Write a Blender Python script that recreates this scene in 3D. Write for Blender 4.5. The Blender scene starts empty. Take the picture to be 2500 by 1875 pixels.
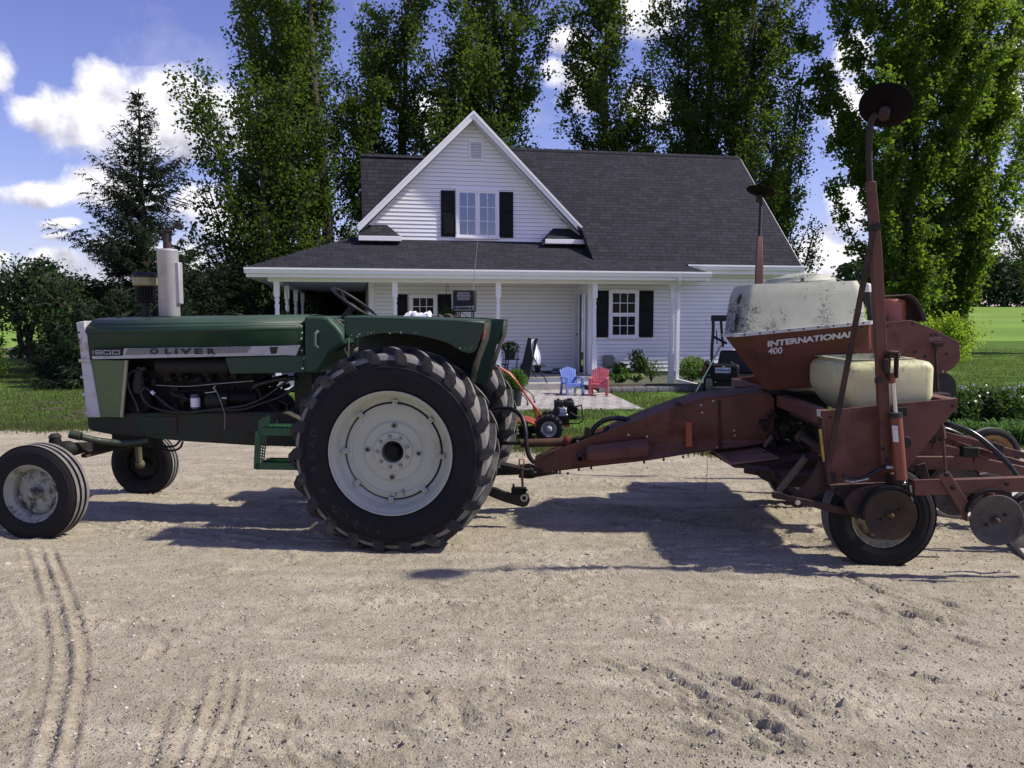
import bpy, math, random
import numpy as np
from mathutils import Vector, Matrix
R = math.radians
random.seed(7); rng = np.random.default_rng(7)
scene = bpy.context.scene
col = scene.collection

# ------------------------------------------------------------------ camera
F_PX, HOR, CAM_H = 2000.0, 770.0, 1.76          # focal length and horizon line for a 2500 px wide frame
PITCH = math.atan((937.5 - HOR) / F_PX)
cp, sp = math.cos(PITCH), math.sin(PITCH)
cd = bpy.data.cameras.new('camera'); cam = bpy.data.objects.new('camera', cd); col.objects.link(cam)
cam.location = (0, 0, CAM_H); cam.rotation_euler = (math.pi/2 - PITCH, 0, 0)
cd.sensor_fit = 'HORIZONTAL'; cd.sensor_width = 36; cd.lens = 36 * F_PX / 2500
cd.clip_start = .05; cd.clip_end = 3000
scene.camera = cam

def ray(px, py):
    u = (px-1250)/F_PX; v = (937.5-py)/F_PX
    return (u, cp + v*sp, v*cp - sp)

class Frame:
    """A thing's own upright frame: x along it, y across it (away from the road side), z up."""
    def __init__(s, ox, oy, yaw):
        s.ox, s.oy, s.yaw = ox, oy, yaw
        s.ex = (math.cos(yaw), math.sin(yaw)); s.ey = (-math.sin(yaw), math.cos(yaw))
    def loc(s, x, y):
        dx, dy = x-s.ox, y-s.oy
        return dx*s.ex[0]+dy*s.ex[1], dx*s.ey[0]+dy*s.ey[1]
    def w(s, x, y, z=0):
        return (s.ox + x*s.ex[0]+y*s.ey[0], s.oy + x*s.ex[1]+y*s.ey[1], z)
    def hit(s, p, lat):
        d = ray(*p)
        t = (lat + s.ox*s.ey[0] + s.oy*s.ey[1]) / (d[0]*s.ey[0]+d[1]*s.ey[1])
        x, y = s.loc(d[0]*t, d[1]*t)
        return (x, lat, CAM_H + d[2]*t)
    def hz(s, p, z=0):
        d = ray(*p); t = (z-CAM_H)/d[2]
        x, y = s.loc(d[0]*t, d[1]*t)
        return (x, y, z)
W0 = Frame(0, 0, 0)
def G(px, py, z=0): return W0.hz((px, py), z)
# measuring crops of the photograph: (x0, y0, scale)
def crop(x0, y0, s): return lambda x, y: (x0+x/s, y0+y/s)
qA = crop(0,500,3.16); qB = crop(0,950,3.16); qC = crop(600,650,3.16); qD = crop(600,900,3.16)
qE = crop(1100,800,3.16); qF = crop(1700,600,3.16); qG = crop(1800,950,3.16); qH = crop(1700,150,2.765)
qI = crop(580,250,3.687); qJ = crop(1150,250,2.765); qK = crop(1150,600,3.687); qM = crop(0,550,3.318); qN = crop(2200,600,3.318)
qR = crop(1750,650,5.53); qS = crop(1950,850,5.53); qT = crop(2150,1000,4.74); qU = crop(1780,1000,6.32); qV = crop(280,850,4.424); qW = crop(1200,850,6.637)

# ------------------------------------------------------------------ materials
def nt(m):
    m.use_nodes = True; t = m.node_tree; t.nodes.clear(); return t
def N(t, kind, **kw):
    n = t.nodes.new(kind)
    for k, v in kw.items():
        if k.startswith('i_'):
            key = k[2:]; key = int(key) if key.isdigit() else key.replace('_', ' ')
            n.inputs[key].default_value = v
        else: setattr(n, k, v)
    return n
def L(t, a, b): t.links.new(a, b)
def ramp(t, fac, stops):
    r = N(t, 'ShaderNodeValToRGB'); e = r.color_ramp.elements
    while len(e) < len(stops): e.new(.5)
    for el, (p, c) in zip(e, stops):
        el.position = p; el.color = (c, c, c, 1) if isinstance(c, (int, float)) else (*c, 1)
    L(t, fac, r.inputs[0]); return r.outputs[0]
def mixc(t, fac, a, b, blend='MIX'):
    m = N(t, 'ShaderNodeMix', data_type='RGBA', blend_type=blend)
    if isinstance(fac, (int, float)): m.inputs[0].default_value = fac
    else: L(t, fac, m.inputs[0])
    for v, k in ((a, 6), (b, 7)):
        if isinstance(v, tuple): m.inputs[k].default_value = (*v[:3], 1)
        else: L(t, v, m.inputs[k])
    return m.outputs[2]
def noise(t, vec, scale, detail=4, rough=.55, dist=0):
    n = N(t, 'ShaderNodeTexNoise', i_Scale=scale, i_Detail=detail, i_Roughness=rough, i_Distortion=dist)
    L(t, vec, n.inputs['Vector']); return n.outputs[0]
MATS = {}
def mat(name, c, rough=.55, metal=0, var=.18, vs=6, bump=0, bs=60, dirt=None, da=.5, ds=3, dlo=.5, coat=0, spec=.5, grain=0, dust=None, chips=None):
    """Painted or plain surface: base colour with slow variation, patches of dirt or rust, fine bump."""
    if name in MATS: return MATS[name]
    m = bpy.data.materials.new(name); t = nt(m); MATS[name] = m
    out = N(t, 'ShaderNodeOutputMaterial'); b = N(t, 'ShaderNodeBsdfPrincipled', i_Metallic=metal)
    L(t, b.outputs[0], out.inputs[0])
    tc = N(t, 'ShaderNodeTexCoord').outputs['Object']
    n1 = noise(t, tc, vs, 5)
    lo = tuple(x*(1-var) for x in c); hi = tuple(min(1, x*(1+var)) for x in c)
    cc = mixc(t, ramp(t, n1, [(.3, 0), (.7, 1)]), lo, hi)
    rr = ramp(t, n1, [(.3, max(0, rough-.08)), (.7, min(1, rough+.1))])
    if dirt:
        n2 = noise(t, tc, ds, 8, .68)
        f = ramp(t, n2, [(dlo, 0), (dlo+.12, da)])
        cc = mixc(t, f, cc, dirt)
        rr = mixc(t, f, rr, (.85, .85, .85))
    if grain:
        n3 = noise(t, tc, 180, 2)
        cc = mixc(t, grain, cc, ramp(t, n3, [(.35, 0.0), (.65, 1.0)]), 'OVERLAY')
    if chips:                                    # small flecks where the paint is gone
        n4 = noise(t, tc, chips[1], 3, .5); n5 = noise(t, tc, 1.7, 3, .6)
        md = N(t, 'ShaderNodeMath', operation='MULTIPLY_ADD'); L(t, n5, md.inputs[0]); md.inputs[1].default_value = .35; L(t, n4, md.inputs[2])
        cc = mixc(t, ramp(t, md.outputs[0], [(chips[2], 0), (chips[2]+.03, .9)]), cc, chips[0])
    if dust:                                     # dust settled on faces that look up
        g = N(t, 'ShaderNodeNewGeometry'); s = N(t, 'ShaderNodeSeparateXYZ'); L(t, g.outputs['Normal'], s.inputs[0])
        f = ramp(t, s.outputs[2], [(.35, 0), (.95, dust[1])])
        cc = mixc(t, f, cc, dust[0])
    L(t, cc, b.inputs['Base Color']); L(t, rr, b.inputs['Roughness'])
    b.inputs['Specular IOR Level'].default_value = spec
    if coat: b.inputs['Coat Weight'].default_value = coat; b.inputs['Coat Roughness'].default_value = .25
    if bump:
        nb = noise(t, tc, bs, 5, .6)
        bn = N(t, 'ShaderNodeBump', i_Strength=bump, i_Distance=.01); L(t, nb, bn.inputs['Height']); L(t, bn.outputs[0], b.inputs['Normal'])
    return m

# ------------------------------------------------------------------ meshes
class MB:
    def __init__(s): s.v = []; s.f = []; s.mi = []; s.cur = 0
    def add(s, vs, fs):
        o = len(s.v); s.v += [tuple(p) for p in vs]; s.f += [tuple(i+o for i in f) for f in fs]; s.mi += [s.cur]*len(fs); return s
    def box(s, x0, x1, y0, y1, z0, z1):
        return s.add([(x0,y0,z0),(x1,y0,z0),(x1,y1,z0),(x0,y1,z0),(x0,y0,z1),(x1,y0,z1),(x1,y1,z1),(x0,y1,z1)],
                     [(3,2,1,0),(4,5,6,7),(0,1,5,4),(1,2,6,5),(2,3,7,6),(3,0,4,7)])
    def prism(s, pts, y0, y1):
        """pts: (x, z) or hits (x, lat, z) seen from -y; extruded from y0 to y1."""
        p = [(q[0], q[-1]) for q in pts]; n = len(p)
        a = sum(p[i][0]*p[(i+1)%n][1]-p[(i+1)%n][0]*p[i][1] for i in range(n))
        if a < 0: p = p[::-1]
        vs = [(x, y0, z) for x, z in p] + [(x, y1, z) for x, z in p]
        fs = [tuple(range(n)), tuple(range(2*n-1, n-1, -1))] + [(i+n, (i+1) % n+n, (i+1) % n, i) for i in range(n)]
        fs = [fs[0], fs[1]] + [(i, i+n, (i+1) % n+n, (i+1) % n) for i in range(n)]
        return s.add(vs, fs)
    def loft(s, rings, closed=True, caps=True):
        n = len(rings[0]); vs = [p for r in rings for p in r]; fs = []
        for k in range(len(rings)-1):
            for i in range(n if closed else n-1):
                j = (i+1) % n
                fs.append((k*n+i, k*n+j, (k+1)*n+j, (k+1)*n+i))
        if caps and closed: fs += [tuple(range(n-1, -1, -1)), tuple((len(rings)-1)*n+i for i in range(n))]
        return s.add(vs, fs)
    def tube(s, pts, r, seg=8, cap=True):
        pts = [Vector(p) for p in pts]; n = len(pts)
        rs = r if isinstance(r, (list, tuple)) else [r]*n
        rings = []; up = None
        for i, p in enumerate(pts):
            d = (pts[min(i+1, n-1)]-pts[max(i-1, 0)])
            d = d.normalized() if d.length > 1e-9 else Vector((0, 0, 1))
            if up is None: up = d.orthogonal().normalized()
            else:
                up = up - d*up.dot(d); up = up.normalized() if up.length > 1e-6 else d.orthogonal().normalized()
            q = d.cross(up)
            rings.append([p+(up*math.cos(a)+q*math.sin(a))*rs[i] for a in [2*math.pi*k/seg for k in range(seg)]])
        return s.loft(rings, True, cap)
    def bar(s, p, q, w, h, up=(0, 0, 1)):
        """rectangular bar from p to q, w across, h in the up direction"""
        p, q = Vector(p), Vector(q); d = (q-p).normalized(); u = Vector(up); u = (u-d*u.dot(d)).normalized(); c = d.cross(u)
        rings = [[e+c*w/2*a+u*h/2*b for a, b in ((-1,-1),(1,-1),(1,1),(-1,1))] for e in (p, q)]
        return s.loft(rings)
    def lathe(s, prof, c=(0, 0, 0), axis='y', seg=32, a0=0, a1=2*math.pi):
        """prof: list of (radius, height along axis)"""
        full = abs(a1-a0-2*math.pi) < 1e-6; k = seg if full else seg+1
        vs = []
        for r, h in prof:
            for i in range(k):
                a = a0+(a1-a0)*i/seg; ca, sa = math.cos(a)*r, math.sin(a)*r
                v = {'y': (ca, h, sa), 'z': (ca, sa, h), 'x': (h, ca, sa)}[axis]
                vs.append((v[0]+c[0], v[1]+c[1], v[2]+c[2]))
        fs = []
        for j in range(len(prof)-1):
            for i in range(seg if full else seg):
                n = (i+1) % k
                fs.append((j*k+i, j*k+n, (j+1)*k+n, (j+1)*k+i))
        return s.add(vs, fs)
    def cyl(s, c, r, h, axis='z', seg=20):
        return s.lathe([(0, 0), (r, 0), (r, h), (0, h)], c, axis, seg)
    def ball(s, c, r, seg=12, sx=1, sy=1, sz=1):
        n0 = len(s.v); k = 8
        s.lathe([(r*math.sin(math.pi*i/k), -r*math.cos(math.pi*i/k)) for i in range(k+1)], (0, 0, 0), 'z', seg)
        s.v[n0:] = [(c[0]+x*sx, c[1]+y*sy, c[2]+z*sz) for x, y, z in s.v[n0:]]
        return s
    def mesh(s, name, uv=None):
        me = bpy.data.meshes.new(name); me.from_pydata(s.v, [], s.f); me.validate(); me.update(); return me
    def build(s, name, mats, parent=None, bevel=0, smooth=True, angle=32, solid=0, subd=0, seg=2, weld=False):
        me = bpy.data.meshes.new(name); me.from_pydata(s.v, [], s.f)
        mats = mats if isinstance(mats, (list, tuple)) else [mats]
        for m in mats: me.materials.append(m)
        if len(mats) > 1: me.polygons.foreach_set('material_index', s.mi)
        if weld:
            import bmesh
            bm = bmesh.new(); bm.from_mesh(me); bmesh.ops.remove_doubles(bm, verts=bm.verts, dist=1e-5); bmesh.ops.recalc_face_normals(bm, faces=bm.faces); bm.to_mesh(me); bm.free()
        me.update()
        if smooth:
            me.polygons.foreach_set('use_smooth', [True]*len(me.polygons))
            me.set_sharp_from_angle(angle=R(angle))
        o = bpy.data.objects.new(name, me); col.objects.link(o); o.parent = parent
        if solid: md = o.modifiers.new('solid', 'SOLIDIFY'); md.thickness = solid; md.offset = 0
        if bevel: md = o.modifiers.new('bevel', 'BEVEL'); md.width = bevel; md.segments = seg; md.limit_method = 'ANGLE'; md.angle_limit = R(35)
        if subd: md = o.modifiers.new('sub', 'SUBSURF'); md.levels = md.render_levels = subd
        return o
def npmesh(name, verts, faces, m, parent=None, smooth=False, mi=None):
    me = bpy.data.meshes.new(name); verts = np.asarray(verts, np.float32); faces = np.asarray(faces, np.int32)
    me.vertices.add(len(verts)); me.vertices.foreach_set('co', verts.ravel())
    k = faces.shape[1]; me.loops.add(faces.size); me.loops.foreach_set('vertex_index', faces.ravel())
    me.polygons.add(len(faces)); me.polygons.foreach_set('loop_start', np.arange(0, faces.size, k, dtype=np.int32))
    ms = m if isinstance(m, (list, tuple)) else [m]
    for x in ms: me.materials.append(x)
    if mi is not None: me.polygons.foreach_set('material_index', np.asarray(mi, np.int32))
    if smooth: me.polygons.foreach_set('use_smooth', np.ones(len(faces), bool))
    me.update(calc_edges=True)
    o = bpy.data.objects.new(name, me); col.objects.link(o); o.parent = parent
    return o
def tag(o, label=None, cat=None, group=None, kind=None):
    if label: o['label'] = label
    if cat: o['category'] = cat
    if group: o['group'] = group
    if kind: o['kind'] = kind
    return o
def thing(name, loc, yaw, label, cat, group=None):
    o = bpy.data.objects.new(name, None); col.objects.link(o); o.location = loc; o.rotation_euler = (0, 0, yaw)
    o.empty_display_size = .2
    return tag(o, label, cat, group)
def copy_tree(o, parent=None):
    kids = [c for c in bpy.data.objects if c.parent == o]
    c = o.copy(); col.objects.link(c); c.parent = parent
    for k in kids: copy_tree(k, c)
    return c
def uv_planar(o, ax, ay):
    me = o.data; uv = me.uv_layers.new(name='UVMap'); ax, ay = Vector(ax), Vector(ay)
    for l in me.loops:
        p = me.vertices[l.vertex_index].co; uv.data[l.index].uv = (p.dot(ax), p.dot(ay))
def arc(p, q, sag, n=10):
    """curve from p to q bulging by the vector sag"""
    p, q, s = Vector(p), Vector(q), Vector(sag)
    return [p.lerp(q, i/n)+s*(4*(i/n)*(1-i/n)) for i in range(n+1)]
def spline(pts, n=6):
    """Catmull-Rom through the points"""
    P = [Vector(p) for p in pts]; P = [P[0]*2-P[1]]+P+[P[-1]*2-P[-2]]; out = []
    for i in range(1, len(P)-2):
        for k in range(n):
            t = k/n; a, b, c, d = P[i-1:i+3]
            out.append(.5*((2*b)+(c-a)*t+(2*a-5*b+4*c-d)*t*t+(3*b-a-3*c+d)*t**3))
    return out+[P[-2]]
def text_mesh(mb, s, place, size, depth=.002, bold=0, sx=1.0, shear=0, spacing=1.0):
    """letters as raised mesh; place(u, v, w) maps text-plane coordinates to the thing's frame; returns width"""
    cu = bpy.data.curves.new('t', 'FONT'); cu.body = s; cu.size = size; cu.extrude = depth/2; cu.offset = bold; cu.shear = shear; cu.space_character = spacing
    o = bpy.data.objects.new('t', cu); col.objects.link(o); dg = bpy.context.evaluated_depsgraph_get()
    me = o.evaluated_get(dg).to_mesh(); vs = [(v.co.x*sx, v.co.y, v.co.z) for v in me.vertices]; fs = [tuple(p.vertices) for p in me.polygons]
    w = max([v[0] for v in vs]+[0]); o.evaluated_get(dg).to_mesh_clear(); bpy.data.objects.remove(o); bpy.data.curves.remove(cu)
    mb.add([place(*v) for v in vs], fs); return w
# ------------------------------------------------------------------ light and sky
SUN_EL, SUN_AZ = 47.0, 4.0        # sun to the right (+x), a little on the road side
sd = bpy.data.lights.new('sun', 'SUN'); sun = bpy.data.objects.new('sun', sd); col.objects.link(sun)
sd.energy = 3.2; sd.angle = R(1.3); sd.color = (1, .94, .83)
ce, se = math.cos(R(SUN_EL)), math.sin(R(SUN_EL))
sv = Vector((ce*math.cos(R(SUN_AZ)), -ce*math.sin(R(SUN_AZ)), se))
sun.rotation_euler = sv.to_track_quat('Z', 'Y').to_euler()
sun.location = (20, 0, 20)
wd = bpy.data.worlds.new("World"); scene.world = wd; wd.use_nodes = True
t = wd.node_tree; t.nodes.clear()
wo = N(t, 'ShaderNodeOutputWorld'); bg = N(t, 'ShaderNodeBackground'); L(t, bg.outputs[0], wo.inputs[0])
sky = N(t, 'ShaderNodeTexSky', sky_type='NISHITA', sun_disc=False, sun_elevation=R(SUN_EL), sun_rotation=R(90+SUN_AZ), altitude=500, air_density=1.1, dust_density=.8, ozone_density=2.2)
tc = N(t, 'ShaderNodeTexCoord')
sx = N(t, 'ShaderNodeSeparateXYZ'); L(t, tc.outputs['Generated'], sx.inputs[0])
def ma(op, a, b=None, c=None, clamp=False):
    n = N(t, 'ShaderNodeMath', operation=op, use_clamp=clamp)
    for i, v in enumerate((a, b, c)):
        if v is None: continue
        if isinstance(v, (int, float)): n.inputs[i].default_value = v
        else: L(t, v, n.inputs[i])
    return n.outputs[0]
ay = ma('MAXIMUM', ma('ABSOLUTE', sx.outputs[1]), .05)
U = ma('DIVIDE', sx.outputs[0], ay); V = ma('DIVIDE', sx.outputs[2], ay)
cb = N(t, 'ShaderNodeCombineXYZ'); L(t, U, cb.inputs[0]); L(t, V, cb.inputs[1])
wn = N(t, 'ShaderNodeTexNoise', i_Scale=7.0, i_Detail=3.0, i_Roughness=.55); L(t, cb.outputs[0], wn.inputs['Vector'])
ws = N(t, 'ShaderNodeSeparateColor'); L(t, wn.outputs['Color'], ws.inputs[0])
Uw = ma('ADD', U, ma('MULTIPLY', ma('SUBTRACT', ws.outputs[0], .5), .07))
Vw = ma('ADD', V, ma('MULTIPLY', ma('SUBTRACT', ws.outputs[1], .5), .05))
# cumulus in the sky, as directions (x/y, z/y) measured where they stand: centre, half width, half height
CL = [(-5,185,80,78),(270,205,85,60),(110,300,75,50),(250,300,150,95),(400,270,120,85),(530,290,130,95),(640,350,120,80),(600,300,100,75),(400,350,150,60),
      (130,475,100,30),(230,450,75,55),(320,470,100,45),(180,548,62,20),(150,582,38,13),(480,500,70,45),(540,540,70,50),(5,625,45,25),(400,640,120,60),(130,650,90,35),
      (1585,50,100,70),(1380,110,60,45),(1400,220,50,70),(1350,190,40,40),(1060,300,60,60),(760,270,40,60),
      (2050,170,60,55),(2030,300,50,80),(2450,110,70,90),(2460,260,60,70),(2490,560,50,45),(2000,640,130,90),(2450,640,120,40),(2080,520,80,60),(1560,280,60,50),(2250,660,150,50),(300,610,90,30)]
def field(dv):
    m = None; num = None; den = None
    for cx, cy, rx, ry in CL:
        cu_, cv_ = (cx-1250)/F_PX, (HOR-cy)/F_PX*1.0
        a = ma('MULTIPLY_ADD', Uw, F_PX/rx, -cu_*F_PX/rx); b = ma('MULTIPLY_ADD', Vw, F_PX/ry, -(cv_+dv)*F_PX/ry)
        d = ma('SUBTRACT', 1.0, ma('SQRT', ma('ADD', ma('MULTIPLY', a, a), ma('MULTIPLY', b, b))))
        m = d if m is None else ma('SMOOTH_MAX', m, d, .35)
        k = ma('MAXIMUM', ma('ADD', d, .35), .001); kb = ma('MULTIPLY', k, b)
        den = k if den is None else ma('ADD', den, k); num = kb if num is None else ma('ADD', num, kb)
    return m, ma('DIVIDE', num, den)
fd, hgt = field(0)
n1 = N(t, 'ShaderNodeTexNoise', i_Scale=11.0, i_Detail=10.0, i_Roughness=.62, i_Distortion=.15); L(t, cb.outputs[0], n1.inputs['Vector'])
n2 = N(t, 'ShaderNodeTexNoise', i_Scale=6.0, i_Detail=5.0, i_Roughness=.55); L(t, cb.outputs[0], n2.inputs['Vector'])
dens = ma('ADD', ma('ADD', fd, .12), ma('MULTIPLY', ma('SUBTRACT', n1.outputs[0], .5), 2.3))
hz_ = ma('MULTIPLY', ma('SUBTRACT', n2.outputs[0], .56), 3.0)          # thin scattered cloud away from the measured ones
dens = ma('MAXIMUM', dens, ma('MULTIPLY', hz_, .22))
alpha = ramp(t, dens, [(.0, 0), (.12, .22), (.42, .9), (.7, 1)])
# light from the upper right: thicker, lower parts of a cloud are greyer
cb2 = N(t, 'ShaderNodeCombineXYZ'); L(t, ma('ADD', U, .012), cb2.inputs[0]); L(t, ma('ADD', V, .018), cb2.inputs[1])
n3 = N(t, 'ShaderNodeTexNoise', i_Scale=13.0, i_Detail=6.0, i_Roughness=.55); L(t, cb.outputs[0], n3.inputs['Vector'])
n4 = N(t, 'ShaderNodeTexNoise', i_Scale=13.0, i_Detail=6.0, i_Roughness=.55); L(t, cb2.outputs[0], n4.inputs['Vector'])
sh = ma('MULTIPLY_ADD', ma('SUBTRACT', n3.outputs[0], n4.outputs[0]), 2.6, .62)
sh = ma('ADD', sh, ma('MULTIPLY', ma('MINIMUM', ma('MAXIMUM', hgt, -1.0), 1.0), .40))
ccol = mixc(t, ramp(t, sh, [(.15, 0), (.75, 1)]), (2.5, 2.5, 3.0), (5.1, 5.0, 5.2))
el = ramp(t, V, [(0, 1), (.10, .72), (.42, 0)])
skyc = mixc(t, 1.0, sky.outputs[0], mixc(t, el, (.56, .44, .68), (.60, .54, .72)), 'MULTIPLY')
L(t, mixc(t, alpha, skyc, ccol), bg.inputs[0]); bg.inputs[1].default_value = .128
vs_ = scene.view_settings; vs_.view_transform = 'Standard'; vs_.look = 'None'; vs_.gamma = 1; vs_.exposure = .80
scene.cycles.max_bounces = 6; scene.cycles.transparent_max_bounces = 8; scene.cycles.use_denoising = True
scene.cycles.diffuse_bounces = 3; scene.cycles.glossy_bounces = 3

# ------------------------------------------------------------------ ground
def gauss_noise(X, Y, scale, seed, octs=4):
    """cheap value noise on arrays"""
    out = np.zeros_like(X); amp = 1; r = np.random.default_rng(seed)
    for o in range(octs):
        T = r.random((256, 256)); x = X*scale*2**o; y = Y*scale*2**o
        xi = np.floor(x).astype(int); yi = np.floor(y).astype(int); fx = x-xi; fy = y-yi; fx = fx*fx*(3-2*fx); fy = fy*fy*(3-2*fy)
        a = T[xi % 256, yi % 256]; b = T[(xi+1) % 256, yi % 256]; c = T[xi % 256, (yi+1) % 256]; d = T[(xi+1) % 256, (yi+1) % 256]
        out += amp*((a*(1-fx)+b*fx)*(1-fy)+(c*(1-fx)+d*fx)*fy-.5); amp *= .5
    return out
def gravel_mat(name, c1, c2, c3):
    m = bpy.data.materials.new(name); t = nt(m); out = N(t, 'ShaderNodeOutputMaterial'); b = N(t, 'ShaderNodeBsdfPrincipled', i_Roughness=.95)
    b.inputs['Specular IOR Level'].default_value = .2
    L(t, b.outputs[0], out.inputs[0]); tc = N(t, 'ShaderNodeTexCoord').outputs['Object']
    big = noise(t, tc, .55, 5, .6); mid = noise(t, tc, 7, 6, .65); fine = noise(t, tc, 70, 4, .75); grit = noise(t, tc, 260, 2, .6)
    c = mixc(t, ramp(t, big, [(.35, 0), (.65, 1)]), c1, c2)
    c = mixc(t, ramp(t, mid, [(.42, 0), (.68, .8)]), c, c3)
    mp = N(t, 'ShaderNodeMapping'); mp.inputs['Rotation'].default_value = (0, 0, R(-20)); mp.inputs['Scale'].default_value = (.9, 3.6, 1); L(t, tc, mp.inputs[0]); st = noise(t, mp.outputs[0], 1.1, 6, .62, .8)
    c = mixc(t, ramp(t, st, [(.50, 0), (.66, .65)]), c, tuple(x*1.18 for x in c3)); c = mixc(t, ramp(t, st, [(.30, .5), (.44, 0)]), c, tuple(x*.74 for x in c1))
    c = mixc(t, ramp(t, fine, [(.34, .75), (.47, 0)]), c, tuple(x*.36 for x in c1))
    v = N(t, 'ShaderNodeTexVoronoi', i_Scale=48.0, feature='F1'); L(t, tc, v.inputs['Vector'])
    sc = N(t, 'ShaderNodeSeparateColor'); L(t, v.outputs['Color'], sc.inputs[0])
    peb = ramp(t, v.outputs['Distance'], [(.18, 1), (.36, 0)]); few = ramp(t, sc.outputs[0], [(.72, 0), (.76, 1)])
    mk = N(t, 'ShaderNodeMath', operation='MULTIPLY'); L(t, peb, mk.inputs[0]); L(t, few, mk.inputs[1])
    c = mixc(t, mk.outputs[0], c, mixc(t, sc.outputs[1], (.24, .22, .20), (.66, .62, .56)))
    c = mixc(t, .28, c, ramp(t, grit, [(.3, 0.0), (.7, 1.0)]), 'OVERLAY')
    L(t, c, b.inputs['Base Color'])
    h = N(t, 'ShaderNodeMath', operation='MULTIPLY_ADD'); L(t, mk.outputs[0], h.inputs[0]); h.inputs[1].default_value = .8; L(t, fine, h.inputs[2])
    h2 = N(t, 'ShaderNodeMath', operation='MULTIPLY_ADD'); L(t, mid, h2.inputs[0]); h2.inputs[1].default_value = 1.3; L(t, h.outputs[0], h2.inputs[2])
    bn = N(t, 'ShaderNodeBump', i_Strength=1.0, i_Distance=.018); L(t, h2.outputs[0], bn.inputs['Height']); L(t, bn.outputs[0], b.inputs['Normal'])
    return m
M_gravel = gravel_mat('gravel', (.350, .304, .218), (.425, .374, .275), (.51, .455, .345))
# base sheet to the horizon (bare soil), rising gently into the far field
gx = np.concatenate([np.linspace(-1500, -60, 12), np.linspace(-50, 50, 21), np.linspace(60, 1500, 12)])
gy = np.concatenate([np.linspace(-300, -20, 5), np.linspace(-10, 60, 15), np.linspace(70, 320, 26), np.linspace(400, 2500, 8)])
def rise(y): return np.where(y > 60, 4.6*np.clip((y-60)/205, 0, 1)**1.1, 0) - np.where(y > 270, (y-270)*.012, 0)
X, Y = np.meshgrid(gx, gy); Z = rise(Y)-.03
def gridfaces(nx, ny):
    i = np.arange(nx-1)[None, :]+np.arange(ny-1)[:, None]*nx; i = i.ravel(); return np.stack([i, i+1, i+nx+1, i+nx], 1)
M_soil = mat('soil', (.12, .10, .06), .95, var=.3, vs=.3, bump=.5, bs=6)
tag(npmesh('ground', np.stack([X.ravel(), Y.ravel(), Z.ravel()], 1), gridfaces(len(gx), len(gy)), M_soil, smooth=True), kind='structure')
# gravel yard: fine relief where it is seen close
gx = np.concatenate([np.linspace(-60, -8, 30)[:-1], np.linspace(-8, -4.6, 60)[:-1], np.linspace(-4.6, 5.6, 680)[:-1], np.linspace(5.6, 9, 60)[:-1], np.linspace(9, 60, 30)])
gy = np.concatenate([np.linspace(-30, 2, 20)[:-1], np.linspace(2, 7, 430)[:-1], np.linspace(7, 9.5, 120)[:-1], np.linspace(9.5, 15, 80)])
X, Y = np.meshgrid(gx, gy)
n_lo = gauss_noise(X, Y, .8, 1, 3); n_md = gauss_noise(X+9, Y+5, 5, 2, 4); n_hi = gauss_noise(X+3, Y+7, 26, 3, 3)
Z = .022*n_lo + .012*n_md + .006*n_hi
# ruts of lugged and ribbed tyres, scuffs from turning wheels
def rut(Z, pts, w, depth, ribs=0, lug=0, amp=1.7):
    P = np.array([G(*p)[:2] for p in pts]); 
    P = np.array([v[:2] for v in spline([(a, b, 0) for a, b in P], 8)])
    best = np.full(X.shape, 9.); side = np.zeros(X.shape); run = np.zeros(X.shape); acc = 0
    bx = (X > P[:, 0].min()-w*2) & (X < P[:, 0].max()+w*2) & (Y > P[:, 1].min()-w*2) & (Y < P[:, 1].max()+w*2)
    xs, ys = X[bx], Y[bx]; be = np.full(xs.shape, 9.); sd_ = np.zeros(xs.shape); rn = np.zeros(xs.shape)
    for a, b in zip(P[:-1], P[1:]):
        d = b-a; ln = np.hypot(*d); d = d/ln
        s_ = np.clip((xs-a[0])*d[0]+(ys-a[1])*d[1], 0, ln); qx = xs-a[0]-d[0]*s_; qy = ys-a[1]-d[1]*s_; dist = np.hypot(qx, qy)
        k = dist < be; be[k] = dist[k]; sd_[k] = (d[0]*qy-d[1]*qx)[k]; rn[k] = (acc+s_)[k]; acc += ln
    nz = gauss_noise(xs, ys, 6, 11, 3)
    e = np.clip(1-(be/w), 0, 1); prof = -depth*np.clip(e*2.2, 0, 1)**.7 + depth*.9*np.exp(-((be-w*1.12)/(w*.18))**2)
    if ribs: prof += depth*.8*np.cos(sd_/w*math.pi*ribs)*(be < w)
    if lug: prof += depth*.7*(np.sin((rn+np.abs(sd_)*.9)*2*math.pi/lug) > .1)*(be < w*.95)
    fade = np.clip(np.minimum(rn, acc-rn)/.35, 0, 1)
    Z[bx] += prof*fade*amp*(.85+.7*nz)
# long curved wheel tracks at the lower left: narrow grooves with cross cleats between them
for dx_ in (0, 62, 118): rut(Z, [(55+dx_*.55,1330),(100+dx_*.7,1500),(112+dx_*.8,1620),(90+dx_*.85,1740),(40+dx_,1900),(-10+dx_,2040)], .032, .008)
rut(Z, [(-60,1450),(10,1600),(0,1750),(-60,1960)], .13, .006, lug=.13)
rut(Z, [(75,1440),(120,1600),(110,1720),(60,1900)], .10, .004, lug=.10)
for dx_, dy_ in ((0, 0), (48, -20), (84, -30), (118, 10), (-62, 60)): rut(Z, [(500+dx_*.9,1640+dy_),(478+dx_,1730),(440+dx_,1840),(395+dx_,1960),(360+dx_, 2060)], .030, .009)
rut(Z, [(150,1590),(260,1556),(400,1560),(440,1590)], .10, .007, lug=.13); rut(Z, [(330,1560),(390,1585),(330,1650)], .05, .012)
rut(Z, [(230,1620),(300,1605),(360,1600)], .10, .008, lug=.09)
rS = random.Random(17)
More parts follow.
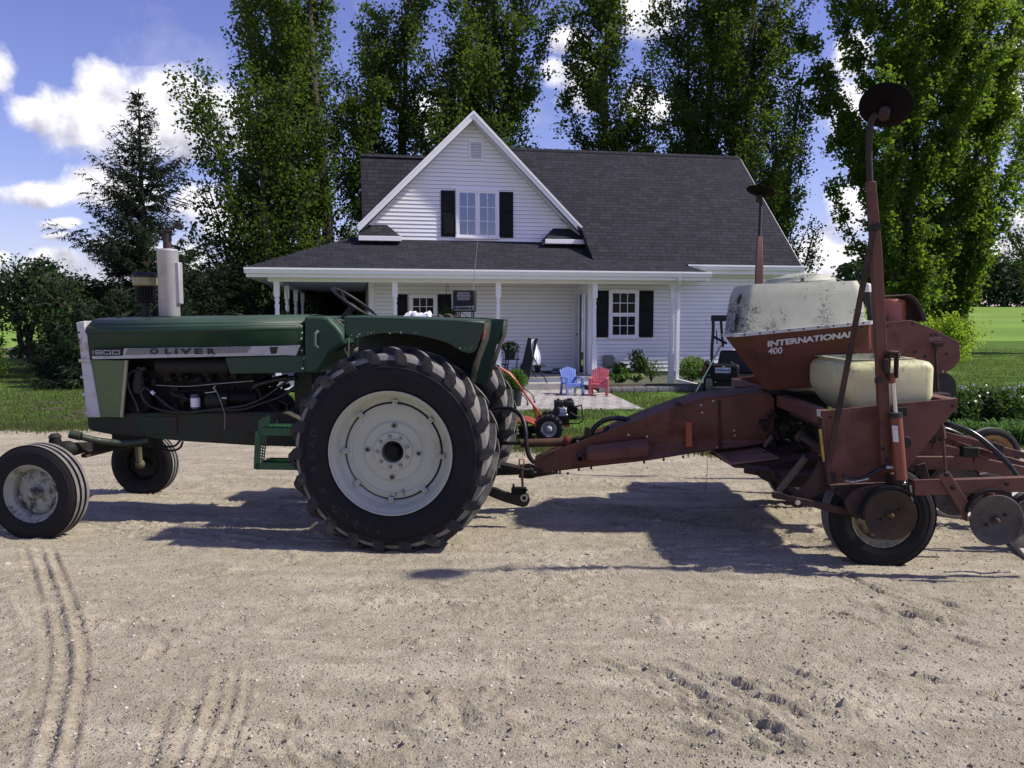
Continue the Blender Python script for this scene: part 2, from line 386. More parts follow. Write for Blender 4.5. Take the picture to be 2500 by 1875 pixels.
def scuffs(n, x0, x1, y0, y1, ang, spread, ln, w, dp):
    """bundles of short curved ridges scraped up by turning tyres"""
    for _ in range(n):
        cx, cy = rS.uniform(x0, x1), rS.uniform(y0, y1); a = R(ang+rS.uniform(-spread, spread)); l = rS.uniform(*ln); k = rS.uniform(-.35, .35)
        P_ = []
        for u in (-1, -.33, .33, 1): P_.append((cx+math.cos(a)*l*u-math.sin(a)*k*l*(1-u*u), cy+(math.sin(a)*l*u+math.cos(a)*k*l*(1-u*u))*.42))
        rut(Z, P_, rS.uniform(*w), dp*rS.uniform(.8, 2.4), lug=rS.choice([0, 0, 0, .05]))
scuffs(40, 560, 1200, 1750, 1880, 35, 50, (50, 150), (.02, .07), .010)
scuffs(34, 1650, 2050, 1640, 1860, 35, 25, (60, 170), (.02, .06), .010)
scuffs(26, 1980, 2480, 1640, 1840, 30, 35, (40, 120), (.02, .06), .009)
scuffs(22, 1180, 1480, 1385, 1480, -8, 25, (40, 110), (.02, .06), .009)
scuffs(14, 900, 1130, 1410, 1480, 0, 30, (30, 80), (.02, .05), .007)
scuffs(26, 1980, 2400, 1440, 1660, 35, 15, (60, 170), (.015, .05), .007)
scuffs(22, 1250, 1700, 1600, 1860, 25, 30, (60, 180), (.02, .06), .006)
scuffs(34, 1400, 2150, 1180, 1400, 8, 14, (80, 220), (.02, .06), .007)
scuffs(22, 150, 900, 1180, 1330, 4, 14, (60, 180), (.02, .07), .006)
scuffs(30, 0, 1400, 1500, 1860, 30, 80, (30, 90), (.015, .05), .004)
rut(Z, [(1740,1690),(1830,1740),(1900,1800),(1990,1860)], .06, .014, lug=.11)
rut(Z, [(1300,1880),(1520,1800),(1760,1830),(1960,1880)], .10, .008, ribs=3); rut(Z, [(1520,1620),(1700,1720),(1850,1790),(2010,1890)], .12, .008, ribs=4)
cl = gauss_noise(X+31, Y+17, 3.2, 21, 3); cr = gauss_noise(X, Y, 16, 23, 3)
Z += np.clip(cl-.16, 0, 1)*.07*np.abs(cr)*1.9
fadeX = np.clip((12-np.abs(X))/3, 0, 1); fadeY = np.clip((Y+2)/3, 0, 1)*np.clip((14-Y)/2, 0, 1)
Z = Z*fadeX*fadeY*1.0 + .012
Z -= .03*np.clip((Y-11.5)/3, 0, 1)
YARD = (gx.copy(), gy.copy(), Z.copy())
tag(npmesh('gravel_yard', np.stack([X.ravel(), Y.ravel(), Z.ravel()], 1), gridfaces(len(gx), len(gy)), M_gravel, smooth=True), kind='structure')
def gz(x, y):
    gx, gy, Z = YARD; i = min(max(np.searchsorted(gx, x), 1), len(gx)-1); j = min(max(np.searchsorted(gy, y), 1), len(gy)-1); return float(Z[j, i])
# loose pebbles on the yard
def stones(name, n, seed, sizes, yr, mats, label):
    r = np.random.default_rng(seed)
    base = np.array([(1,0,0),(-1,0,0),(0,1,0),(0,-1,0),(0,0,1),(0,0,-1)], float)
    tri = np.array([(0,2,4),(2,1,4),(1,3,4),(3,0,4),(2,0,5),(1,2,5),(3,1,5),(0,3,5)])
    V_, F_, Mi = [], [], []
    for k in range(n):
        y = yr[0]*(yr[1]/yr[0])**r.random(); x = y*(r.random()*1.5-.75)
        s_ = sizes[0]*(sizes[1]/sizes[0])**(r.random()**2.2)
        v = base*(.7+.6*r.random((6, 1)))*s_*np.array([1, .6+.5*r.random(), .45+.3*r.random()])
        a = r.random()*6.28; ca, sa = math.cos(a), math.sin(a); v = v@np.array([[ca, sa, 0], [-sa, ca, 0], [0, 0, 1]])
        v += np.array([x, y, gz(x, y)+s_*.12]); V_.append(v); F_.append(tri+6*k); Mi += [int(r.random()*len(mats))]*8
    o = npmesh(name, np.concatenate(V_), np.concatenate(F_), mats, mi=Mi); return tag(o, label, 'pebbles', kind='stuff')
P_m = [mat('pebble_pale', (.52, .49, .43), .9), mat('pebble_grey', (.27, .25, .23), .9), mat('pebble_brown', (.22, .17, .12), .9), mat('pebble_tan', (.38, .32, .25), .9)]
stones('loose_pebbles', 15000, 5, (.0035, .014), (2.7, 10), P_m, 'small pebbles and grit scattered over the tan gravel yard')
M_rock = mat('fieldstone', (.46, .40, .31), .9, var=.25, vs=14, bump=.4, bs=30)
def rock(px, py, s_, label, name='stone', m=M_rock, sq=.6):
    x, y, _ = G(px, py); mb = MB(); mb.ball((0, 0, s_*sq*.6), s_, 14, 1, .8, sq)
    r = random.Random(int(px)); mb.v = [(a*(1+.1*math.sin(9*b/s_+px)), b*(1+.12*math.sin(7*a/s_+py)), c) for a, b, c in mb.v]
    o = mb.build(name, m); o.location = (x, y, .005); o.rotation_euler = (0, 0, px); return tag(o, label, 'stone')
rock(17, 1383, .028, 'rounded pale stone lying on gravel below the near front tyre')
rock(62, 1387, .024, 'flat pale stone chip just right of the rounded pale stone', sq=.25)
rock(1864, 1318, .016, 'small white stone on gravel left of the planter tyre')
rock(1968, 1310, .018, 'small tan stone beside the shadow left of the planter tyre')
# ------------------------------------------------------------------ house
HF = Frame(0, 19.63, R(10.8)); HH = HF.hit
def hloc(x, y, z=0): return HF.w(x, y, z)
M_sid = mat('white_vinyl_siding', (.87, .87, .88), .45, var=.03, vs=1.2, dirt=(.74, .74, .72), da=.25, ds=.9)
M_gap = mat('siding_gap_shade', (.30, .30, .33), .9, var=.1)  # groove grey: the shade line under each clapboard lip, painted in
M_trim = mat('white_trim', (.86, .86, .87), .4, var=.02)
M_soff = mat('soffit', (.66, .66, .66), .6, var=.03)
M_shut = mat('black_shutter', (.0045, .0045, .006), .6, spec=.25)
M_deck = mat('weathered_deck', (.42, .39, .35), .8, var=.2, vs=9, bump=.2, bs=40)
M_conc = mat('concrete', (.36, .35, .31), .9, var=.15, vs=5, bump=.3, bs=50)
M_frame_w = mat('window_vinyl', (.84, .84, .86), .35, var=.01)
def shingle():
    m = bpy.data.materials.new('shingles'); t = nt(m); out = N(t, 'ShaderNodeOutputMaterial'); b = N(t, 'ShaderNodeBsdfPrincipled', i_Roughness=.93)
    b.inputs['Specular IOR Level'].default_value = .25
    L(t, b.outputs[0], out.inputs[0]); tc = N(t, 'ShaderNodeTexCoord'); uv = tc.outputs['UV']
    br = N(t, 'ShaderNodeTexBrick', i_Scale=1.0, offset=.37, squash=.6, squash_frequency=3, offset_frequency=2); L(t, uv, br.inputs['Vector'])
    br.inputs['Color1'].default_value = (.0175, .0175, .023, 1); br.inputs['Color2'].default_value = (.032, .032, .041, 1); br.inputs['Mortar'].default_value = (.008, .008, .01, 1)
    br.inputs['Mortar Size'].default_value = .009; br.inputs['Mortar Smooth'].default_value = .25; br.inputs['Brick Width'].default_value = .30; br.inputs['Row Height'].default_value = .135; br.inputs['Bias'].default_value = -.1
    n = noise(t, uv, 1.6, 5); g = noise(t, uv, 150, 2)
    c = mixc(t, .25, br.outputs[0], ramp(t, n, [(.3, .4), (.7, .6)]), 'OVERLAY'); c = mixc(t, .35, c, ramp(t, g, [(.3, .1), (.7, .9)]), 'OVERLAY')
    L(t, c, b.inputs['Base Color'])
    # each course lies over the one below: height falls off up the course
    s_ = N(t, 'ShaderNodeSeparateXYZ'); L(t, uv, s_.inputs[0])
    w = N(t, 'ShaderNodeMath', operation='DIVIDE'); L(t, s_.outputs[1], w.inputs[0]); w.inputs[1].default_value = .135
    fr = N(t, 'ShaderNodeMath', operation='FRACT'); L(t, w.outputs[0], fr.inputs[0])
    iv = N(t, 'ShaderNodeMath', operation='SUBTRACT'); iv.inputs[0].default_value = 1; L(t, fr.outputs[0], iv.inputs[1])
    sm = N(t, 'ShaderNodeMath', operation='MULTIPLY_ADD'); L(t, br.outputs['Fac'], sm.inputs[0]); sm.inputs[1].default_value = -.8; L(t, iv.outputs[0], sm.inputs[2])
    bn = N(t, 'ShaderNodeBump', i_Strength=.8, i_Distance=.012); L(t, sm.outputs[0], bn.inputs['Height']); L(t, bn.outputs[0], b.inputs['Normal'])
    return m
M_sh = shingle()
def glassmat(name, c=(.01, .012, .016), rough=.04):
    m = bpy.data.materials.new(name); t = nt(m); out = N(t, 'ShaderNodeOutputMaterial'); b = N(t, 'ShaderNodeBsdfPrincipled', i_Roughness=rough)
    b.inputs['Base Color'].default_value = (*c, 1); b.inputs['Specular IOR Level'].default_value = .12; L(t, b.outputs[0], out.inputs[0])
    tc = N(t, 'ShaderNodeTexCoord').outputs['Object']; nb = noise(t, tc, 1.3, 2)
    bn = N(t, 'ShaderNodeBump', i_Strength=.05, i_Distance=.05); L(t, nb, bn.inputs['Height']); L(t, bn.outputs[0], b.inputs['Normal'])
    return m
M_glass = glassmat('window_glass')
house = thing('farmhouse', (HF.ox, HF.oy, 0), HF.yaw, 'white sided farmhouse with steep dark shingle roof, front gable and wraparound porch', 'house')
def siding(x0, x1, z0, z1, lat, xl=None, xr=None, name='siding', m=None, ex=.10, parent=house):
    mb = MB(); xl = xl or (lambda z: x0); xr = xr or (lambda z: x1); z = z0; g = .011
    while z < z1-.02:
        zt = min(z+ex, z1); a, b, c, d = xl(z+g), xr(z+g), xl(zt), xr(zt); a0, b0 = xl(z), xr(z)
        if b-a > .01:
            if d < c: c = d = (c+d)/2
            mb.cur = 0; mb.add([(a, lat-.018, z+g), (b, lat-.018, z+g), (d, lat-.003, zt), (c, lat-.003, zt), (a, lat-.001, z+g), (b, lat-.001, z+g)], [(0, 1, 2, 3), (0, 4, 5, 1)])
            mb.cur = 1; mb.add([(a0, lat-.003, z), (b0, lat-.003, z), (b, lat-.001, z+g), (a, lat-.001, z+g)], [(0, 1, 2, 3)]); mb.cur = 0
        z = zt
    mb.add([(xl(z0), lat+.12, z0), (xr(z0), lat+.12, z0), (xr(z1), lat+.12, z1), (xl(z1), lat+.12, z1), (xl(z0), lat+.001, z0), (xr(z0), lat+.001, z0), (xr(z1), lat+.001, z1), (xl(z1), lat+.001, z1)],
           [(3, 2, 1, 0), (4, 5, 6, 7), (0, 4, 7, 3), (1, 2, 6, 5)])
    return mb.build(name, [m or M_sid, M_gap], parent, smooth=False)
Zd, Zg = .275, 0.0                       # deck and ground levels
EV, BK, W1 = .25, 1.75, .70              # eave line, porch back wall, wall with the window
xcorn = HH(qC(905*0+960, 200), BK)[0]    # left corner of the porch back wall
xdr = HH(qK(945, 600), BK)[0]            # where the side wall with the door begins
xw0 = xdr; xright = HH(qJ(2108, 1300), W1)[0]
zs = 2.62                                # soffit level
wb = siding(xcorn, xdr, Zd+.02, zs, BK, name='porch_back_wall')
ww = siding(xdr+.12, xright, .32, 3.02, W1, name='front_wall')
# left side of the house and the far end, for views from the side
mb = MB(); mb.box(xcorn-.002, xcorn+.12, BK+.13, 12.5, .3, 3.9); mb.box(xright-.13, xright-.01, W1+.13, 7.6, .3, 3.0); mb.box(xcorn, xright, 12.4, 12.5, .3, 3.9)
mb.build('side_wall', M_sid, house)
mb = MB(); mb.prism([(0, 0)], 0, 0) if 0 else None
mb.add([(xright-.01, W1+.1, 3.0), (xright-.01, 7.2, 3.0), (xright-.01, 3.95, 6.3)], [(0, 1, 2)]); mb.build('end_gable', M_sid, house, smooth=False)
# side wall with the open door (faces the porch)
mb = MB(); mb.box(xdr, xdr+.12, W1+.02, W1+.14, Zd, zs); mb.box(xdr, xdr+.12, BK-.12, BK-.001, Zd, zs); mb.box(xdr, xdr+.12, W1+.14, BK-.12, Zd+2.05, zs)
mb.build('door_wall', M_sid, house)
mb = MB(); mb.box(xdr-.02, xdr-.001, W1+.10, W1+.18, Zd, Zd+2.1); mb.box(xdr-.02, xdr-.001, BK-.16, BK-.08, Zd, Zd+2.1); mb.box(xdr-.02, xdr-.001, W1+.18, BK-.16, Zd+2.02, Zd+2.1)
mb.build('door_frame', M_trim, house)
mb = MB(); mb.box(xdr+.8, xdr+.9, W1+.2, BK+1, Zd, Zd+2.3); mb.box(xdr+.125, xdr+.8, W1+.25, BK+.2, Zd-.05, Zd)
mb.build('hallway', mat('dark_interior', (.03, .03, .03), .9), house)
dr = MB(); dr.box(xdr-.5, xdr-.46, BK-.28, BK-.24, 0, 0) if 0 else None
d0 = (xdr-.03, BK-.13); dr.bar((d0[0], d0[1], Zd+1.02), (d0[0]-.10, d0[1]-.62, Zd+1.02), .045, 1.98)
door = dr.build('door', mat('door_grey_white', (.55, .56, .60), .4), house)
kb = MB().ball((d0[0]-.125, d0[1]-.57, Zd+1.0), .03, 10); kb.build('door_knob', mat('black_metal', (.015, .015, .016), .4, .6), door)
# screen door standing open towards the road
mb = MB(); px_ = xdr-.03; mb.bar((px_, W1+.16, Zd+1.0), (px_-.06, W1-.10, Zd+1.0), .03, 2.0); mb.build('screen_door', M_trim, house, bevel=.008)
# corner boards and fascia trim
for bx_ in ((xright-.10, xright+.02, W1-.03, W1+.1, .32, 3.0), (xdr+.02, xdr+.115, W1-.03, W1+.015, Zd, zs), (xcorn-.04, xcorn+.10, BK-.03, BK-.017, Zd, zs), (xdr-.08, xdr-.001, BK-.03, BK-.017, Zd, zs)):
    mb = MB(); mb.box(*bx_); mb.build('corner_board', M_trim, house, bevel=.004)
mb = MB(); mb.box(xdr-.2, xright-.02, W1+.01, W1+.2, -.1, .318); mb.build('foundation', M_conc, house)
# upper gable wall
gw_l = HH(qI(1200, 1240), BK); gw_r = HH((1428, 590), BK); apex = HH(qI(2145, 150), BK)
zg0 = 3.55; xm = (gw_l[0]+gw_r[0])/2; hw = (gw_r[0]-gw_l[0])/2
RK = BK-.38; e_l = HH(qI(1098, 1160), RK); e_r = HH(qJ(752, 835), RK); ap = HH(qI(2147, 92), RK)
zr0 = (e_l[2]+e_r[2])/2; xa = (e_l[0]+e_r[0])/2; hwr = (e_r[0]-e_l[0])/2; za = ap[2]; sv_ = (za-zr0)/hwr; zap = za-.10
def gx_l(z): return max(gw_l[0], xa-(zap-z)/sv_)
def gx_r(z): return min(gw_r[0], xa+(zap-z)/sv_)
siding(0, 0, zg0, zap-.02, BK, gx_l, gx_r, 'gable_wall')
for _x in (xm-hw-.03, xm+hw-.09): mb = MB(); mb.box(_x, _x+.12, BK-.03, BK-.017, 3.6, 4.2); mb.build('gable_corner_board', M_trim, house, bevel=.004)
# gable roof: two slopes running back, with rake boards and soffit in front
RK = BK-.38; e_l = HH(qI(1098, 1160), RK); e_r = HH(qJ(752, 835), RK); ap = HH(qI(2147, 92), RK)
zr0 = (e_l[2]+e_r[2])/2; xa = (e_l[0]+e_r[0])/2; hwr = (e_r[0]-e_l[0])/2; za = ap[2]
def slab(name, quad, th, m, parent, uvx=None, uvy=None, uo=(0, 0)):
    """roof sheet from four corners, th thick, laid out in metres"""
    q = [Vector(p) for p in quad]; n = (q[1]-q[0]).cross(q[3]-q[0]).normalized(); n = n if n.z > 0 else -n
    mb = MB(); k = len(q); mb.add([*q, *[p-n*th for p in q]], [tuple(range(k)), tuple(range(2*k-1, k-1, -1))]+[(i, i+k, (i+1) % k+k, (i+1) % k) for i in range(k)])
    o = mb.build(name, m, parent, smooth=False); ux = Vector(uvx or (q[1]-q[0])).normalized(); uy = n.cross(ux).normalized(); uy = uy if uy.z > 0 else -uy
    uv_planar(o, ux, uy); return o
YB = 11.0
roofg = []
for sgn, nm in ((-1, 'l'), (1, 'r')):
    ex_ = xa+sgn*hwr; roofg.append(slab('gable_roof', [(ex_, RK+.012, zr0), (xa, RK+.012, za), (xa, YB, za), (ex_, YB, zr0)], .05, M_sh, house, uvx=(0, 1, 0)))
def rake(x0, z0, x1, z1, lat, w=.145, th=.03, name='rake_board', m=M_trim):
    mb = MB(); mb.prism([(x0, z0-w*1.05), (x0, z0), (x1, z1), (x1, z1-w*1.35)], lat-th, lat); return mb.build(name, m, house, smooth=False)
rake(xa-hwr-.02, zr0+.02, xa, za+.03, RK); rake(xa+hwr+.02, zr0+.02, xa, za+.03, RK)
rake(xa-hwr-.05, zr0+.035, xa, za+.045, RK-.03, w=.06, th=.025, name='rake_cap'); rake(xa+hwr+.05, zr0+.035, xa, za+.045, RK-.03, w=.06, th=.025, name='rake_cap')
mb = MB()
for sgn in (-1, 1):
    ex_ = xa+sgn*hwr*.985
    mb.add([(ex_, RK, zr0-.115), (xa, RK, za-.165), (xa, BK-.02, za-.165), (ex_, BK-.02, zr0-.115)], [(0, 1, 2, 3)])
mb.build('gable_soffit', M_soff, house, smooth=False)
# returns at the foot of the gable
for sgn in (-1, 1):
    xo = xa+sgn*(hwr+.02); xi = xo-sgn*1.02; y0 = RK-.10; z0 = zr0-.24
    mb = MB(); mb.add([(xo, y0, z0), (xi, y0, z0), (xi-sgn*0, BK-.005, z0), (xo, BK-.005, z0), (xo-sgn*.02, BK-.005, z0+.33), (xi+sgn*.32, BK-.005, z0+.33)], [(0, 1, 5, 4), (1, 2, 5), (3, 0, 4), (0, 3, 2, 1)])
    o = mb.build('return_roof', M_sh, house, smooth=False); uv_planar(o, (1, 0, 0), (0, .6, .8))
    mb = MB(); mb.box(min(xo, xi)-.01, max(xo, xi)+.01, y0-.03, y0-.002, z0-.11, z0+.005); mb.box(min(xo, xi)-.01, max(xo, xi)+.01, y0-.002, BK-.02, z0-.11, z0-.085)
    mb.build('return_fascia', M_trim, o, bevel=.006)
# vent near the peak
v0 = HH(qI(2080, 348), BK); v1 = HH(qI(2195, 525), BK)
mb = MB(); a, b, c, d = v0[0], v0[0]+.37, v1[2], v0[2]
mb.box(a, b, BK-.045, BK-.017, d-.04, d); mb.box(a, b, BK-.045, BK-.017, c, c+.04); mb.box(a, a+.04, BK-.045, BK-.017, c+.04, d-.04); mb.box(b-.04, b, BK-.045, BK-.017, c+.04, d-.04)
n = 10
for i in range(n):
    z = c+.045+(d-c-.09)*i/n; mb.add([(a+.04, BK-.044, z), (b-.04, BK-.044, z), (b-.04, BK-.02, z+.036), (a+.04, BK-.02, z+.036), (a+.04, BK-.044, z+.008), (b-.04, BK-.044, z+.008)], [(0, 1, 2, 3), (4, 5, 1, 0)])
vt_ = mb.build('gable_vent', M_trim, house, smooth=False); mb = MB(); mb.box(a+.04, b-.04, BK-.022, BK-.0165, c+.04, d-.04); mb.build('vent_backing', mat('vent_dark', (.05, .05, .06), .9), vt_)
# upper window with shutters
M_glass_up = bpy.data.materials.new('sky_reflecting_glass'); t = nt(M_glass_up); _o = N(t, 'ShaderNodeOutputMaterial'); _b = N(t, 'ShaderNodeBsdfPrincipled', i_Roughness=.05, i_Metallic=.9); _b.inputs['Base Color'].default_value = (.20, .21, .25, 1); L(t, _b.outputs[0], _o.inputs[0])
def window(x0, x1, z0, z1, lat, cols, rows, sashes=1, double=False, name='window'):
    f = MB(); w = .055
    f.box(x0, x1, lat-.07, lat-.018, z1-w, z1); f.box(x0-.015, x1+.015, lat-.085, lat-.018, z0, z0+w); f.box(x0, x0+w, lat-.07, lat-.018, z0+w, z1-w); f.box(x1-w, x1, lat-.07, lat-.018, z0+w, z1-w)
    o = f.build(name, M_frame_w, house, bevel=.005)
    sx = [(x0+w, x1-w, z0+w, z1-w, 0)]
    if sashes == 2: m_ = (x0+x1)/2; sx = [(x0+w, m_-.014, z0+w, z1-w, 0), (m_+.014, x1-w, z0+w, z1-w, 0)]; mu = MB(); mu.box(m_-.013, m_+.013, lat-.068, lat-.02, z0+w, z1-w); mu.build('mullion', M_frame_w, o)
    if double: mz = (z0+z1)/2; sx = [(x0+w, x1-w, mz-.012, z1-w, 0), (x0+w, x1-w, z0+w, mz-.014, -.012)]
    for a, b, c, d, off in sx:
        s_ = MB(); e = .045; y0, y1 = lat-.058+off, lat-.034+off
        s_.box(a, b, y0, y1, d-e, d); s_.box(a, b, y0, y1, c, c+e); s_.box(a, a+e, y0, y1, c+e, d-e); s_.box(b-e, b, y0, y1, c+e, d-e)
        for i in range(1, cols): x = a+e+(b-a-2*e)*i/cols; s_.box(x-.008, x+.008, y0+.008, y1-.004, c+e, d-e)
        for j in range(1, rows): z = c+e+(d-c-2*e)*j/rows; s_.box(a+e, b-e, y0+.009, y1-.005, z-.008, z+.008)
        so = s_.build('sash', M_frame_w, o)
        g = MB(); g.box(a+e-.004, b-e+.004, y1-.008, y1-.003, c+e-.004, d-e+.004); g.build('pane', M_glass_up if sashes == 2 else M_glass, so)
    bk = MB(); bk.box(x0+.02, x1-.02, lat-.018, lat-.0165, z0+.02, z1-.02); bk.build('reveal', mat('dark_interior', (.03, .03, .03), .9), o)
    return o
def shutter(x0, x1, z0, z1, lat):
    s_ = MB(); s_.box(x0, x1, lat-.045, lat-.017, z0, z1); o = s_.build('shutter', M_shut, house, bevel=.004)
    p = MB(); w = .05; mz = z0+(z1-z0)*.52
    for a, b in ((z0+w, mz-w/2), (mz+w/2, z1-w)):
        p.loft([[(x0+w, lat-.0452, a), (x1-w, lat-.0452, a), (x1-w, lat-.0452, b), (x0+w, lat-.0452, b)][::1], [(x0+w+.025, lat-.06, a+.025), (x1-w-.025, lat-.06, a+.025), (x1-w-.025, lat-.06, b-.025), (x0+w+.025, lat-.06, b-.025)]])
    p.build('shutter_panel', M_shut, o, smooth=False)
u0 = HH(qI(1960, 778), BK); u1 = HH(qJ(187, 925), BK)
window(u0[0], u1[0], u1[2], u0[2], BK, 2, 3, sashes=2)
s1 = HH(qI(1828, 792), BK); s2 = HH(qI(1957, 1210), BK); shutter(s1[0], s2[0], s2[2], s1[2], BK)
s1 = HH(qJ(190, 604), BK); s2 = HH(qJ(283, 915), BK); shutter(s1[0], s2[0], s2[2], s1[2], BK)
# window by the door
u0 = HH(qK(1236, 392), W1); u1 = HH(qK(1500, 836), W1); window(u0[0], u1[0], u1[2], u0[2], W1, 3, 2, double=True)
s1 = HH(qK(1130, 403), W1); s2 = HH(qK(1230, 823), W1); shutter(s2[0]-.36, s2[0], s2[2], s1[2], W1)
s1 = HH(qK(1506, 403), W1); s2 = HH(qK(1634, 823), W1); shutter(s1[0], s2[0], s2[2], s1[2], W1)
# window on the porch back wall, behind the tractor
u0 = HH(qC(1258, 215), BK); u1 = HH(qC(1478, 600), BK); window(u0[0], u1[0], Zd+.9, u0[2], BK, 3, 2, double=True)
s1 = HH(qC(1165, 217), BK); s2 = HH(qC(1250, 600), BK); shutter(s1[0]-.06, s2[0], Zd+.95, s1[2], BK)
s1 = HH(qC(1480, 217), BK); s2 = HH(qC(1588, 600), BK); shutter(s1[0], s2[0], Zd+.95, s1[2], BK)
# main roof (right) and the lower piece left of the gable
xre = HH(qF(815, 168), EV)[0]; zrd = 6.48; yrd = 3.95
zre = 3.02
xv0 = HH((1449, 631), .37)[0]; sv_ = (za-zr0)/hwr
slab('main_roof', [(xv0, EV, zre), (xre, EV, zre), (xre, yrd, zrd), (xa+(za-zrd)/sv_-.3, yrd, zrd), (xa+hwr-.05, EV+(zr0-zre)*(yrd-EV)/(zrd-zre), zr0)], .12, M_sh, house)
slab('rear_roof', [(xa-.5, yrd, zrd), (xre, yrd, zrd), (xre, 2*yrd-EV, zre), (xa-.5, 2*yrd-EV, zre)], .12, M_sh, house)
lr = HH(qI(1105, 465), yrd); zrl = lr[2]; xl_ = lr[0]
slab('left_roof', [(xl_+.02, BK+.45, 3.62), (xa, BK+.45, 3.62), (xa, yrd, zrl), (xl_, yrd, zrl)], .12, M_sh, house)
slab('left_rear_roof', [(xl_, yrd, zrl), (xa, yrd, zrl), (xa, 8, 3.2), (xl_, 8, 3.2)], .12, M_sh, house)
mb = MB(); mb.prism([(xl_+.2, 3.2), (xl_+.2, 3.6)], 0, 0) if 0 else None
mb.add([(xl_+.15, BK+.5, 3.55), (xl_+.15, 8, 3.2), (xl_+.15, yrd, zrl-.1)], [(0, 1, 2)]); mb.box(xl_+.15, xm-hw+.2, BK+.125, 8, 3.2, 3.6); mb.build('left_end_wall', M_sid, house, smooth=False)
def capridge(p, q, m=M_sh):
    mb = MB(); p, q = Vector(p), Vector(q); n = int((q-p).length/.16); d = (q-p).normalized(); c = Vector((-d.y, d.x, 0)).normalized()
    for i in range(n):
        a = p+(q-p)*(i/n); b = p+(q-p)*((i+1)/n); h = .012+.004*(i % 2)
        mb.add([a+c*.10-Vector((0, 0, .085)), a+Vector((0, 0, h)), a-c*.10-Vector((0, 0, .085)), b+c*.10-Vector((0, 0, .085)), b+Vector((0, 0, h-.012)), b-c*.10-Vector((0, 0, .085))], [(0, 1, 4, 3), (1, 2, 5, 4)])
    o = mb.build('ridge_cap', m, house, smooth=False); uv_planar(o, (1, 0, 0), (0, 1, .3))
capridge((xa+.3, yrd, zrd+.01), (xre, yrd, zrd+.01)); capridge((xl_, yrd, zrl+.01), (xa-1, yrd, zrl+.01)); capridge((xa, RK, za+.01), (xa, 6, za+.01))
# right rake of main roof
mb = MB(); q = [(xre, EV, zre), (xre, yrd, zrd), (xre, 2*yrd-EV, zre)]
mb.add([(x, y, z-.03) for x, y, z in q]+[(x, y, z-.2) for x, y, z in q]+[(x+.03, y, z-.03) for x, y, z in q]+[(x+.03, y, z-.2) for x, y, z in q], [(6, 7, 10, 9), (7, 8, 11, 10), (0, 1, 7, 6), (1, 2, 8, 7)]); mb.build('side_rake_board', M_trim, house, smooth=False)
# porch roof with hipped ends
gl = HH((600, 657), -.45); gr = HH((1731, 668), -.45); zgut = 2.80; lx, rx = gl[0], gr[0]
PS = (3.66-zgut)/(BK+.45); zbrk = 3.12; ybrk = .37
xh = xm-hw-.02
PS = .39; pz = lambda y: zgut+PS*(y+.45); xr_up = xa+hwr+.25
slab('porch_roof', [(lx, -.45, pz(-.45)), (rx, -.45, pz(-.45)), (rx-.62, ybrk, pz(ybrk)), (xr_up, BK+.1, pz(BK+.1)), (lx+BK+.55, BK+.1, pz(BK+.1))], .07, M_sh, house)
slab('side_porch_roof', [(lx, -.45, zgut), (lx+BK+.55, BK+.1, pz(BK+.1)), (lx+BK+.55, 17, pz(BK+.1)), (lx, 17, zgut)], .07, M_sh, house, uvx=(0, 1, 0))
slab('porch_roof_end', [(rx, -.45, zgut), (rx-.62, ybrk, zbrk), (rx-.6, ybrk, zbrk-.02), (rx, ybrk, zgut)], .02, M_sh, house, uvx=(0, 1, 0))
mb = MB(); p0 = Vector((lx+.02, -.43, zgut+.02)); p1_ = Vector((lx+(BK+.55), BK+.1, pz(BK+.1)+.02))
capridge(p0, p1_)
# small wall panel where the right gable eave meets the roofs
mb = MB(); a = HH(qJ(760, 850), BK-.1); mb.add([(xm+hw+.03, BK-.30, 4.0), (xm+hw+.12, BK-.36, 3.25+.4), (xm+hw+.42, BK-.5, 3.34), (xm+hw+.03, BK-.02, 3.6), (xm+hw+.16, BK-.30, 4.0)], [(0, 3, 1), (0, 1, 2, 4)]); mb.build('valley_flashing', M_trim, house, smooth=False)
# ceilings / soffits and beams
mb = MB(); mb.box(lx+.06, rx-.06, -.40, BK-.02, zs, zs+.02); mb.box(lx+.06, xcorn-.05, BK-.02, 17, zs, zs+.02); mb.box(xdr, xre-.05, EV+.03, W1-.02, 2.83, 2.85); mb.build('porch_ceiling', M_soff, house)
mb = MB(); mb.box(lx+.42, rx-.10, -.07, .07, zs-.10, zs-.002); mb.box(lx+.42, lx+.55, .07, 16.8, zs-.10, zs-.002); mb.build('porch_beam', M_trim, house, bevel=.004)
# fascia + gutters
def gutter(x0, x1, lat, z, name='gutter'):
    pr = [(-.005, 0), (-.005, -.13), (-.085, -.13), (-.10, -.06), (-.125, -.045), (-.125, -.005), (-.115, -.005), (-.115, -.03), (-.02, -.03), (-.02, 0)]
    mb = MB(); mb.loft([[(x, lat+a, z+b) for a, b in pr] for x in (x0, x1)]); o = mb.build(name, M_trim, house, smooth=False); return o
gutter(lx-.03, rx+.03, -.45, zgut+.01); gutter(rx-.25, xre+.02, EV-.01, zre+.01)
mb = MB(); mb.box(lx, rx, -.452, -.43, zs-.02, zgut-.02); mb.box(lx, lx+.02, -.43, 17, zs-.02, zgut-.02); mb.box(rx-.02, rx, -.43, EV, zs-.02, zgut-.02); mb.box(rx-.2, xre, EV-.003, EV+.02, 2.80, zre-.03); mb.box(rx-.03, xre, EV+.02, W1, 2.81, 2.83); mb.build('fascia', M_trim, house)
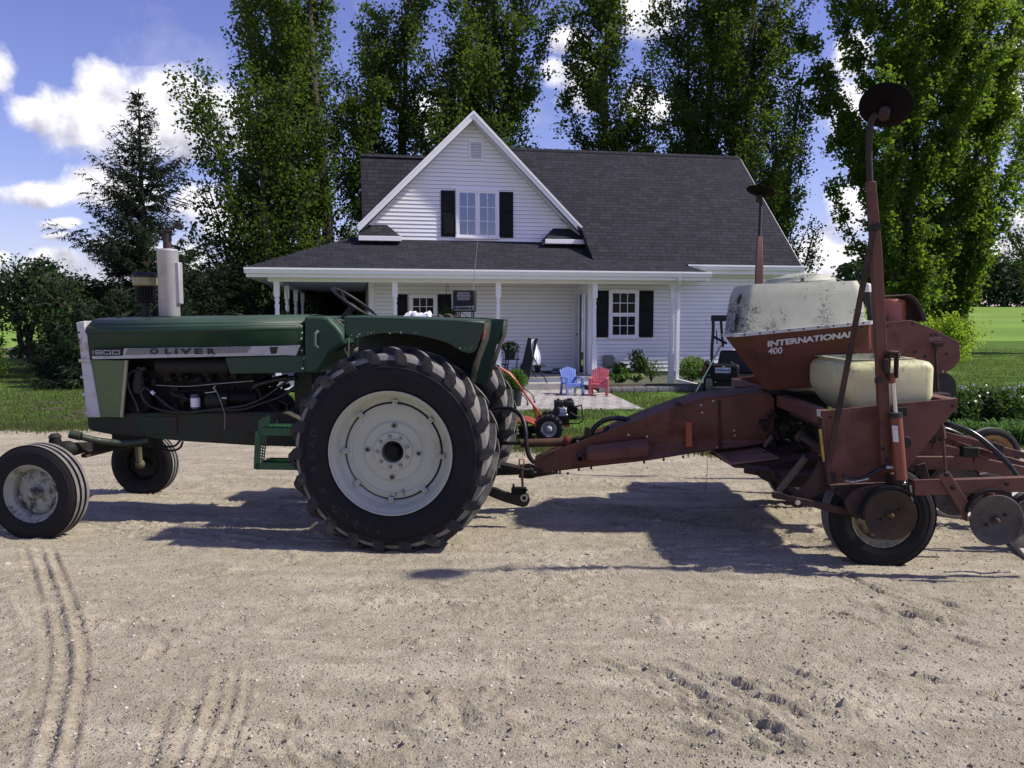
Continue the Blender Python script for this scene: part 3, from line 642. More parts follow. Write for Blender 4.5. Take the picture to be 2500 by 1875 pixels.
# posts: turned shafts
def post(x, y, z0, z1, w=.062, parent=house):
    mb = MB(); mb.box(x-w, x+w, y-w, y+w, z0, z0+.78); mb.box(x-w, x+w, y-w, y+w, z1-.34, z1)
    pr = [(w*.98, .78), (w*.7, .80), (w*.95, .83), (w*.95, .86), (w*.65, .88), (w*.9, .93), (w*.92, 1.0), (w*.84, (z1-z0)*.55), (w*.78, z1-z0-.62), (w*.9, z1-z0-.55), (w*.9, z1-z0-.52), (w*.62, z1-z0-.49), (w*.8, z1-z0-.44), (w*.95, z1-z0-.40), (w*.7, z1-z0-.36), (w*.95, z1-z0-.34)]
    mb.lathe([(r, z0+h) for r, h in pr], (x, y, 0), 'z', 16)
    return mb.build('porch_post', M_trim, parent, angle=50)
for p in ((676, 720), (964, 720), (1216, 720), (1449.7, 900)): post(HH(p, 0)[0], 0, Zd, zs-.1)
xp0 = HH((676, 720), 0)[0]
for y in (2.8, 6.0, 9.2, 12.2, 15.4): post(xp0, y, Zd, zs-.1)
xc = HH((1640, 800), 0)[0]; post(xc, 0, .05, zs-.1)
# deck, skirt
xdk1 = HH(qK(1130, 1170), 0)[0]+.1
mb = MB(); n = int((xdk1-xp0)/.14)
for i in range(n+4): x = xp0-.3+i*.14; mb.box(x+.003, x+.137, -.12, BK-.001, Zd-.035, Zd)
for j in range(100): y = BK+j*.14; mb.box(xp0-.3, xcorn-.002, y+.003, y+.137, Zd-.035, Zd)
mb.build('porch_deck', M_deck, house, smooth=False)
mb = MB(); mb.box(xp0-.3, xdk1+.15, -.10, -.07, .07, Zd-.037); mb.box(xp0-.3, xp0-.27, -.07, 15.8, .05, Zd-.037); mb.build('deck_skirt', M_trim, house, bevel=.004)
# downspouts
mb = MB(); gx0 = HH(qK(1880, 300), -.5)[0]
pts = spline([(gx0, -.5, zgut-.11), (gx0, -.48, zgut-.22), (xc+.12, -.12, zgut-.45), (xc+.12, -.10, zgut-.6)], 5)+[Vector((xc+.12, -.10, .18))]
mb.loft([[(p.x+a*.038, p.y+b*.03, p.z) for a, b in ((-1,-1),(1,-1),(1,1),(-1,1))] for p in pts]); mb.bar((xc+.12, -.12, .16), (xc+.62, -.85, .03), .075, .055)
mb.build('downspout', M_trim, house, smooth=False)
mb = MB(); xq = xright+.02; pts = spline([(xq+.28, EV-.05, zre-.12), (xq+.27, EV-.02, zre-.26), (xq+.07, W1-.0, zre-.45), (xq+.06, W1+.04, zre-.6)], 5)+[Vector((xq+.06, W1+.04, .2))]
mb.loft([[(p.x+a*.038, p.y+b*.03, p.z) for a, b in ((-1,-1),(1,-1),(1,1),(-1,1))] for p in pts]); mb.build('downspout', M_trim, house, smooth=False)
# utility boxes on the wall
a = HH(qK(1190, 985), W1-.1); b = HH(qK(1278, 1095), W1-.1)
mb = MB(); mb.box(a[0], b[0], W1-.22, W1-.018, b[2], a[2]); mb.build('hose_reel_box', mat('olive_plastic', (.20, .22, .17), .6), house, bevel=.035, seg=3)
a = HH(qK(1282, 990), W1-.05); b = HH(qK(1330, 1040), W1-.05)
mb = MB(); mb.box(a[0], b[0], W1-.10, W1-.018, b[2], a[2]); mb.box(a[0]+.02, b[0]-.02, W1-.115, W1-.10, b[2]+.03, a[2]-.03); mb.build('outlet_cover', M_trim, house, bevel=.01)

# ------------------------------------------------------------------ porch things (in the house's frame)
Y_ = HF.yaw
def placed(o, x, y, z, rz=0):
    o.location = hloc(x, y, z); o.rotation_euler = (0, 0, Y_+rz); return o
M_mat = mat('black_doormat', (.012, .012, .012), .9)
a = HH(qK(640, 1130), BK-.3)[0]; b = HH(qK(1030, 1140), BK-.5)[0]
mb = MB(); mb.box(0, b-a, 0, .62, 0, .012); o = mb.build('doormat', M_mat, bevel=.004); placed(o, a, BK-.80, Zd+.001); tag(o, 'black doormat lying on the porch deck beside the open door', 'doormat')
def shoe(px, py, rz, label):
    t_ = thing('running_shoe', (0, 0, 0), 0, label, 'shoe', 'pair of shoes on the doormat')
    x = HH(qK(px, py), BK-.45)[0]; placed(t_, x, BK-.45, Zd+.013, rz)
    mb = MB(); sec = []
    for u, w, h in ((-.14, .025, .07), (-.12, .036, .10), (-.06, .038, .105), (0, .038, .08), (.06, .044, .06), (.11, .042, .045), (.145, .022, .03)):
        sec.append([(u, math.cos(k/8*6.283)*w, .022+max(0, math.sin(k/8*6.283))*h*.9) for k in range(8)])
    mb.loft(sec); mb.build('upper', mat('grey_mesh_fabric', (.10, .10, .11), .8), t_, angle=80)
    mb = MB(); mb.prism([(-.15, 0), (.15, .005), (.155, .02), (.1, .024), (-.15, .03)], -.042, .042); mb.build('sole', mat('pale_rubber', (.5, .5, .5), .7), t_, bevel=.006)
shoe(775, 1128, .3, 'grey running shoe, left one of the pair on the doormat'); shoe(805, 1122, .15, 'grey running shoe with its toe right, further back on the doormat')
# concrete step in front of the porch
a = HF.hz(qK(440, 1322), .0); b = HF.hz(qK(1024, 1326), .0)
mb = MB(); mb.box(0, b[0]-a[0]+.9, 0, .42, 0, .17); o = mb.build('porch_step', M_conc, bevel=.012); placed(o, a[0]-.9, -.62, 0); tag(o, 'long low grey concrete step in front of the white porch skirt', 'step')
# black iron bench, flower pots, stand
M_iron = mat('black_iron', (.014, .014, .015), .5, .5)
t_ = thing('iron_bench', (0, 0, 0), 0, 'black wrought iron bench with scrolled back on the porch by the second post', 'bench')
bx = HH(qK(225, 1000), .25)[0]; placed(t_, bx-.85, .9, Zd); t_.scale = (1, 1, .68)
mb = MB(); mb.tube(spline([(0, 0, .8), (.3, 0, .82), (.6, 0, .88), (.9, 0, .82), (1.2, 0, .8)], 5), .012)
for i in range(9): mb.tube([(.06+i*.135, 0, .42), (.06+i*.135, 0, .80)], .007, 6)
for x in (.45, .75): mb.tube([(x+.07*math.cos(k/10*6.3), 0, .72+.07*math.sin(k/10*6.3)) for k in range(11)], .007, 6)
for x in (0, 1.2): mb.tube([(x, 0, .8), (x, 0, .42)], .013)
mb.build('backrest', M_iron, t_)
mb = MB()
for j in range(5): mb.box(0, 1.2, -.42+j*.09, -.35+j*.09, .40, .42)
mb.build('seat', M_iron, t_)
for x in (.02, 1.18):
    for y in (-.4, -.02): mb = MB(); mb.tube([(x, y, .40), (x, y, 0)], .015); mb.build('leg', M_iron, t_)
for x in (.0, 1.2): mb = MB(); mb.tube(spline([(x, 0, .66), (x, -.2, .68), (x, -.42, .62), (x, -.4, .41)], 4), .012); mb.build('armrest', M_iron, t_)

# foliage helpers ------------------------------------------------------------
def leafmat(name, c1, c2, trans=.35, tc_=(.25, .42, .06), scale=1.2, gloss=.45):
    gloss = max(gloss, .6)
    m = bpy.data.materials.new(name); t = nt(m); out = N(t, 'ShaderNodeOutputMaterial'); b = N(t, 'ShaderNodeBsdfPrincipled', i_Roughness=gloss)
    b.inputs['Specular IOR Level'].default_value = .16
    tr = N(t, 'ShaderNodeBsdfTranslucent'); mx = N(t, 'ShaderNodeMixShader'); mx.inputs[0].default_value = trans
    tc = N(t, 'ShaderNodeTexCoord').outputs['Object']; n = noise(t, tc, scale, 2); n2 = noise(t, tc, 23, 1)
    f = mixc(t, .45, ramp(t, n, [(.3, 0), (.7, 1)]), ramp(t, n2, [(.3, 0), (.7, 1)]))
    L(t, mixc(t, f, c1, c2), b.inputs['Base Color']); L(t, mixc(t, f, tuple(x*.7 for x in tc_), tc_), tr.inputs[0])
    L(t, b.outputs[0], mx.inputs[1]); L(t, tr.outputs[0], mx.inputs[2]); L(t, mx.outputs[0], out.inputs[0]); return m
def leaves(name, cen, size, m, parent=None, r=None, aspect=.8, up=.0, jit=.35):
    """one small folded leaf (two triangles' worth of quad) per centre"""
    r = r or rng; n = len(cen); sz = size*(1+jit*(r.random(n)*2-1)); 
    d = r.normal(size=(n, 3)); d[:, 2] = d[:, 2]*.7-up; d /= np.linalg.norm(d, axis=1)[:, None]
    q = r.normal(size=(n, 3)); q -= d*(q*d).sum(1)[:, None]; q /= np.linalg.norm(q, axis=1)[:, None]
    h = (sz/2)[:, None]; a = cen-d*h; b = cen+q*h*aspect+d*h*.1; c = cen+d*h; e = cen-q*h*aspect+d*h*.1
    nn = np.cross(d, q)*h*.25; b = b+nn; e = e+nn
    V_ = np.stack([a, b, c, e], 1).reshape(-1, 3); F_ = np.arange(4*n).reshape(n, 4)
    return npmesh(name, V_, F_, m, parent)
def blob(n, c, rad, r=rng, shell=.35):
    d = r.normal(size=(n, 3)); d /= np.linalg.norm(d, axis=1)[:, None]; rr = (shell+(1-shell)*r.random(n))**.6
    return np.asarray(c)+d*rr[:, None]*np.asarray(rad)
M_lf = leafmat('leaf_green', (.035, .085, .018), (.07, .15, .03)); M_lfd = leafmat('leaf_dark', (.02, .05, .015), (.04, .09, .025), .2)
M_flow = mat('white_petals', (.75, .75, .72), .6)
M_pot = mat('dark_pot', (.014, .014, .016), .6)
def pot_plant(loc, rpot, hpot, rad, nl, label, flowers=0, base=0, name='potted_plant', grp=None, lm=None, hang=0):
    t_ = thing(name, loc, Y_, label, 'potted plant', grp); r = np.random.default_rng(int(loc[0]*100) & 255)
    mb = MB(); mb.lathe([(0, 0), (rpot*.7, 0), (rpot, hpot), (rpot*1.08, hpot), (rpot*1.08, hpot-.03), (rpot*1.0, hpot-.03)][:4]+[(rpot*.92, hpot), (rpot*.88, hpot-.03), (0, hpot-.03)], (0, 0, base), 'z', 20); mb.build('pot', M_pot, t_, angle=40)
    leaves('foliage', blob(nl, (0, 0, base+hpot+rad[2]*.55), rad, r, .2), .05, lm or M_lf, t_, r)
    if flowers: leaves('blossoms', blob(flowers, (0, 0, base+hpot+rad[2]*.6), tuple(x*1.02 for x in rad), r, .9), .035, M_flow, t_, r)
    return t_
fx = HH(qK(365, 1040), .35)
t_ = thing('plant_stand', hloc(fx[0], .35, Zd), Y_, 'round black wire plant stand holding a pot of white flowers on the porch', 'plant stand')
mb = MB()
for h, rr in ((0, .13), (.42, .20), (.62, .21)): mb.tube([(rr*math.cos(k/16*6.2832), rr*math.sin(k/16*6.2832), h) for k in range(17)], .007, 6, False)
mb.build('hoop', M_iron, t_)
for k in range(4): mb = MB(); c_, s__ = math.cos(k*1.57+.5), math.sin(k*1.57+.5); mb.tube([(.21*c_, .21*s__, .62), (.20*c_, .20*s__, .42), (.13*c_, .13*s__, 0)], .007, 6); mb.build('leg', M_iron, t_)
pot_plant(hloc(fx[0]-.03, .35, Zd+.42), .15, .22, (.24, .22, .14), 900, 'pot of small white flowers raised on the wire stand on the porch', 160, name='flower_pot')
for (u, v, lb) in ((470, 1160, 'small potted plant on the porch floor left of the towel covered chair'), (598, 1145, 'small dark flower pot on the porch floor right of the towel covered chair')):
    x = HH(qK(u, v), BK-.35)[0]; pot_plant(hloc(x, BK-.35, Zd), .08, .13, (.10, .1, .07), 160, lb, name='small_pot')
x, y, _ = G(*qE(505, 560)); x, y, _ = G(*qE(500, 610))
pot_plant((x, y, .02), .15, .36, (.24, .24, .24), 1500, 'tall dark pot of leafy plants standing on the paving behind the rear tyre', 0, name='tall_potted_plant')
# hanging baskets
def hang(px, lat, zc, label, rad, n=900):
    x = HH(px, lat)[0]; t_ = thing('hanging_basket', hloc(x, lat, zc), Y_, label, 'hanging basket')
    mb = MB(); mb.lathe([(0, -.16), (.10, -.15), (.17, 0), (.175, 0), (.16, -.02), (0, -.03)], (0, 0, 0), 'z', 20); mb.build('basket', M_pot, t_)
    mb = MB()
    for k in range(3): mb.tube([(.17*math.cos(k*2.1), .17*math.sin(k*2.1), 0), (0, 0, zs-zc)], .004, 5)
    mb.build('hanger', M_iron, t_); r = np.random.default_rng(int(px[0])); leaves('foliage', blob(n, (0, 0, rad[2]*.1), rad, r, .2), .05, M_lfd, t_, r)
hang(qC(300, 340), .6, 1.66, 'dark hanging basket between the porch posts at the left corner', (.20, .2, .2))
hang(qC(1555, 330), .75, 1.72, 'hanging basket of dark foliage in front of the porch window shutter', (.24, .2, .22))
# chair with towel: folded dark sling chair standing on the step
x = HH(qK(510, 1100), -.35)[0]; t_ = thing('sling_chair', hloc(x+.02, -.4, .172), R(22), 'dark sling chair on the concrete step with a white towel over it', 'chair')
mb = MB(); mb.loft([[(-.12+.0, -.25, .12), (-.12, .25, .12), (-.09, .25, .12), (-.09, -.25, .12)], [(.08, -.25, 1.05), (.08, .25, 1.05), (.11, .25, 1.05), (.11, -.25, 1.05)]]); mb.build('backrest', mat('charcoal_sling', (.02, .02, .022), .8), t_, bevel=.01)
mb = MB(); mb.box(-.10, .34, -.25, .25, .40, .43); mb.build('seat', mat('charcoal_sling', (.02,.02,.022)), t_, bevel=.01)
for sy in (-.26, .26):
    mb = MB(); mb.tube([(-.16, sy, 0), (.10, sy, 1.06)], .014); mb.build('rail', M_iron, t_); mb = MB(); mb.tube([(.36, sy, 0), (.0, sy, .62)], .014); mb.build('leg', M_iron, t_)
xt = x
mb = MB(); sec = []
for i in range(13):
    u = i/12; w = .085+.045*u; 
    xx, zz = (.02-.03*math.sin(u*7), 1.02-.62*u)
    sec.append([(xx+.10+.07*u+.02*math.sin(k*2.2+i*.4), -.02+w*(k/8*2-1), zz+.02*math.cos(k*1.7)) for k in range(9)])
mb.loft(sec, closed=False); mb2 = mb
o = mb.build('towel', mat('white_towel', (.72, .72, .78), .9, bump=.4, bs=90), solid=.014, subd=1, angle=90); o.location = hloc(x+.08, -.42, .19); o.rotation_euler = (0, 0, R(-52)); tag(o, 'white towel draped over the back of the dark sling chair', 'towel')

# child's plastic chairs (adirondack style)
def kid_chair(p, rz, c, label):
    x, y, _ = G(*p); t_ = thing('child_armchair', (x, y, .018), rz, label, 'chair', 'plastic child armchairs on the paving')
    m = mat('plastic_'+label.split()[0], c, .45, var=.05)
    # seat faces -y
    mb = MB(); W_ = .17
    for i in range(7):
        u = (i-3)/3; mb.add([], [])
        x0 = u*W_*.80-.021; x1 = x0+.042; hh = .585-.055*abs(u)**1.6; fan = 1.22
        mb.loft([[(x0, .13, .245), (x1, .13, .245), (x1, .145, .245), (x0, .145, .245)], [(x0*1.12, .19, .42), (x1*1.12, .19, .42), (x1*1.12, .205, .42), (x0*1.12, .205, .42)], [(x0*fan, .245, hh), (x1*fan, .245, hh), (x1*fan, .26, hh), (x0*fan, .26, hh)]])
    mb.box(-W_*.9, W_*.9, .135, .15, .22, .27); mb.build('backrest', m, t_, bevel=.004)
    mb = MB()
    mb.loft([[(-W_, -.16, .232), (W_, -.16, .232), (W_, -.16, .255), (-W_, -.16, .255)], [(-W_*.95, .15, .215), (W_*.95, .15, .215), (W_*.95, .15, .24), (-W_*.95, .15, .24)]])
    mb.box(-W_-.015, W_+.015, -.185, -.165, .17, .255); mb.build('seat', m, t_, bevel=.008)
    for s_ in (-1, 1):
        mb = MB(); mb.loft([[(s_*(W_+a), y, z+b) for a, b in ((-.025, 0), (.035, 0), (.035, .022), (-.025, .022))] for y, z in ((-.20, .355), (.0, .36), (.19, .35))]); mb.build('armrest', m, t_, bevel=.008)
        mb = MB(); mb.loft([[(s_*(W_+.01+a*.028+(.0)), -.175+b*.02-(.03 if z == 0 else 0), z) for a, b in ((-1,-1),(1,-1),(1,1),(-1,1))] for z in (0, .24, .355)]); mb.build('front_leg', m, t_, bevel=.005)
        mb = MB(); mb.loft([[(s_*(W_-.005+a*.022), .16+b*.02+(.05 if z == 0 else 0), z) for a, b in ((-1,-1),(1,-1),(1,1),(-1,1))] for z in (0, .24, .35)]); mb.build('rear_leg', m, t_, bevel=.005)
    for k in [q for q in bpy.data.objects if q.parent == t_]: k.scale = (1, 1, 1)
    t_.scale = (1.02, 1.02, 1.02); return t_
kid_chair(qK(905, 1345), R(18), (.12, .19, .50), 'blue plastic child armchair with slatted back on the paving'); kid_chair(qK(1152, 1352), R(-12), (.55, .12, .14), 'red plastic child armchair with slatted back on the paving')
rock(*qK(1100, 1330), .085, 'round tan fieldstone on the paving behind the red chair', 'fieldstone')

# patio, retaining wall, lawn
def poly_obj(name, pts, z, m, kind='structure', th=.0):
    mb = MB(); n = len(pts)
    if th: mb.add([(x, y, z) for x, y in pts]+[(x, y, z-th) for x, y in pts], [tuple(range(n))]+[(i, i+n, (i+1) % n+n, (i+1) % n) for i in range(n)])
    else: mb.add([(x, y, z) for x, y in pts], [tuple(range(n))])
    o = mb.build(name, m, smooth=False, weld=True); return tag(o, kind=kind)
def paver():
    m = bpy.data.materials.new('pavers'); t = nt(m); out = N(t, 'ShaderNodeOutputMaterial'); b = N(t, 'ShaderNodeBsdfPrincipled', i_Roughness=.9); L(t, b.outputs[0], out.inputs[0])
    tc = N(t, 'ShaderNodeTexCoord').outputs['Object']; mp = N(t, 'ShaderNodeMapping'); mp.inputs['Rotation'].default_value = (0, 0, R(-34)); L(t, tc, mp.inputs[0])
    br = N(t, 'ShaderNodeTexBrick', i_Scale=1.0, offset=.5); L(t, mp.outputs[0], br.inputs['Vector'])
    br.inputs['Color1'].default_value = (.34, .32, .30, 1); br.inputs['Color2'].default_value = (.46, .43, .40, 1); br.inputs['Mortar'].default_value = (.035, .03, .028, 1)
    br.inputs['Mortar Size'].default_value = .016; br.inputs['Brick Width'].default_value = .34; br.inputs['Row Height'].default_value = .2
    n = noise(t, tc, 20, 4); c = mixc(t, .3, br.outputs[0], ramp(t, n, [(.3, .2), (.7, .8)]), 'OVERLAY'); L(t, c, b.inputs['Base Color'])
    bn = N(t, 'ShaderNodeBump', i_Strength=.5, i_Distance=.01, invert=True); L(t, br.outputs['Fac'], bn.inputs['Height']); L(t, bn.outputs[0], b.inputs['Normal']); return m
a = G(1573, 1001)[:2]; b = G(1489, 962)[:2]; c = HF.w(b[0]*0+3.4, -.66)[:2]; 
pl = [G(1100, 1003)[:2], a, b, G(1420, 952)[:2], HF.w(-4, -.2)[:2]]
poly_obj('paved_patio', pl, .016, paver(), th=.05)
# lawns: the grass sheet with wandering edges
M_lawn = mat('lawn_soil', (.085, .150, .030), 1.0, spec=.02, var=.30, vs=1.2, bump=.6, bs=12, dirt=(.16, .17, .06), da=.4, ds=.5, dlo=.54)
edge = [(-900,1030),(-300,1042),(0,1046),(120,1050),(250,1044),(330,1052),(450,1060),(620,1075),(800,1088),(1000,1095),(1150,1096),(1300,1100),(1420,1105),(1500,1098),(1620,1100),(1760,1112),(1900,1108),(2050,1120),(2150,1105),(2235,1112)]
E_ = []
re_ = random.Random(3)
for (x0, y0), (x1, y1) in zip(edge[:-1], edge[1:]):
    for k in range(6): u = k/6; g_ = G(x0+(x1-x0)*u, y0+(y1-y0)*u+re_.uniform(-3, 3)); E_.append(g_[:2])
sl = [G(2235, 1142)[:2], G(2330, 1138)[:2], G(2700, 1120)[:2]]
lawn_far = [G(2700, 1085)[:2], (60, 13), (60, 56), (20, 58), (0, 50), (-8, 34), (-60, 31)]
lawn_pts = E_+[G(2300, 1120)[:2]]+lawn_far
tag(poly_obj('lawn', lawn_pts, .010, M_lawn), kind='structure')
M_field = mat('crop_field', (.17, .27, .055), 1.0, spec=.02, var=.22, vs=.05, bump=.4, bs=3, dirt=(.24, .33, .09), da=.6, ds=.02)
gx = np.linspace(-420, 420, 40); gy = np.concatenate([np.linspace(30, 56, 6), np.linspace(56.5, 300, 36)]); X, Y = np.meshgrid(gx, gy); Z = rise(Y)+.03-(Y < 56.2)*(X > -14)*.3
tag(npmesh('crop_field', np.stack([X.ravel(), Y.ravel(), Z.ravel()], 1), gridfaces(len(gx), len(gy)), M_field, smooth=True), kind='structure')
poly_obj('concrete_pad', [G(2238, 1146)[:2], G(2240, 1235)[:2], G(2300, 1260)[:2], G(2380, 1274)[:2], G(2462, 1322)[:2], G(2500, 1366)[:2], G(2760, 1560)[:2], G(2900, 1300)[:2], G(2760, 1128)[:2]], .042, mat('pale_concrete', (.47, .45, .41), .85, var=.08, vs=2, bump=.15, bs=60), th=.08)
# grass blades ---------------------------------------------------------------
from mathutils.geometry import tessellate_polygon
def inpoly(px, py, poly):
    c = np.zeros(px.shape, bool); n = len(poly); j = n-1
    for i in range(n):
        xi, yi = poly[i]; xj, yj = poly[j]
        c ^= ((yi > py) != (yj > py)) & (px < (xj-xi)*(py-yi)/((yj-yi) or 1e-9)+xi); j = i
    return c
def blades(name, P, h, w, m, lean=.5, seed=1, z0=.008, hj=.6):
    r = np.random.default_rng(seed); n = len(P); a = r.random(n)*6.283; hh = h*(1-hj/2+hj*r.random(n)); ww = w*(.6+.8*r.random(n))
    base = np.column_stack([P, np.full(n, z0)]); dx = np.column_stack([np.cos(a), np.sin(a), np.zeros(n)])
    la = r.random(n)*6.283; ln = np.column_stack([np.cos(la), np.sin(la), np.zeros(n)])*(lean*hh*r.random(n))[:, None]
    v0 = base-dx*ww[:, None]; v1 = base+dx*ww[:, None]; v2 = base+ln+np.column_stack([np.zeros((n, 2)), hh])
    return npmesh(name, np.stack([v0, v1, v2], 1).reshape(-1, 3), np.arange(3*n).reshape(n, 3), m)
M_bl = leafmat('grass_blades', (.060, .085, .026), (.125, .145, .052), .3, (.22, .29, .07), 1.3, .6)
r = np.random.default_rng(4)
n = 330000; yy = 10.2*(44/10.2)**r.random(n); xx = yy*(r.random(n)*1.5-.75)
ok = inpoly(xx, yy, lawn_pts) & ~inpoly(xx, yy, pl)
hx = (xx-HF.ox)*HF.ex[0]+(yy-HF.oy)*HF.ex[1]; hy = (xx-HF.ox)*HF.ey[0]+(yy-HF.oy)*HF.ey[1]
ok &= ~((hx > lx) & (hx < xre) & (hy > -.7))
bare = gauss_noise(xx+40, yy+20, .9, 31, 4); ok &= ~((bare > .22) & (r.random(n) < .8)) 
P = np.column_stack([xx, yy])[ok]
o = blades('lawn_grass', P, .05, .008, M_bl, seed=5); tag(o, 'short mown grass covering the lawn in front of the house', 'grass', kind='stuff')
# ragged longer grass at the lawn's edge with the gravel
Ea = np.array(E_); k = r.integers(0, len(Ea)-1, 26000); u = r.random(26000)[:, None]; P = Ea[k]*(1-u)+Ea[k+1]*u+np.column_stack([r.normal(0, .12, 26000), r.normal(.12, .22, 26000)])
o = blades('edge_grass', P, .07, .007, M_bl, .7, 6); tag(o, 'ragged longer grass along the edge between lawn and gravel', 'grass', kind='stuff')
# clods of bare soil on the left lawn
M_clod = mat('dark_soil', (.075, .06, .04), .95, var=.4, bump=.6, bs=30)
cl_ = [(375,1036,40),(330,1040,30),(250,1023,0),(125,1002,18),(118,985,16),(210,1011,14),(165,1023,30),(60,1041,14),(90,1040,14)]
mb = MB(); rr_ = random.Random(8)
for cx_, cy_, s_ in cl_:
    for k in range(26):
        x, y, _ = G(cx_+rr_.gauss(0, s_+6), cy_+rr_.gauss(0, 2.2)); q = rr_.uniform(.02, .06); mb.ball((x, y, .012), q, 6, 1, .8, .55)
tag(mb.build('soil_clods', M_clod, angle=70), 'dark clods of turned soil lying on the left lawn', 'soil', kind='stuff')
# retaining wall of split-face blocks
a = HF.hz(qK(1150, 1330), 0); b = HF.hz(qK(2150, 1325), 0)
t_ = thing('retaining_wall', HF.w(a[0], a[1]), HF.yaw, 'low garden edging wall of split grey blocks in front of the flower bed', 'wall')
mb = MB(); x = 0; y_ = 0; rr_ = random.Random(2); Lw = b[0]-a[0]
while x < Lw+1.2:
    w = rr_.uniform(.24, .31); j = rr_.uniform(-.008, .008)
    mb.loft([[(x+.004, j, 0), (x+w-.004, j, 0), (x+w-.03, .22, 0), (x+.03, .22, 0)], [(x+.004, j-.008, .06), (x+w-.004, j-.008, .06), (x+w-.03, .22, .06), (x+.03, .22, .06)], [(x+.006, j+.006, .125), (x+w-.006, j+.006, .125), (x+w-.03, .22, .125), (x+.03, .22, .125)]]); x += w
mb.build('block_course', mat('split_block', (.17, .17, .17), .95, var=.35, vs=14, bump=.9, bs=35), t_, bevel=.008, angle=20)
mb = MB(); mb.box(0, Lw+1.1, .18, 1.2, -.02, .10); o = mb.build('bed_soil', mat('bed_soil', (.05, .035, .025), .95, bump=.5, bs=30)); o.location = HF.w(a[0], a[1]); o.rotation_euler = (0, 0, HF.yaw); tag(o, kind='structure')
BED = a
# shrubs of the bed
def shrub(p, lat, rad, n, label, lm=M_lf, leaf=.05, stems=6, name='garden_shrub', zb=.1, aspect=.75, open_=0):
    x = HH(p, lat)[0]; loc = hloc(x, lat, zb); t_ = thing(name, loc, Y_, label, 'shrub'); r = np.random.default_rng(int(p[0]))
    mb = MB(); tips = []
    for i in range(stems):
        a = r.random()*6.283; q = np.array([math.cos(a)*rad[0]*.8*r.random()**.5, math.sin(a)*rad[1]*.8*r.random()**.5, rad[2]*2*(.5+.5*r.random())])
        mb.tube(spline([(0, 0, 0), (q[0]*.3, q[1]*.3, q[2]*.45), tuple(q)], 4), [.011, .011, .01, .009, .008, .007, .006, .005, .004][:9], 6); tips.append(q)
    mb.build('stems', mat('twig', (.10, .075, .05), .8), t_)
    if open_:
        C = []
        for q in tips:
            for k in range(5): f = .45+.6*r.random(); C.append(blob(n//(stems*5), q*f+r.normal(0, .05, 3), (rad[0]*.35, rad[1]*.35, rad[2]*.25), r, .1))
        C = np.concatenate(C)
    else: C = blob(n, (0, 0, rad[2]), rad, r, .25)
    leaves('foliage', C, leaf, lm, t_, r, aspect); return t_
M_lb = leafmat('leaf_bright', (.06, .13, .02), (.12, .22, .04), .35, (.3, .5, .08))
shrub(qK(1500, 1150), .15, (.30, .3, .46), 700, 'tall open leafy shrub against the siding below the small window', M_lfd, .07, 9, open_=1)
shrub(qK(1340, 1180), .15, (.24, .25, .25), 560, 'broad leaved dark green shrub below the hose reel box', M_lf, .09, 6)
shrub(qK(1620, 1190), .1, (.42, .3, .30), 420, 'thin twiggy shrub with small leaves left of the corner downspout', M_lf, .05, 10, open_=1)
shrub(qK(1995, 1170), .1, (.38, .32, .33), 1700, 'bushy yellow green shrub against the siding right of the corner downspout', M_lb, .055, 12)
def hosta(p, lat, s_, label, var_=0):
    x = HH(p, lat)[0]; t_ = thing('hosta_plant', hloc(x, lat, .1), Y_, label, 'hosta'); r = random.Random(int(p[0]))
    mb = MB()
    for i in range(34):
        a = r.random()*6.283; l = s_*r.uniform(.6, 1.1); z = s_*r.uniform(.35, .8); w = s_*.17; c_, s__ = math.cos(a), math.sin(a)
        mid = (c_*l*.5, s__*l*.5, z); tip = (c_*l, s__*l, z*.55); n_ = (-s__*w, c_*w, 0)
        mb.add([(0, 0, 0), (mid[0]+n_[0], mid[1]+n_[1], mid[2]), tip, (mid[0]-n_[0], mid[1]-n_[1], mid[2]), (mid[0], mid[1], mid[2]-.02)], [(0, 4, 1), (0, 3, 4), (4, 2, 1), (3, 2, 4)])
    mb.build('foliage', leafmat('variegated', (.06, .12, .03), (.30, .33, .14), .3) if var_ else M_lf, t_)
hosta(qK(1480, 1270), -.1, .34, 'hosta with pale edged arching leaves behind the edging blocks', 1); hosta(qK(1330, 1280), -.15, .36, 'plain green hosta behind the edging blocks beside the red chair')
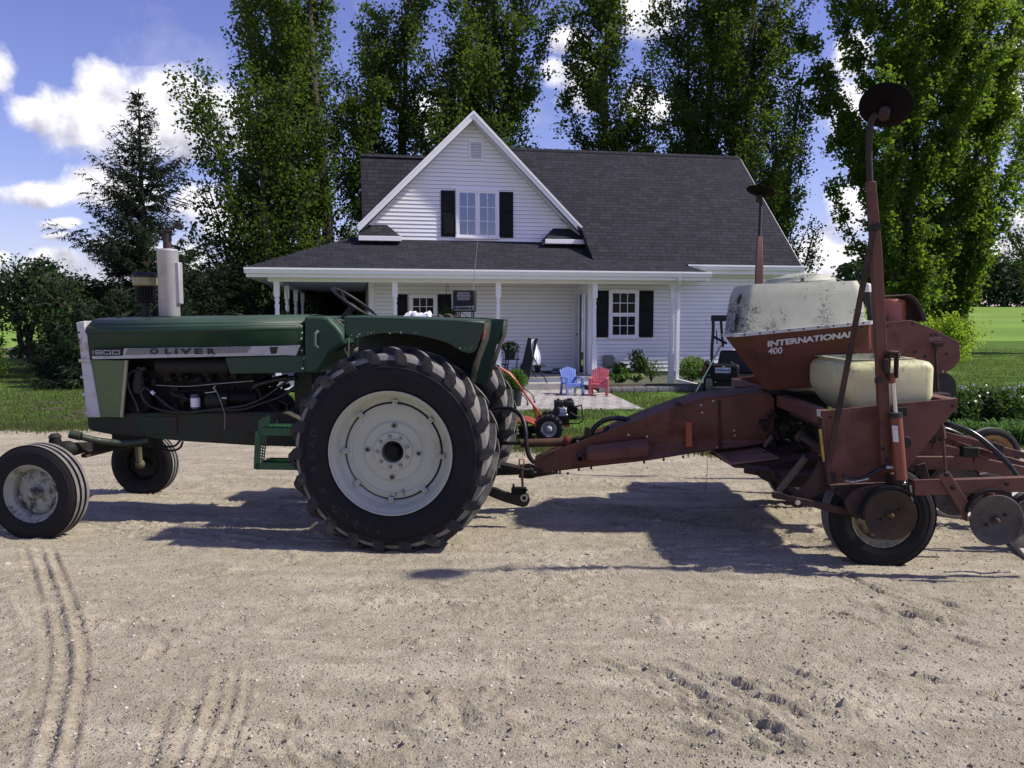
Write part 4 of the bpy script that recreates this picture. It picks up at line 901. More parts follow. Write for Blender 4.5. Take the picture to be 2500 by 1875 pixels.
# ------------------------------------------------------------------ trees
M_bark = mat('poplar_bark', (.055, .048, .038), .95, var=.35, vs=5, bump=.7, bs=18)
M_barks = mat('spruce_bark', (.05, .038, .03), .95, var=.3, vs=5, bump=.7, bs=18)
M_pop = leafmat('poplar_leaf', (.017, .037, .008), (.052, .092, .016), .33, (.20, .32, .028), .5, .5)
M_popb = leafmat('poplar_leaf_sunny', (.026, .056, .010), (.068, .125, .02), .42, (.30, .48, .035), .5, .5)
M_need = leafmat('spruce_needles', (.009, .018, .008), (.022, .038, .015), .06, (.05, .09, .03), .8, .6)
def poplar(name, base, H, prof, seed, n_leaf, lm, label, lean=(0, 0), limbs=52, z_lo=.08, leaf=.125, trunk_r=.22, group='tall poplars behind the farmhouse', forks=2, cl=.40, twd=1.0):
    """ascending limbs round one to three leaders; prof(h) -> crown half width at relative height h"""
    r = np.random.default_rng(seed); t_ = thing(name, (*base, 0), 0, label, 'tree', group)
    wood = MB(); C = []
    leaders = []
    for k in range(forks):
        a = 6.283*k/forks+r.random(); off = (0 if forks == 1 else prof(.55)*.42)
        top = np.array([lean[0]+math.cos(a)*off, lean[1]+math.sin(a)*off*.7, H*(1 if k == 0 else .80+.17*r.random())])
        P = [np.array([0, 0, 0.])]
        for u in (.14, .35, .6, .82, 1): P.append(np.array([top[0]*u**1.2+r.normal(0, .12), top[1]*u**1.2+r.normal(0, .12), top[2]*u]))
        sp_ = spline([tuple(p) for p in P], 5); nn = len(sp_); wood.tube(sp_, [max(.02, trunk_r*(1 if k == 0 else .75)*(1-i/nn)**.8) for i in range(nn)], 8); leaders.append(np.array([tuple(q) for q in sp_]))
    for i in range(limbs):
        ld = leaders[i % forks]; u = z_lo+(.97-z_lo)*((i+r.random())/limbs)**.9
        st = ld[min(len(ld)-1, int(u*(len(ld)-1)*.93))]; a = r.random()*6.283; w = prof(min(1, st[2]/H+.10))*(.55+.65*r.random())
        rise_ = w*(1.1+1.0*r.random())+.3; tip = np.array([st[0]*.7+math.cos(a)*w, st[1]*.7+math.sin(a)*w*.85, min(H*1.03, st[2]+rise_)])
        m1 = st+(tip-st)*.35+np.array([math.cos(a), math.sin(a), -.6])*w*.12
        sp_ = spline([tuple(st), tuple(m1), tuple(tip)], 5); br = max(.02, .07*(1-u)+.025); wood.tube(sp_, [br*(1-.85*j/(len(sp_)-1)) for j in range(len(sp_))], 5)
        A = np.array([tuple(q) for q in sp_]); L_ = np.linalg.norm(tip-st); ns = max(4, int(L_*2.6*twd)); dl = (tip-st)/(L_+1e-6)
        for j in range(ns):
            f = .15+.85*(j+r.random())/ns; q = A[min(len(A)-1, int(f*(len(A)-1)))]; tl = (.35+.75*r.random())*(1.15-.45*f)*cl/.4
            dd = dl*.55+r.normal(0, .55, 3)+np.array([math.cos(a)*.25, math.sin(a)*.25, .30]); dd /= np.linalg.norm(dd); e = q+dd*tl
            if r.random() < .6: wood.tube([tuple(q), tuple((q+e)/2+r.normal(0, .03, 3)), tuple(e)], [.014, .010, .005], 4, False)
            for g in (.35, .7, 1.0): C.append((q+dd*tl*g+r.normal(0, .05, 3), (.15+.13*r.random())*(1.1-.25*g)))
    tot = sum(s_**2 for _, s_ in C); per = n_leaf/tot
    pts = np.concatenate([q+r.normal(0, 1, (max(3, int(per*s_*s_)), 3))*s_*np.array([.85, .85, .80]) for q, s_ in C])
    wood.build('trunk', M_bark, t_, angle=60)
    leaves('crown', pts, leaf, lm, t_, r, .8, jit=.4)
    return t_
def sx_at(px, Y): return (px-1250)/F_PX*Y
def pf(pts):
    xs, ys = zip(*pts); return lambda h: float(np.interp(h, xs, ys))
P1 = [(0, .8), (.10, 1.8), (.3, 2.6), (.6, 2.5), (.8, 1.9), (1, .35)]
# (px of trunk, distance, height, width factor, forks, leaves, seed)
def T(px, Y, H, wf, forks, nl, seed, label, lm=M_pop, lean=(0, 0), prof=P1, **kw):
    p = [(a, b*wf*1.03) for a, b in prof]; return poplar('poplar_tree', (sx_at(px, Y), Y), H, pf(p), seed, nl, lm, label, lean, forks=forks, **kw)
T(668, 29, 9.8, .86, 2, 20000, 11, 'shorter dark poplar leaning left at the left end of the poplar row', lean=(-1.3, 0))
T(800, 31, 17.0, .80, 2, 38000, 12, 'tall poplar with forked bare trunk showing left of the farmhouse roof', lean=(-1.2, 0), trunk_r=.30)
T(715, 33, 15.6, .62, 2, 22000, 29, 'narrow poplar with a pointed top second from the left of the poplar row', lean=(-1.3, 0))
T(965, 34, 16.5, .98, 3, 42000, 13, 'dark poplar rising directly left of the farmhouse gable peak')
T(1215, 35, 19.5, 1.16, 3, 56000, 14, 'broad tall poplar rising right behind the farmhouse gable peak')
T(1105, 33, 13.5, .85, 2, 26000, 15, 'lower dense poplar half hidden behind the gable roof')
T(1475, 34, 16.2, .78, 1, 36000, 16, 'slender poplar standing alone between two gaps of sky above the ridge')
T(1800, 34, 19.5, 1.08, 3, 62000, 17, 'wide dense poplar behind the right end of the dark roof')
T(1690, 36, 17.5, .85, 2, 30000, 18, 'poplar just left of the dense one behind the right roof end')
T(1905, 36, 12.5, .70, 2, 17000, 19, 'thin low poplar beside the right end of the farmhouse', leaf=.11)
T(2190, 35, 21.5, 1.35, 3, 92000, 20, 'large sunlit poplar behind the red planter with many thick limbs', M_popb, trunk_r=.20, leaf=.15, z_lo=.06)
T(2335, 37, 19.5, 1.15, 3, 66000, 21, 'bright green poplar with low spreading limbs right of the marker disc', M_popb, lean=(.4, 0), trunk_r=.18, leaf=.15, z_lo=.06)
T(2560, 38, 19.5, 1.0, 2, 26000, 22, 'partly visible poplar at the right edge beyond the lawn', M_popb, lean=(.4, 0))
# low leafy saplings and bushes
def bush(name, base, rad, n, lm, label, cat='bush', leaf=.09, stems=7, zb=None, lob=9, seed=1, group=None):
    r = np.random.default_rng(seed); t_ = thing(name, (*base, 0), 0, label, cat, group); C = []; w = MB()
    for i in range(stems*2):
        a = r.random()*6.283; q = np.array([math.cos(a)*rad[0]*.8*r.random(), math.sin(a)*rad[1]*.8*r.random(), rad[2]*(1.0+.9*r.random())])
        w.tube(spline([(0, 0, 0), (q[0]*.25, q[1]*.25, q[2]*.4), tuple(q)], 4), [.03*rad[2]*(1-j/9.5) for j in range(9)], 5)
    for i in range(lob*3):
        d = r.normal(size=3); d /= np.linalg.norm(d); c = np.array([0, 0, rad[2]])+d*np.array(rad)*(.45+.5*r.random()); s_ = .22+.22*r.random()
        C.append(c+r.normal(0, 1, (n//(lob*3), 3))*np.array(rad)*s_*.62)
    C = np.concatenate(C); C[:, 2] = np.maximum(C[:, 2], .03); w.build('stems', M_bark, t_, angle=60); leaves('foliage', C, leaf, lm, t_, r, .8); return t_
bush('leafy_bush', (sx_at(2305, 31), 31), (1.3, 1.0, .95), 6000, leafmat('leaf_lime', (.12, .22, .02), (.20, .32, .04), .5, (.45, .65, .05), .8), 'bright lime green bush at the foot of the right poplars', seed=3, leaf=.10)
bush('leafy_bush', (sx_at(2335, 48), 48), (.7, .6, .6), 900, M_need, 'small dark conifer bush at the far edge of the right lawn', seed=4, leaf=.12)
bush('leafy_bush', (sx_at(-55, 24), 24), (.7, .7, .62), 4200, leafmat('leaf_mid', (.07, .14, .025), (.13, .22, .04), .4, (.30, .45, .05), .8), 'yellow green bush at the left edge of the photo beside the field', seed=5, leaf=.08)
bush('leafy_bush', (sx_at(45, 33), 33), (.4, .4, .25), 500, M_lfd, 'tiny dark bush on the grass before the bright field', seed=6, leaf=.1)
# broadleaf tree at left
def round_tree(px, Y, H, w, n, seed, label, lm, tr=.16, name='broadleaf_tree', leaf=.13, hole=.12):
    t_ = poplar(name, (sx_at(px, Y), Y), H, pf([(0, w*.5), (.15, w*.9), (.5, w), (.75, w*.8), (1, w*.3)]), seed, n, lm, label, limbs=26, z_lo=.42, leaf=leaf, trunk_r=tr, group='small trees left of the tractor', forks=2, cl=.45)
    return t_
M_gr = leafmat('leaf_greygreen', (.020, .040, .014), (.040, .075, .024), .3, (.14, .24, .06), .6, .5)
round_tree(70, 25, 2.95, .80, 4200, 31, 'open grey green broadleaf tree at the far left before the field', M_gr, leaf=.11)
round_tree(148, 23, 2.35, .42, 2600, 32, 'slim upright broadleaf tree between the left tree and the spruce', M_gr, leaf=.10)
round_tree(-60, 26, 2.6, .6, 2500, 33, 'grey green tree cut off by the left edge', M_gr)
# spruces
def spruce(px, Y, H, w, seed, label, name='spruce_tree', levels=34, dens=1.0, group='conifers left of the farmhouse', lo=.06, lm=M_need, kx=1.0):
    r = np.random.default_rng(seed); t_ = thing(name, (sx_at(px, Y), Y, 0), 0, label, 'tree', group)
    wd_ = MB(); wd_.tube([(0, 0, 0), (.03, .02, H*.3), (-.02, .03, H*.65), (.02, 0, H)], [H*.020, H*.016, H*.009, .012], 8)
    Vt = []; nb_tot = 0
    def spray(p, d, l, k):
        """hanging needle sprays: narrow blades along a twig"""
        n = max(3, int(l*26*dens)); u = r.random(n)[:, None]; b = p+d*l*u
        o = r.normal(0, 1, (n, 3)); o[:, 2] = o[:, 2]*.5-.75; o /= np.linalg.norm(o, axis=1)[:, None]
        s_ = (.10+.12*r.random(n))[:, None]*k; sd_ = np.cross(o, d)+r.normal(0, .2, (n, 3)); sd_ /= np.linalg.norm(sd_, axis=1)[:, None]+1e-6
        Vt.append(np.stack([b-sd_*.022, b+sd_*.022, b+o*s_], 1).reshape(-1, 3))
    for lv in range(levels):
        h = lo+(1-lo)*(lv/levels)**1.05; z = h*H; rad = w*(1-h)**.95*(.74+.5*r.random())+.07; nb = int(5+3*(1-h)+r.random()*3)
        for b in range(nb):
            a = r.random()*6.283; rl = rad*(.55+.65*r.random()); d = np.array([math.cos(a)*kx, math.sin(a), 0]); sag = .10-.34*(1-h)
            pts = [np.array([0, 0, z])+d*rl*f+np.array([0, 0, rl*(sag*f*1.3+.42*f*f*(1.15-.2*(1-h)))]) for f in (0, .33, .66, 1)]
            wd_.tube([tuple(p) for p in pts], [.028*(1-h)+.009, .018*(1-h)+.008, .010, .004], 4, False)
            ns = max(4, int(rl*12)); P = np.array([tuple(q) for q in spline([tuple(p) for p in pts], 4)])
            for k in range(ns):
                f = .12+.88*(k+r.random())/ns; p = P[min(len(P)-1, int(f*(len(P)-1)))]; sdv = np.array([-d[1], d[0], 0])*(1 if k % 2 else -1)
                dd = d*(.55+.2*r.random())+sdv*(.75-.5*f)+np.array([0, 0, -.28+.35*f*r.random()]); dd /= np.linalg.norm(dd); spray(p, dd, rl*.34*(1.12-f*.75)+.07, 1)
            spray(P[-1], d, .14, .7)
    V_ = np.concatenate(Vt); wd_.build('trunk', M_barks, t_, angle=60)
    npmesh('crown', V_, np.arange(len(V_)).reshape(-1, 3), lm, t_); return t_
spruce(360, 26, 8.75, 3.2, 41, 'tall ragged spruce with pointed top behind the tractor muffler', levels=38, dens=1.0)
spruce(575, 30, 4.6, 2.2, 42, 'low wide dark spruce between the muffler and the porch', levels=20, dens=1.3, kx=1.2)
spruce(470, 27, 3.2, 1.9, 46, 'low spruce directly behind the upright muffler', levels=16, dens=1.4, kx=1.2)
M_cd = leafmat('cedar_dark', (.016, .040, .018), (.035, .070, .025), .15, (.08, .14, .03), 1.0, .6)
M_n2 = leafmat('young_needles', (.011, .024, .010), (.026, .048, .017), .12, (.08, .14, .04), .8, .6)
spruce(300, 21, 2.5, 1.7, 43, 'low spreading conifer behind the tractor hood', 'spreading_conifer', 15, 1.7, lm=M_n2)
spruce(205, 20, 2.1, 1.05, 44, 'bushy conifer reaching the lawn just left of the tractor grille', 'spreading_conifer', 15, 1.9, lo=.02, lm=M_n2)
spruce(138, 21.5, 1.65, .75, 45, 'bushy conifer with a bare trunk foot left of the tractor', 'spreading_conifer', 14, 1.8, lo=.04, lm=M_n2)
spruce(420, 22, 2.5, 1.7, 47, 'spreading conifer behind the silver muffler base', 'spreading_conifer', 14, 1.6, lm=M_n2)
bush('leafy_bush', (sx_at(760, 41), 41), (3.6, 1.5, 2.2), 14000, leafmat('leaf_backdrop', (.10, .18, .03), (.20, .30, .05), .5, (.4, .6, .06)), 'sunlit leafy bushes seen under the far end of the porch', seed=8, leaf=.16, lob=14)
bush('leafy_bush', (sx_at(560, 38), 38), (3.6, 1.5, 2.0), 14000, M_pop, 'dark leafy undergrowth beyond the corner porch post', seed=9, leaf=.15, lob=14)
# far woods: one mass beyond the field
def woods(name, x0, x1, Y, h, n, seed, m, label, wv=.25):
    r = np.random.default_rng(seed); x = x0+(x1-x0)*r.random(n); top = h*(1-wv+2*wv*(gauss_noise(x*.12, x*0, 1, seed, 4)*.5+.5)); z = top*r.random(n)**.75
    P = np.column_stack([x, Y+r.normal(0, 5, n), rise(np.full(n, float(min(Y, 268))))+z]); return tag(leaves(name, P, 1.3, m, None, r), label, 'woods', kind='stuff')
M_far = leafmat('far_leaf', (.022, .045, .022), (.045, .075, .035), .15, (.08, .13, .04), .05, .8)
woods('distant_woods', 105, 240, 262, 14.5, 30000, 51, M_far, 'dark band of distant woods beyond the green field at right')
woods('distant_treeline', -320, -95, 275, 2.2, 9000, 52, M_far, 'thin line of far trees on the horizon at left')
# bare twiggy tree at far right
r_ = np.random.default_rng(61); t_ = thing('bare_tree', (sx_at(2540, 36), 36, 0), 0, 'bare twiggy tree at the right edge against the clouds', 'tree'); mb = MB()
def twig(p, d, l, rr, dep):
    q = p+d*l; mb.tube([tuple(p), tuple((p+q)/2+r_.normal(0, .03, 3)*l), tuple(q)], [rr, rr*.8, rr*.55], 4, False)
    if dep: 
        for _ in range(3 if dep > 2 else 4):
            n_ = d+r_.normal(0, .42, 3); n_[2] += .08; n_ /= np.linalg.norm(n_); twig(p+(q-p)*(.55+.45*r_.random()), n_, l*.66, rr*.55, dep-1)
twig(np.array([0, 0, 0.]), np.array([0, 0, 1.]), 2.6, .09, 5); mb.build('trunk', mat('bare_twig', (.20, .15, .12), .9), t_)
# plants along the right lawn edge: flowering clumps and daylily leaves
M_day = leafmat('daylily', (.04, .10, .02), (.09, .18, .04), .3, (.2, .36, .06), 1.5, .4)
rd = random.Random(9)
def daylily(px, py, s_, label):
    x, y, _ = G(px, py); t_ = thing('daylily_clump', (x, y, 0), 0, label, 'plant', 'plants along the right edge of the gravel'); V_ = []; F_ = []
    mb = MB()
    for i in range(110):
        a = rd.random()*6.283; l = s_*rd.uniform(.5, 1.05); hh = s_*rd.uniform(.55, 1.1); w = .012; c_, s__ = math.cos(a), math.sin(a); b0 = (rd.gauss(0, .10), rd.gauss(0, .08))
        P = [(b0[0]+c_*l*u*.75, b0[1]+s__*l*u*.75, hh*(u*1.9-1.25*u*u)) for u in (0, .35, .7, 1)]
        k0 = len(mb.v); mb.v += [(p[0]-s__*w*q, p[1]+c_*w*q, p[2]) for p, q in zip(P, (1, 1, .8, .05))]+[(p[0]+s__*w*q, p[1]-c_*w*q, p[2]) for p, q in zip(P, (1, 1, .8, .05))]
        mb.f += [(k0+j, k0+j+1, k0+j+5, k0+j+4) for j in range(3)]; mb.mi += [0]*3
    mb.build('leaf_blades', M_day, t_)
for i, (px, py, s_, lb) in enumerate([(2290,1092,.42,'arching daylily clump just right of the red holder plate'),(2345,1085,.46,'second daylily clump from the red holder plate'),(2400,1088,.44,'daylily clump above the far planter wheel'),(2460,1082,.46,'daylily clump near the right edge'),(2520,1088,.44,'daylily clump cut by the right edge')]): daylily(px, py, s_, lb)
def perennial(px, py, rad, n, seed, label):
    x, y, _ = G(px, py); r = np.random.default_rng(seed); t_ = thing('flowering_clump', (x, y, 0), 0, label, 'plant', 'plants along the right edge of the gravel')
    w = MB()
    for i in range(26): a = r.random()*6.283; q = (math.cos(a)*rad[0]*r.random(), math.sin(a)*rad[1]*r.random(), rad[2]*(1.5+.8*r.random())); w.tube([(q[0]*.6, q[1]*.6, 0), q], [.006, .003], 4)
    w.build('stems', M_lfd, t_); leaves('foliage', blob(n, (0, 0, rad[2]), rad, r, .2), .06, M_lfd, t_, r)
    c = blob(60, (0, 0, rad[2]*1.2), rad, r, .9); c = c[c[:, 2] > rad[2]]; leaves('blossoms', c, .045, M_flow, t_, r)
for i, (px, py, lb) in enumerate([(2330,1040,'white flowered clump behind the daylilies nearest the planter'),(2385,1035,'white flowered clump above the tall planter wheel'),(2440,1040,'white flowered clump right of the tall planter wheel'),(2500,1035,'white flowered clump at the right edge')]): perennial(px, py, (.42, .35, .30), 2600, 70+i, lb)
# ------------------------------------------------------------------ tractor
TF = Frame(-.806, 7.026, R(-5)); TH = TF.hit
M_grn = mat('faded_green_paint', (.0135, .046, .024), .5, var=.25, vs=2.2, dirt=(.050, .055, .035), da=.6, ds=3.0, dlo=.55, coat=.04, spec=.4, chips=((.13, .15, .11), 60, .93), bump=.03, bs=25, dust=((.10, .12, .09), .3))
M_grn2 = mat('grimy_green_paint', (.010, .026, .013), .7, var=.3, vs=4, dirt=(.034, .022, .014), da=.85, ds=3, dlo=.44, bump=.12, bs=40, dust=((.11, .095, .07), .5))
M_pale = mat('sunfaded_green_panel', (.060, .115, .033), .35, var=.10, vs=3, dirt=(.16, .16, .07), da=.35, ds=4, dlo=.54, coat=.3)
M_step = mat('fresh_green_step', (.015, .085, .030), .5, var=.15, vs=5, dirt=(.05, .045, .03), da=.5, ds=7, dlo=.55)
M_cream = mat('wheel_cream', (.40, .425, .35), .5, var=.06, vs=2, dirt=(.30, .27, .19), da=.55, ds=4, dlo=.55, bump=.03, bs=30)
M_creamw = mat('chipped_wheel_paint', (.29, .305, .26), .6, var=.10, vs=3, dirt=(.040, .030, .024), da=.95, ds=7, dlo=.485, bump=.1, bs=30)
M_white = mat('rusting_white_paint', (.50, .50, .50), .5, var=.06, vs=3, dirt=(.24, .15, .075), da=.85, ds=5, dlo=.50)
M_tyre = mat('tyre_rubber', (.0075, .0075, .0095), .75, spec=.3, var=.2, vs=6, bump=.08, bs=60, dirt=(.018, .017, .018), da=.5, ds=4, dlo=.5)
M_tread = mat('worn_tread', (.16, .155, .148), .95, spec=.2, var=.3, vs=9, bump=.15, bs=60, dirt=(.23, .21, .185), da=.6, ds=7, dlo=.5)
M_lug = mat('lug_rubber', (.034, .033, .034), .88, spec=.25, var=.25, vs=9, bump=.1, bs=60, dirt=(.10, .095, .085), da=.6, ds=8)
M_blk = mat('black_part', (.006, .006, .007), .55, var=.3, vs=9)
M_eng = mat('oily_engine', (.005, .005, .005), .75, spec=.25, var=.4, vs=8, dirt=(.014, .011, .008), da=.8, ds=6, bump=.3, bs=30)
M_eng2 = mat('greasy_casting', (.015, .016, .013), .7, spec=.3, var=.4, vs=10, dirt=(.035, .025, .016), da=.8, ds=7, bump=.25, bs=40)
M_rust = mat('brown_rust', (.085, .038, .022), .85, var=.35, vs=9, dirt=(.035, .022, .016), da=.8, ds=6, bump=.15, bs=50)
M_steel = mat('bare_steel', (.36, .35, .34), .35, .8, var=.2, vs=12)
M_silver = mat('silver_muffler_paint', (.42, .41, .41), .38, .35, var=.10, vs=4, dirt=(.22, .20, .18), da=.5, ds=5, dlo=.56)
M_hose = mat('black_hose', (.007, .007, .008), .45, var=.3, vs=20, bump=.05)
M_alu = mat('aluminium_strip', (.40, .41, .42), .4, .2, var=.08, vs=14, dirt=(.17, .19, .16), da=.6, ds=9, dlo=.55)
tr = thing('tractor', (TF.ox, TF.oy, 0), TF.yaw, 'old faded green tractor with cream rear wheels standing on the gravel', 'tractor')
HN = -.36                                   # near face of the hood
def tz(q, lat=HN): return TH(q, lat)
def tprism(name, pts, lat0, lat1, m, parent=tr, bevel=.004, q=None, **kw):
    mb = MB(); mb.prism([TH(p, lat0) for p in pts], lat0, lat1); return mb.build(name, m, parent, bevel=bevel, **kw)
# hood: crown, rolled shoulder and flat sides lofted front to back
def hood_ring(x, zs_):
    zb, z1, z2, z3, z4 = zs_
    half = [(HN, zb), (HN, z1), (HN-.012, z1+.004), (HN-.010, z1+.022), (HN+.012, z2-.004), (HN+.040, z2), (HN+.042, z2+.010), (HN+.055, z3), (HN+.10, z4-.004), (HN+.16, z4+.006)]
    return [(x, y, z) for y, z in half]+[(x, 0, z4+.02)]+[(x, -y, z) for y, z in reversed(half)]
xf = tz(qA(662, 900))[0]; xk = tz(qC(560, 380))[0]; xr_ = tz(qC(447, 700))[0]
def zz(p): return tz(p)[2]
fr_ = (zz(qA(690, 1192)), zz(qA(660, 990)), zz(qA(660, 935)), zz(qA(680, 915)), zz(qA(700, 888)))
bk_ = (zz(qC(385, 690)), zz(qC(400, 490)), zz(qC(400, 437)), zz(qC(440, 425)), zz(qC(440, 392)))
mb = MB(); mb.loft([hood_ring(xf, fr_), hood_ring(xr_, bk_)], closed=False)
hood = mb.build('hood', M_grn, tr, angle=16, solid=.006)
mb = MB()                                    # sealed ends
for x, zs_ in ((xf+.02, fr_), (xr_-.02, bk_)): mb.add([(p[0], p[1]*.985, p[2]-.004) for p in hood_ring(x, zs_)], [tuple(range(21))])
mb.build('hood_bulkhead', M_blk, hood, smooth=False)
o = tprism('side_panel', [qA(1735, 1180), qC(385, 690), qC(440, 690), qC(447, 820), qA(1775, 1305)], HN-.004, HN+.012, M_grn)
mb = MB(); 
for q in ((425,460),(436,515),(436,650),(440,790),(430,560)): p = tz(qC(*q)); mb.ball((p[0], HN-.012, p[2]), .009, 8, 1, .6, 1)
mb.build('panel_bolt', M_steel, o)
mb = MB()
def seam(p, q, w=.004):
    a, b = tz(p), tz(q); mb.bar((a[0], HN-.001, a[2]), (b[0], HN-.001, b[2]), .004, w)
seam(qA(672, 992), qC(410, 493)); seam(qC(410, 493), qC(412, 605)); seam(qA(672, 928), qC(440, 436), .003)
mb.build('panel_seam', M_blk, hood, smooth=False)
# badge strip with the number plate and the maker's name
s0 = [tz(p) for p in (qA(705, 1105), qA(945, 1105), qA(950, 1190), qA(712, 1190))]
tprism('badge_strip', [qA(955, 1108), qA(1600, 1098), qA(2212, 1086), qC(420, 608), qC(388, 690), qA(2212, 1160), qA(1600, 1172), qA(712, 1192), qA(708, 1166), qA(948, 1164)], HN-.010, HN-.002, M_alu, bevel=.002)
stripe = [o for o in bpy.data.objects if o.name == 'badge_strip'][0]
tprism('number_plate', [qA(703, 1112), qA(944, 1108), qA(944, 1160), qA(706, 1163)], HN-.012, HN-.002, M_blk, stripe, bevel=.001)
M_hatch = bpy.data.materials.new('cross_hatched_metal'); t = nt(M_hatch); out = N(t, 'ShaderNodeOutputMaterial'); b = N(t, 'ShaderNodeBsdfPrincipled', i_Roughness=.5, i_Metallic=.3); L(t, b.outputs[0], out.inputs[0])
tc = N(t, 'ShaderNodeTexCoord').outputs['Object']; bk = N(t, 'ShaderNodeTexBrick', i_Scale=1.0, offset=0.0); mp = N(t, 'ShaderNodeMapping'); mp.inputs['Rotation'].default_value = (R(90), 0, 0); L(t, tc, mp.inputs[0]); L(t, mp.outputs[0], bk.inputs['Vector'])
bk.inputs['Color1'].default_value = (.36, .37, .36, 1); bk.inputs['Color2'].default_value = (.30, .31, .30, 1); bk.inputs['Mortar'].default_value = (.04, .05, .045, 1); bk.inputs['Brick Width'].default_value = .011; bk.inputs['Row Height'].default_value = .009; bk.inputs['Mortar Size'].default_value = .0016
L(t, bk.outputs[0], b.inputs['Base Color'])
tprism('hatched_inlay', [qA(985, 1109), qA(1600, 1099), qA(1938, 1093), qA(1905, 1142), qA(1600, 1148), qA(962, 1160)], HN-.0125, HN-.010, M_hatch, stripe, bevel=0)
tprism('shield_badge', [qA(2078, 1098), qA(2145, 1096), qA(2132, 1148), qA(2090, 1150)], HN-.013, HN-.010, M_grn2, stripe, bevel=.001)
def letters(name, s, p0, p1, lat, hpx, m, parent, depth=.003, wide=1.0, bold=.004, hit=TH, shear=0, hl=1.0):
    """text from pixel p0 to p1 on the plane lat"""
    a, b = Vector(hit(p0, lat)), Vector(hit(p1, lat)); ux = (b-a).normalized(); uz = Vector((0, 0, 1)); uz = (uz-ux*uz.dot(ux)).normalized(); un = Vector((0, -1, 0))
    h = hpx*1.0; probe = MB(); w = text_mesh(probe, s, lambda u, v, q: (u, v, q), h/.72, depth, bold)
    sx_ = (b-a).length/w; mb = MB(); text_mesh(mb, s, lambda u, v, q: tuple(a+ux*u+uz*v+un*q), h/.72, depth, bold, sx_, shear); return mb.build(name, m, parent, smooth=False)
M_wht = mat('white_lettering', (.62, .62, .64), .5, var=.05, dirt=(.25, .22, .2), da=.5, ds=20, dlo=.58)
M_wht2 = mat('grey_numerals', (.42, .44, .45), .5, var=.05)
M_blk2 = mat('worn_black_letters', (.014, .020, .020), .6, var=.3, vs=20)
ph = (tz(qA(720, 1122))[2]-tz(qA(720, 1153))[2])
# squared numerals 1 8 0 0 built from bars
mb = MB(); st_ = .0058
def sq(x0, x1, mid=False, one=False):
    a, b, c, d = tz(qA(x0, 1153))[0], tz(qA(x1, 1153))[0], tz(qA(x0, 1153))[2], tz(qA(x0, 1122))[2]; y0, y1 = HN-.0135, HN-.012
    if one: mb.box((a+b)/2-st_/2, (a+b)/2+st_/2, y0, y1, c, d); return
    for X0, X1, Z0, Z1 in ((a, b, c, c+st_), (a, b, d-st_, d), (a, a+st_, c+st_, d-st_), (b-st_, b, c+st_, d-st_)): mb.box(X0, X1, y0, y1, Z0, Z1)
    if mid: mb.box(a+st_, b-st_, y0, y1, (c+d)/2-st_/2, (c+d)/2+st_/2)
sq(718, 732, one=True); sq(744, 796, True); sq(806, 862); sq(872, 930); mb.build('numerals', M_wht2, stripe, smooth=False)
for ch, x in (('O', 1160), ('L', 1272), ('I', 1350), ('V', 1400), ('E', 1500), ('R', 1600)):
    w = {'O': 64, 'L': 52, 'I': 22, 'V': 84, 'E': 64, 'R': 70}[ch]
    letters('lettering', ch, qA(x, 1149), qA(x+w, 1148), HN-.0125, .043, M_blk2 if ch in 'OLIV' else M_grn2, stripe, .002, bold=.0045)
# grille shell
sh_ = [qA(583, 908), qA(655, 895), qA(652, 930), qA(672, 1010), qA(693, 1190), qA(720, 1350), qA(770, 1640), qA(662, 1640), qA(650, 1440), qA(634, 1310), qA(618, 1150), qA(592, 955)]
grille = tprism('grille_shell', sh_, HN-.006, -HN+.006, M_white, bevel=.008)
mb = MB()
for x0, x1, y in ((618, 700, 1190), (632, 715, 1318), (646, 738, 1452), (662, 772, 1596)):
    a, b, c = tz(qA(x0-3, y)), tz(qA(x1, y)), tz(qA(x0, y+22)); mb.box(a[0]-.004, b[0]-.004, HN-.014, -HN+.014, c[2], a[2])
mb.build('grille_rib', M_white, grille, bevel=.004)
mb = MB()
for y in (985, 1045): p = tz(qA(613, y)); mb.cyl((p[0], HN-.0085, p[2]), .009, .003, 'y', 12)
mb.build('bolt_hole', M_blk, grille)
mb = MB(); p = tz(qA(600, 1000)); 
for i in range(15): z = .66+i*.052; mb.box(p[0]-.02-.0*i, p[0]-.01, -.28, .28, z, z+.02)
for i in range(2): mb.box(p[0]-.03+0*i, p[0]-.005, -.30+i*.56, -.26+i*.56, .62, 1.5)
gb = mb; 
o = tprism('radiator_panel', [qA(700, 1196), qA(972, 1200), qA(932, 1640), qA(775, 1640), qA(735, 1400)], HN+.008, HN+.020, M_pale, bevel=.003)
a = tz(qA(972, 1200)); b = tz(qA(932, 1640)); mb = MB(); mb.bar((a[0], HN+.012, a[2]), (b[0], HN+.012, b[2]), .018, .022, up=(1, 0, 0)); mb.build('panel_edge', mat('cream_edge', (.34, .33, .20), .6, var=.15), o)
mb = MB(); a = tz(qA(700, 1196)); b = tz(qA(940, 1640)); mb.box(a[0]+.05, b[0]-.02, HN+.03, -HN-.03, b[2]+.02, a[2]); mb.build('radiator', M_eng, tr)
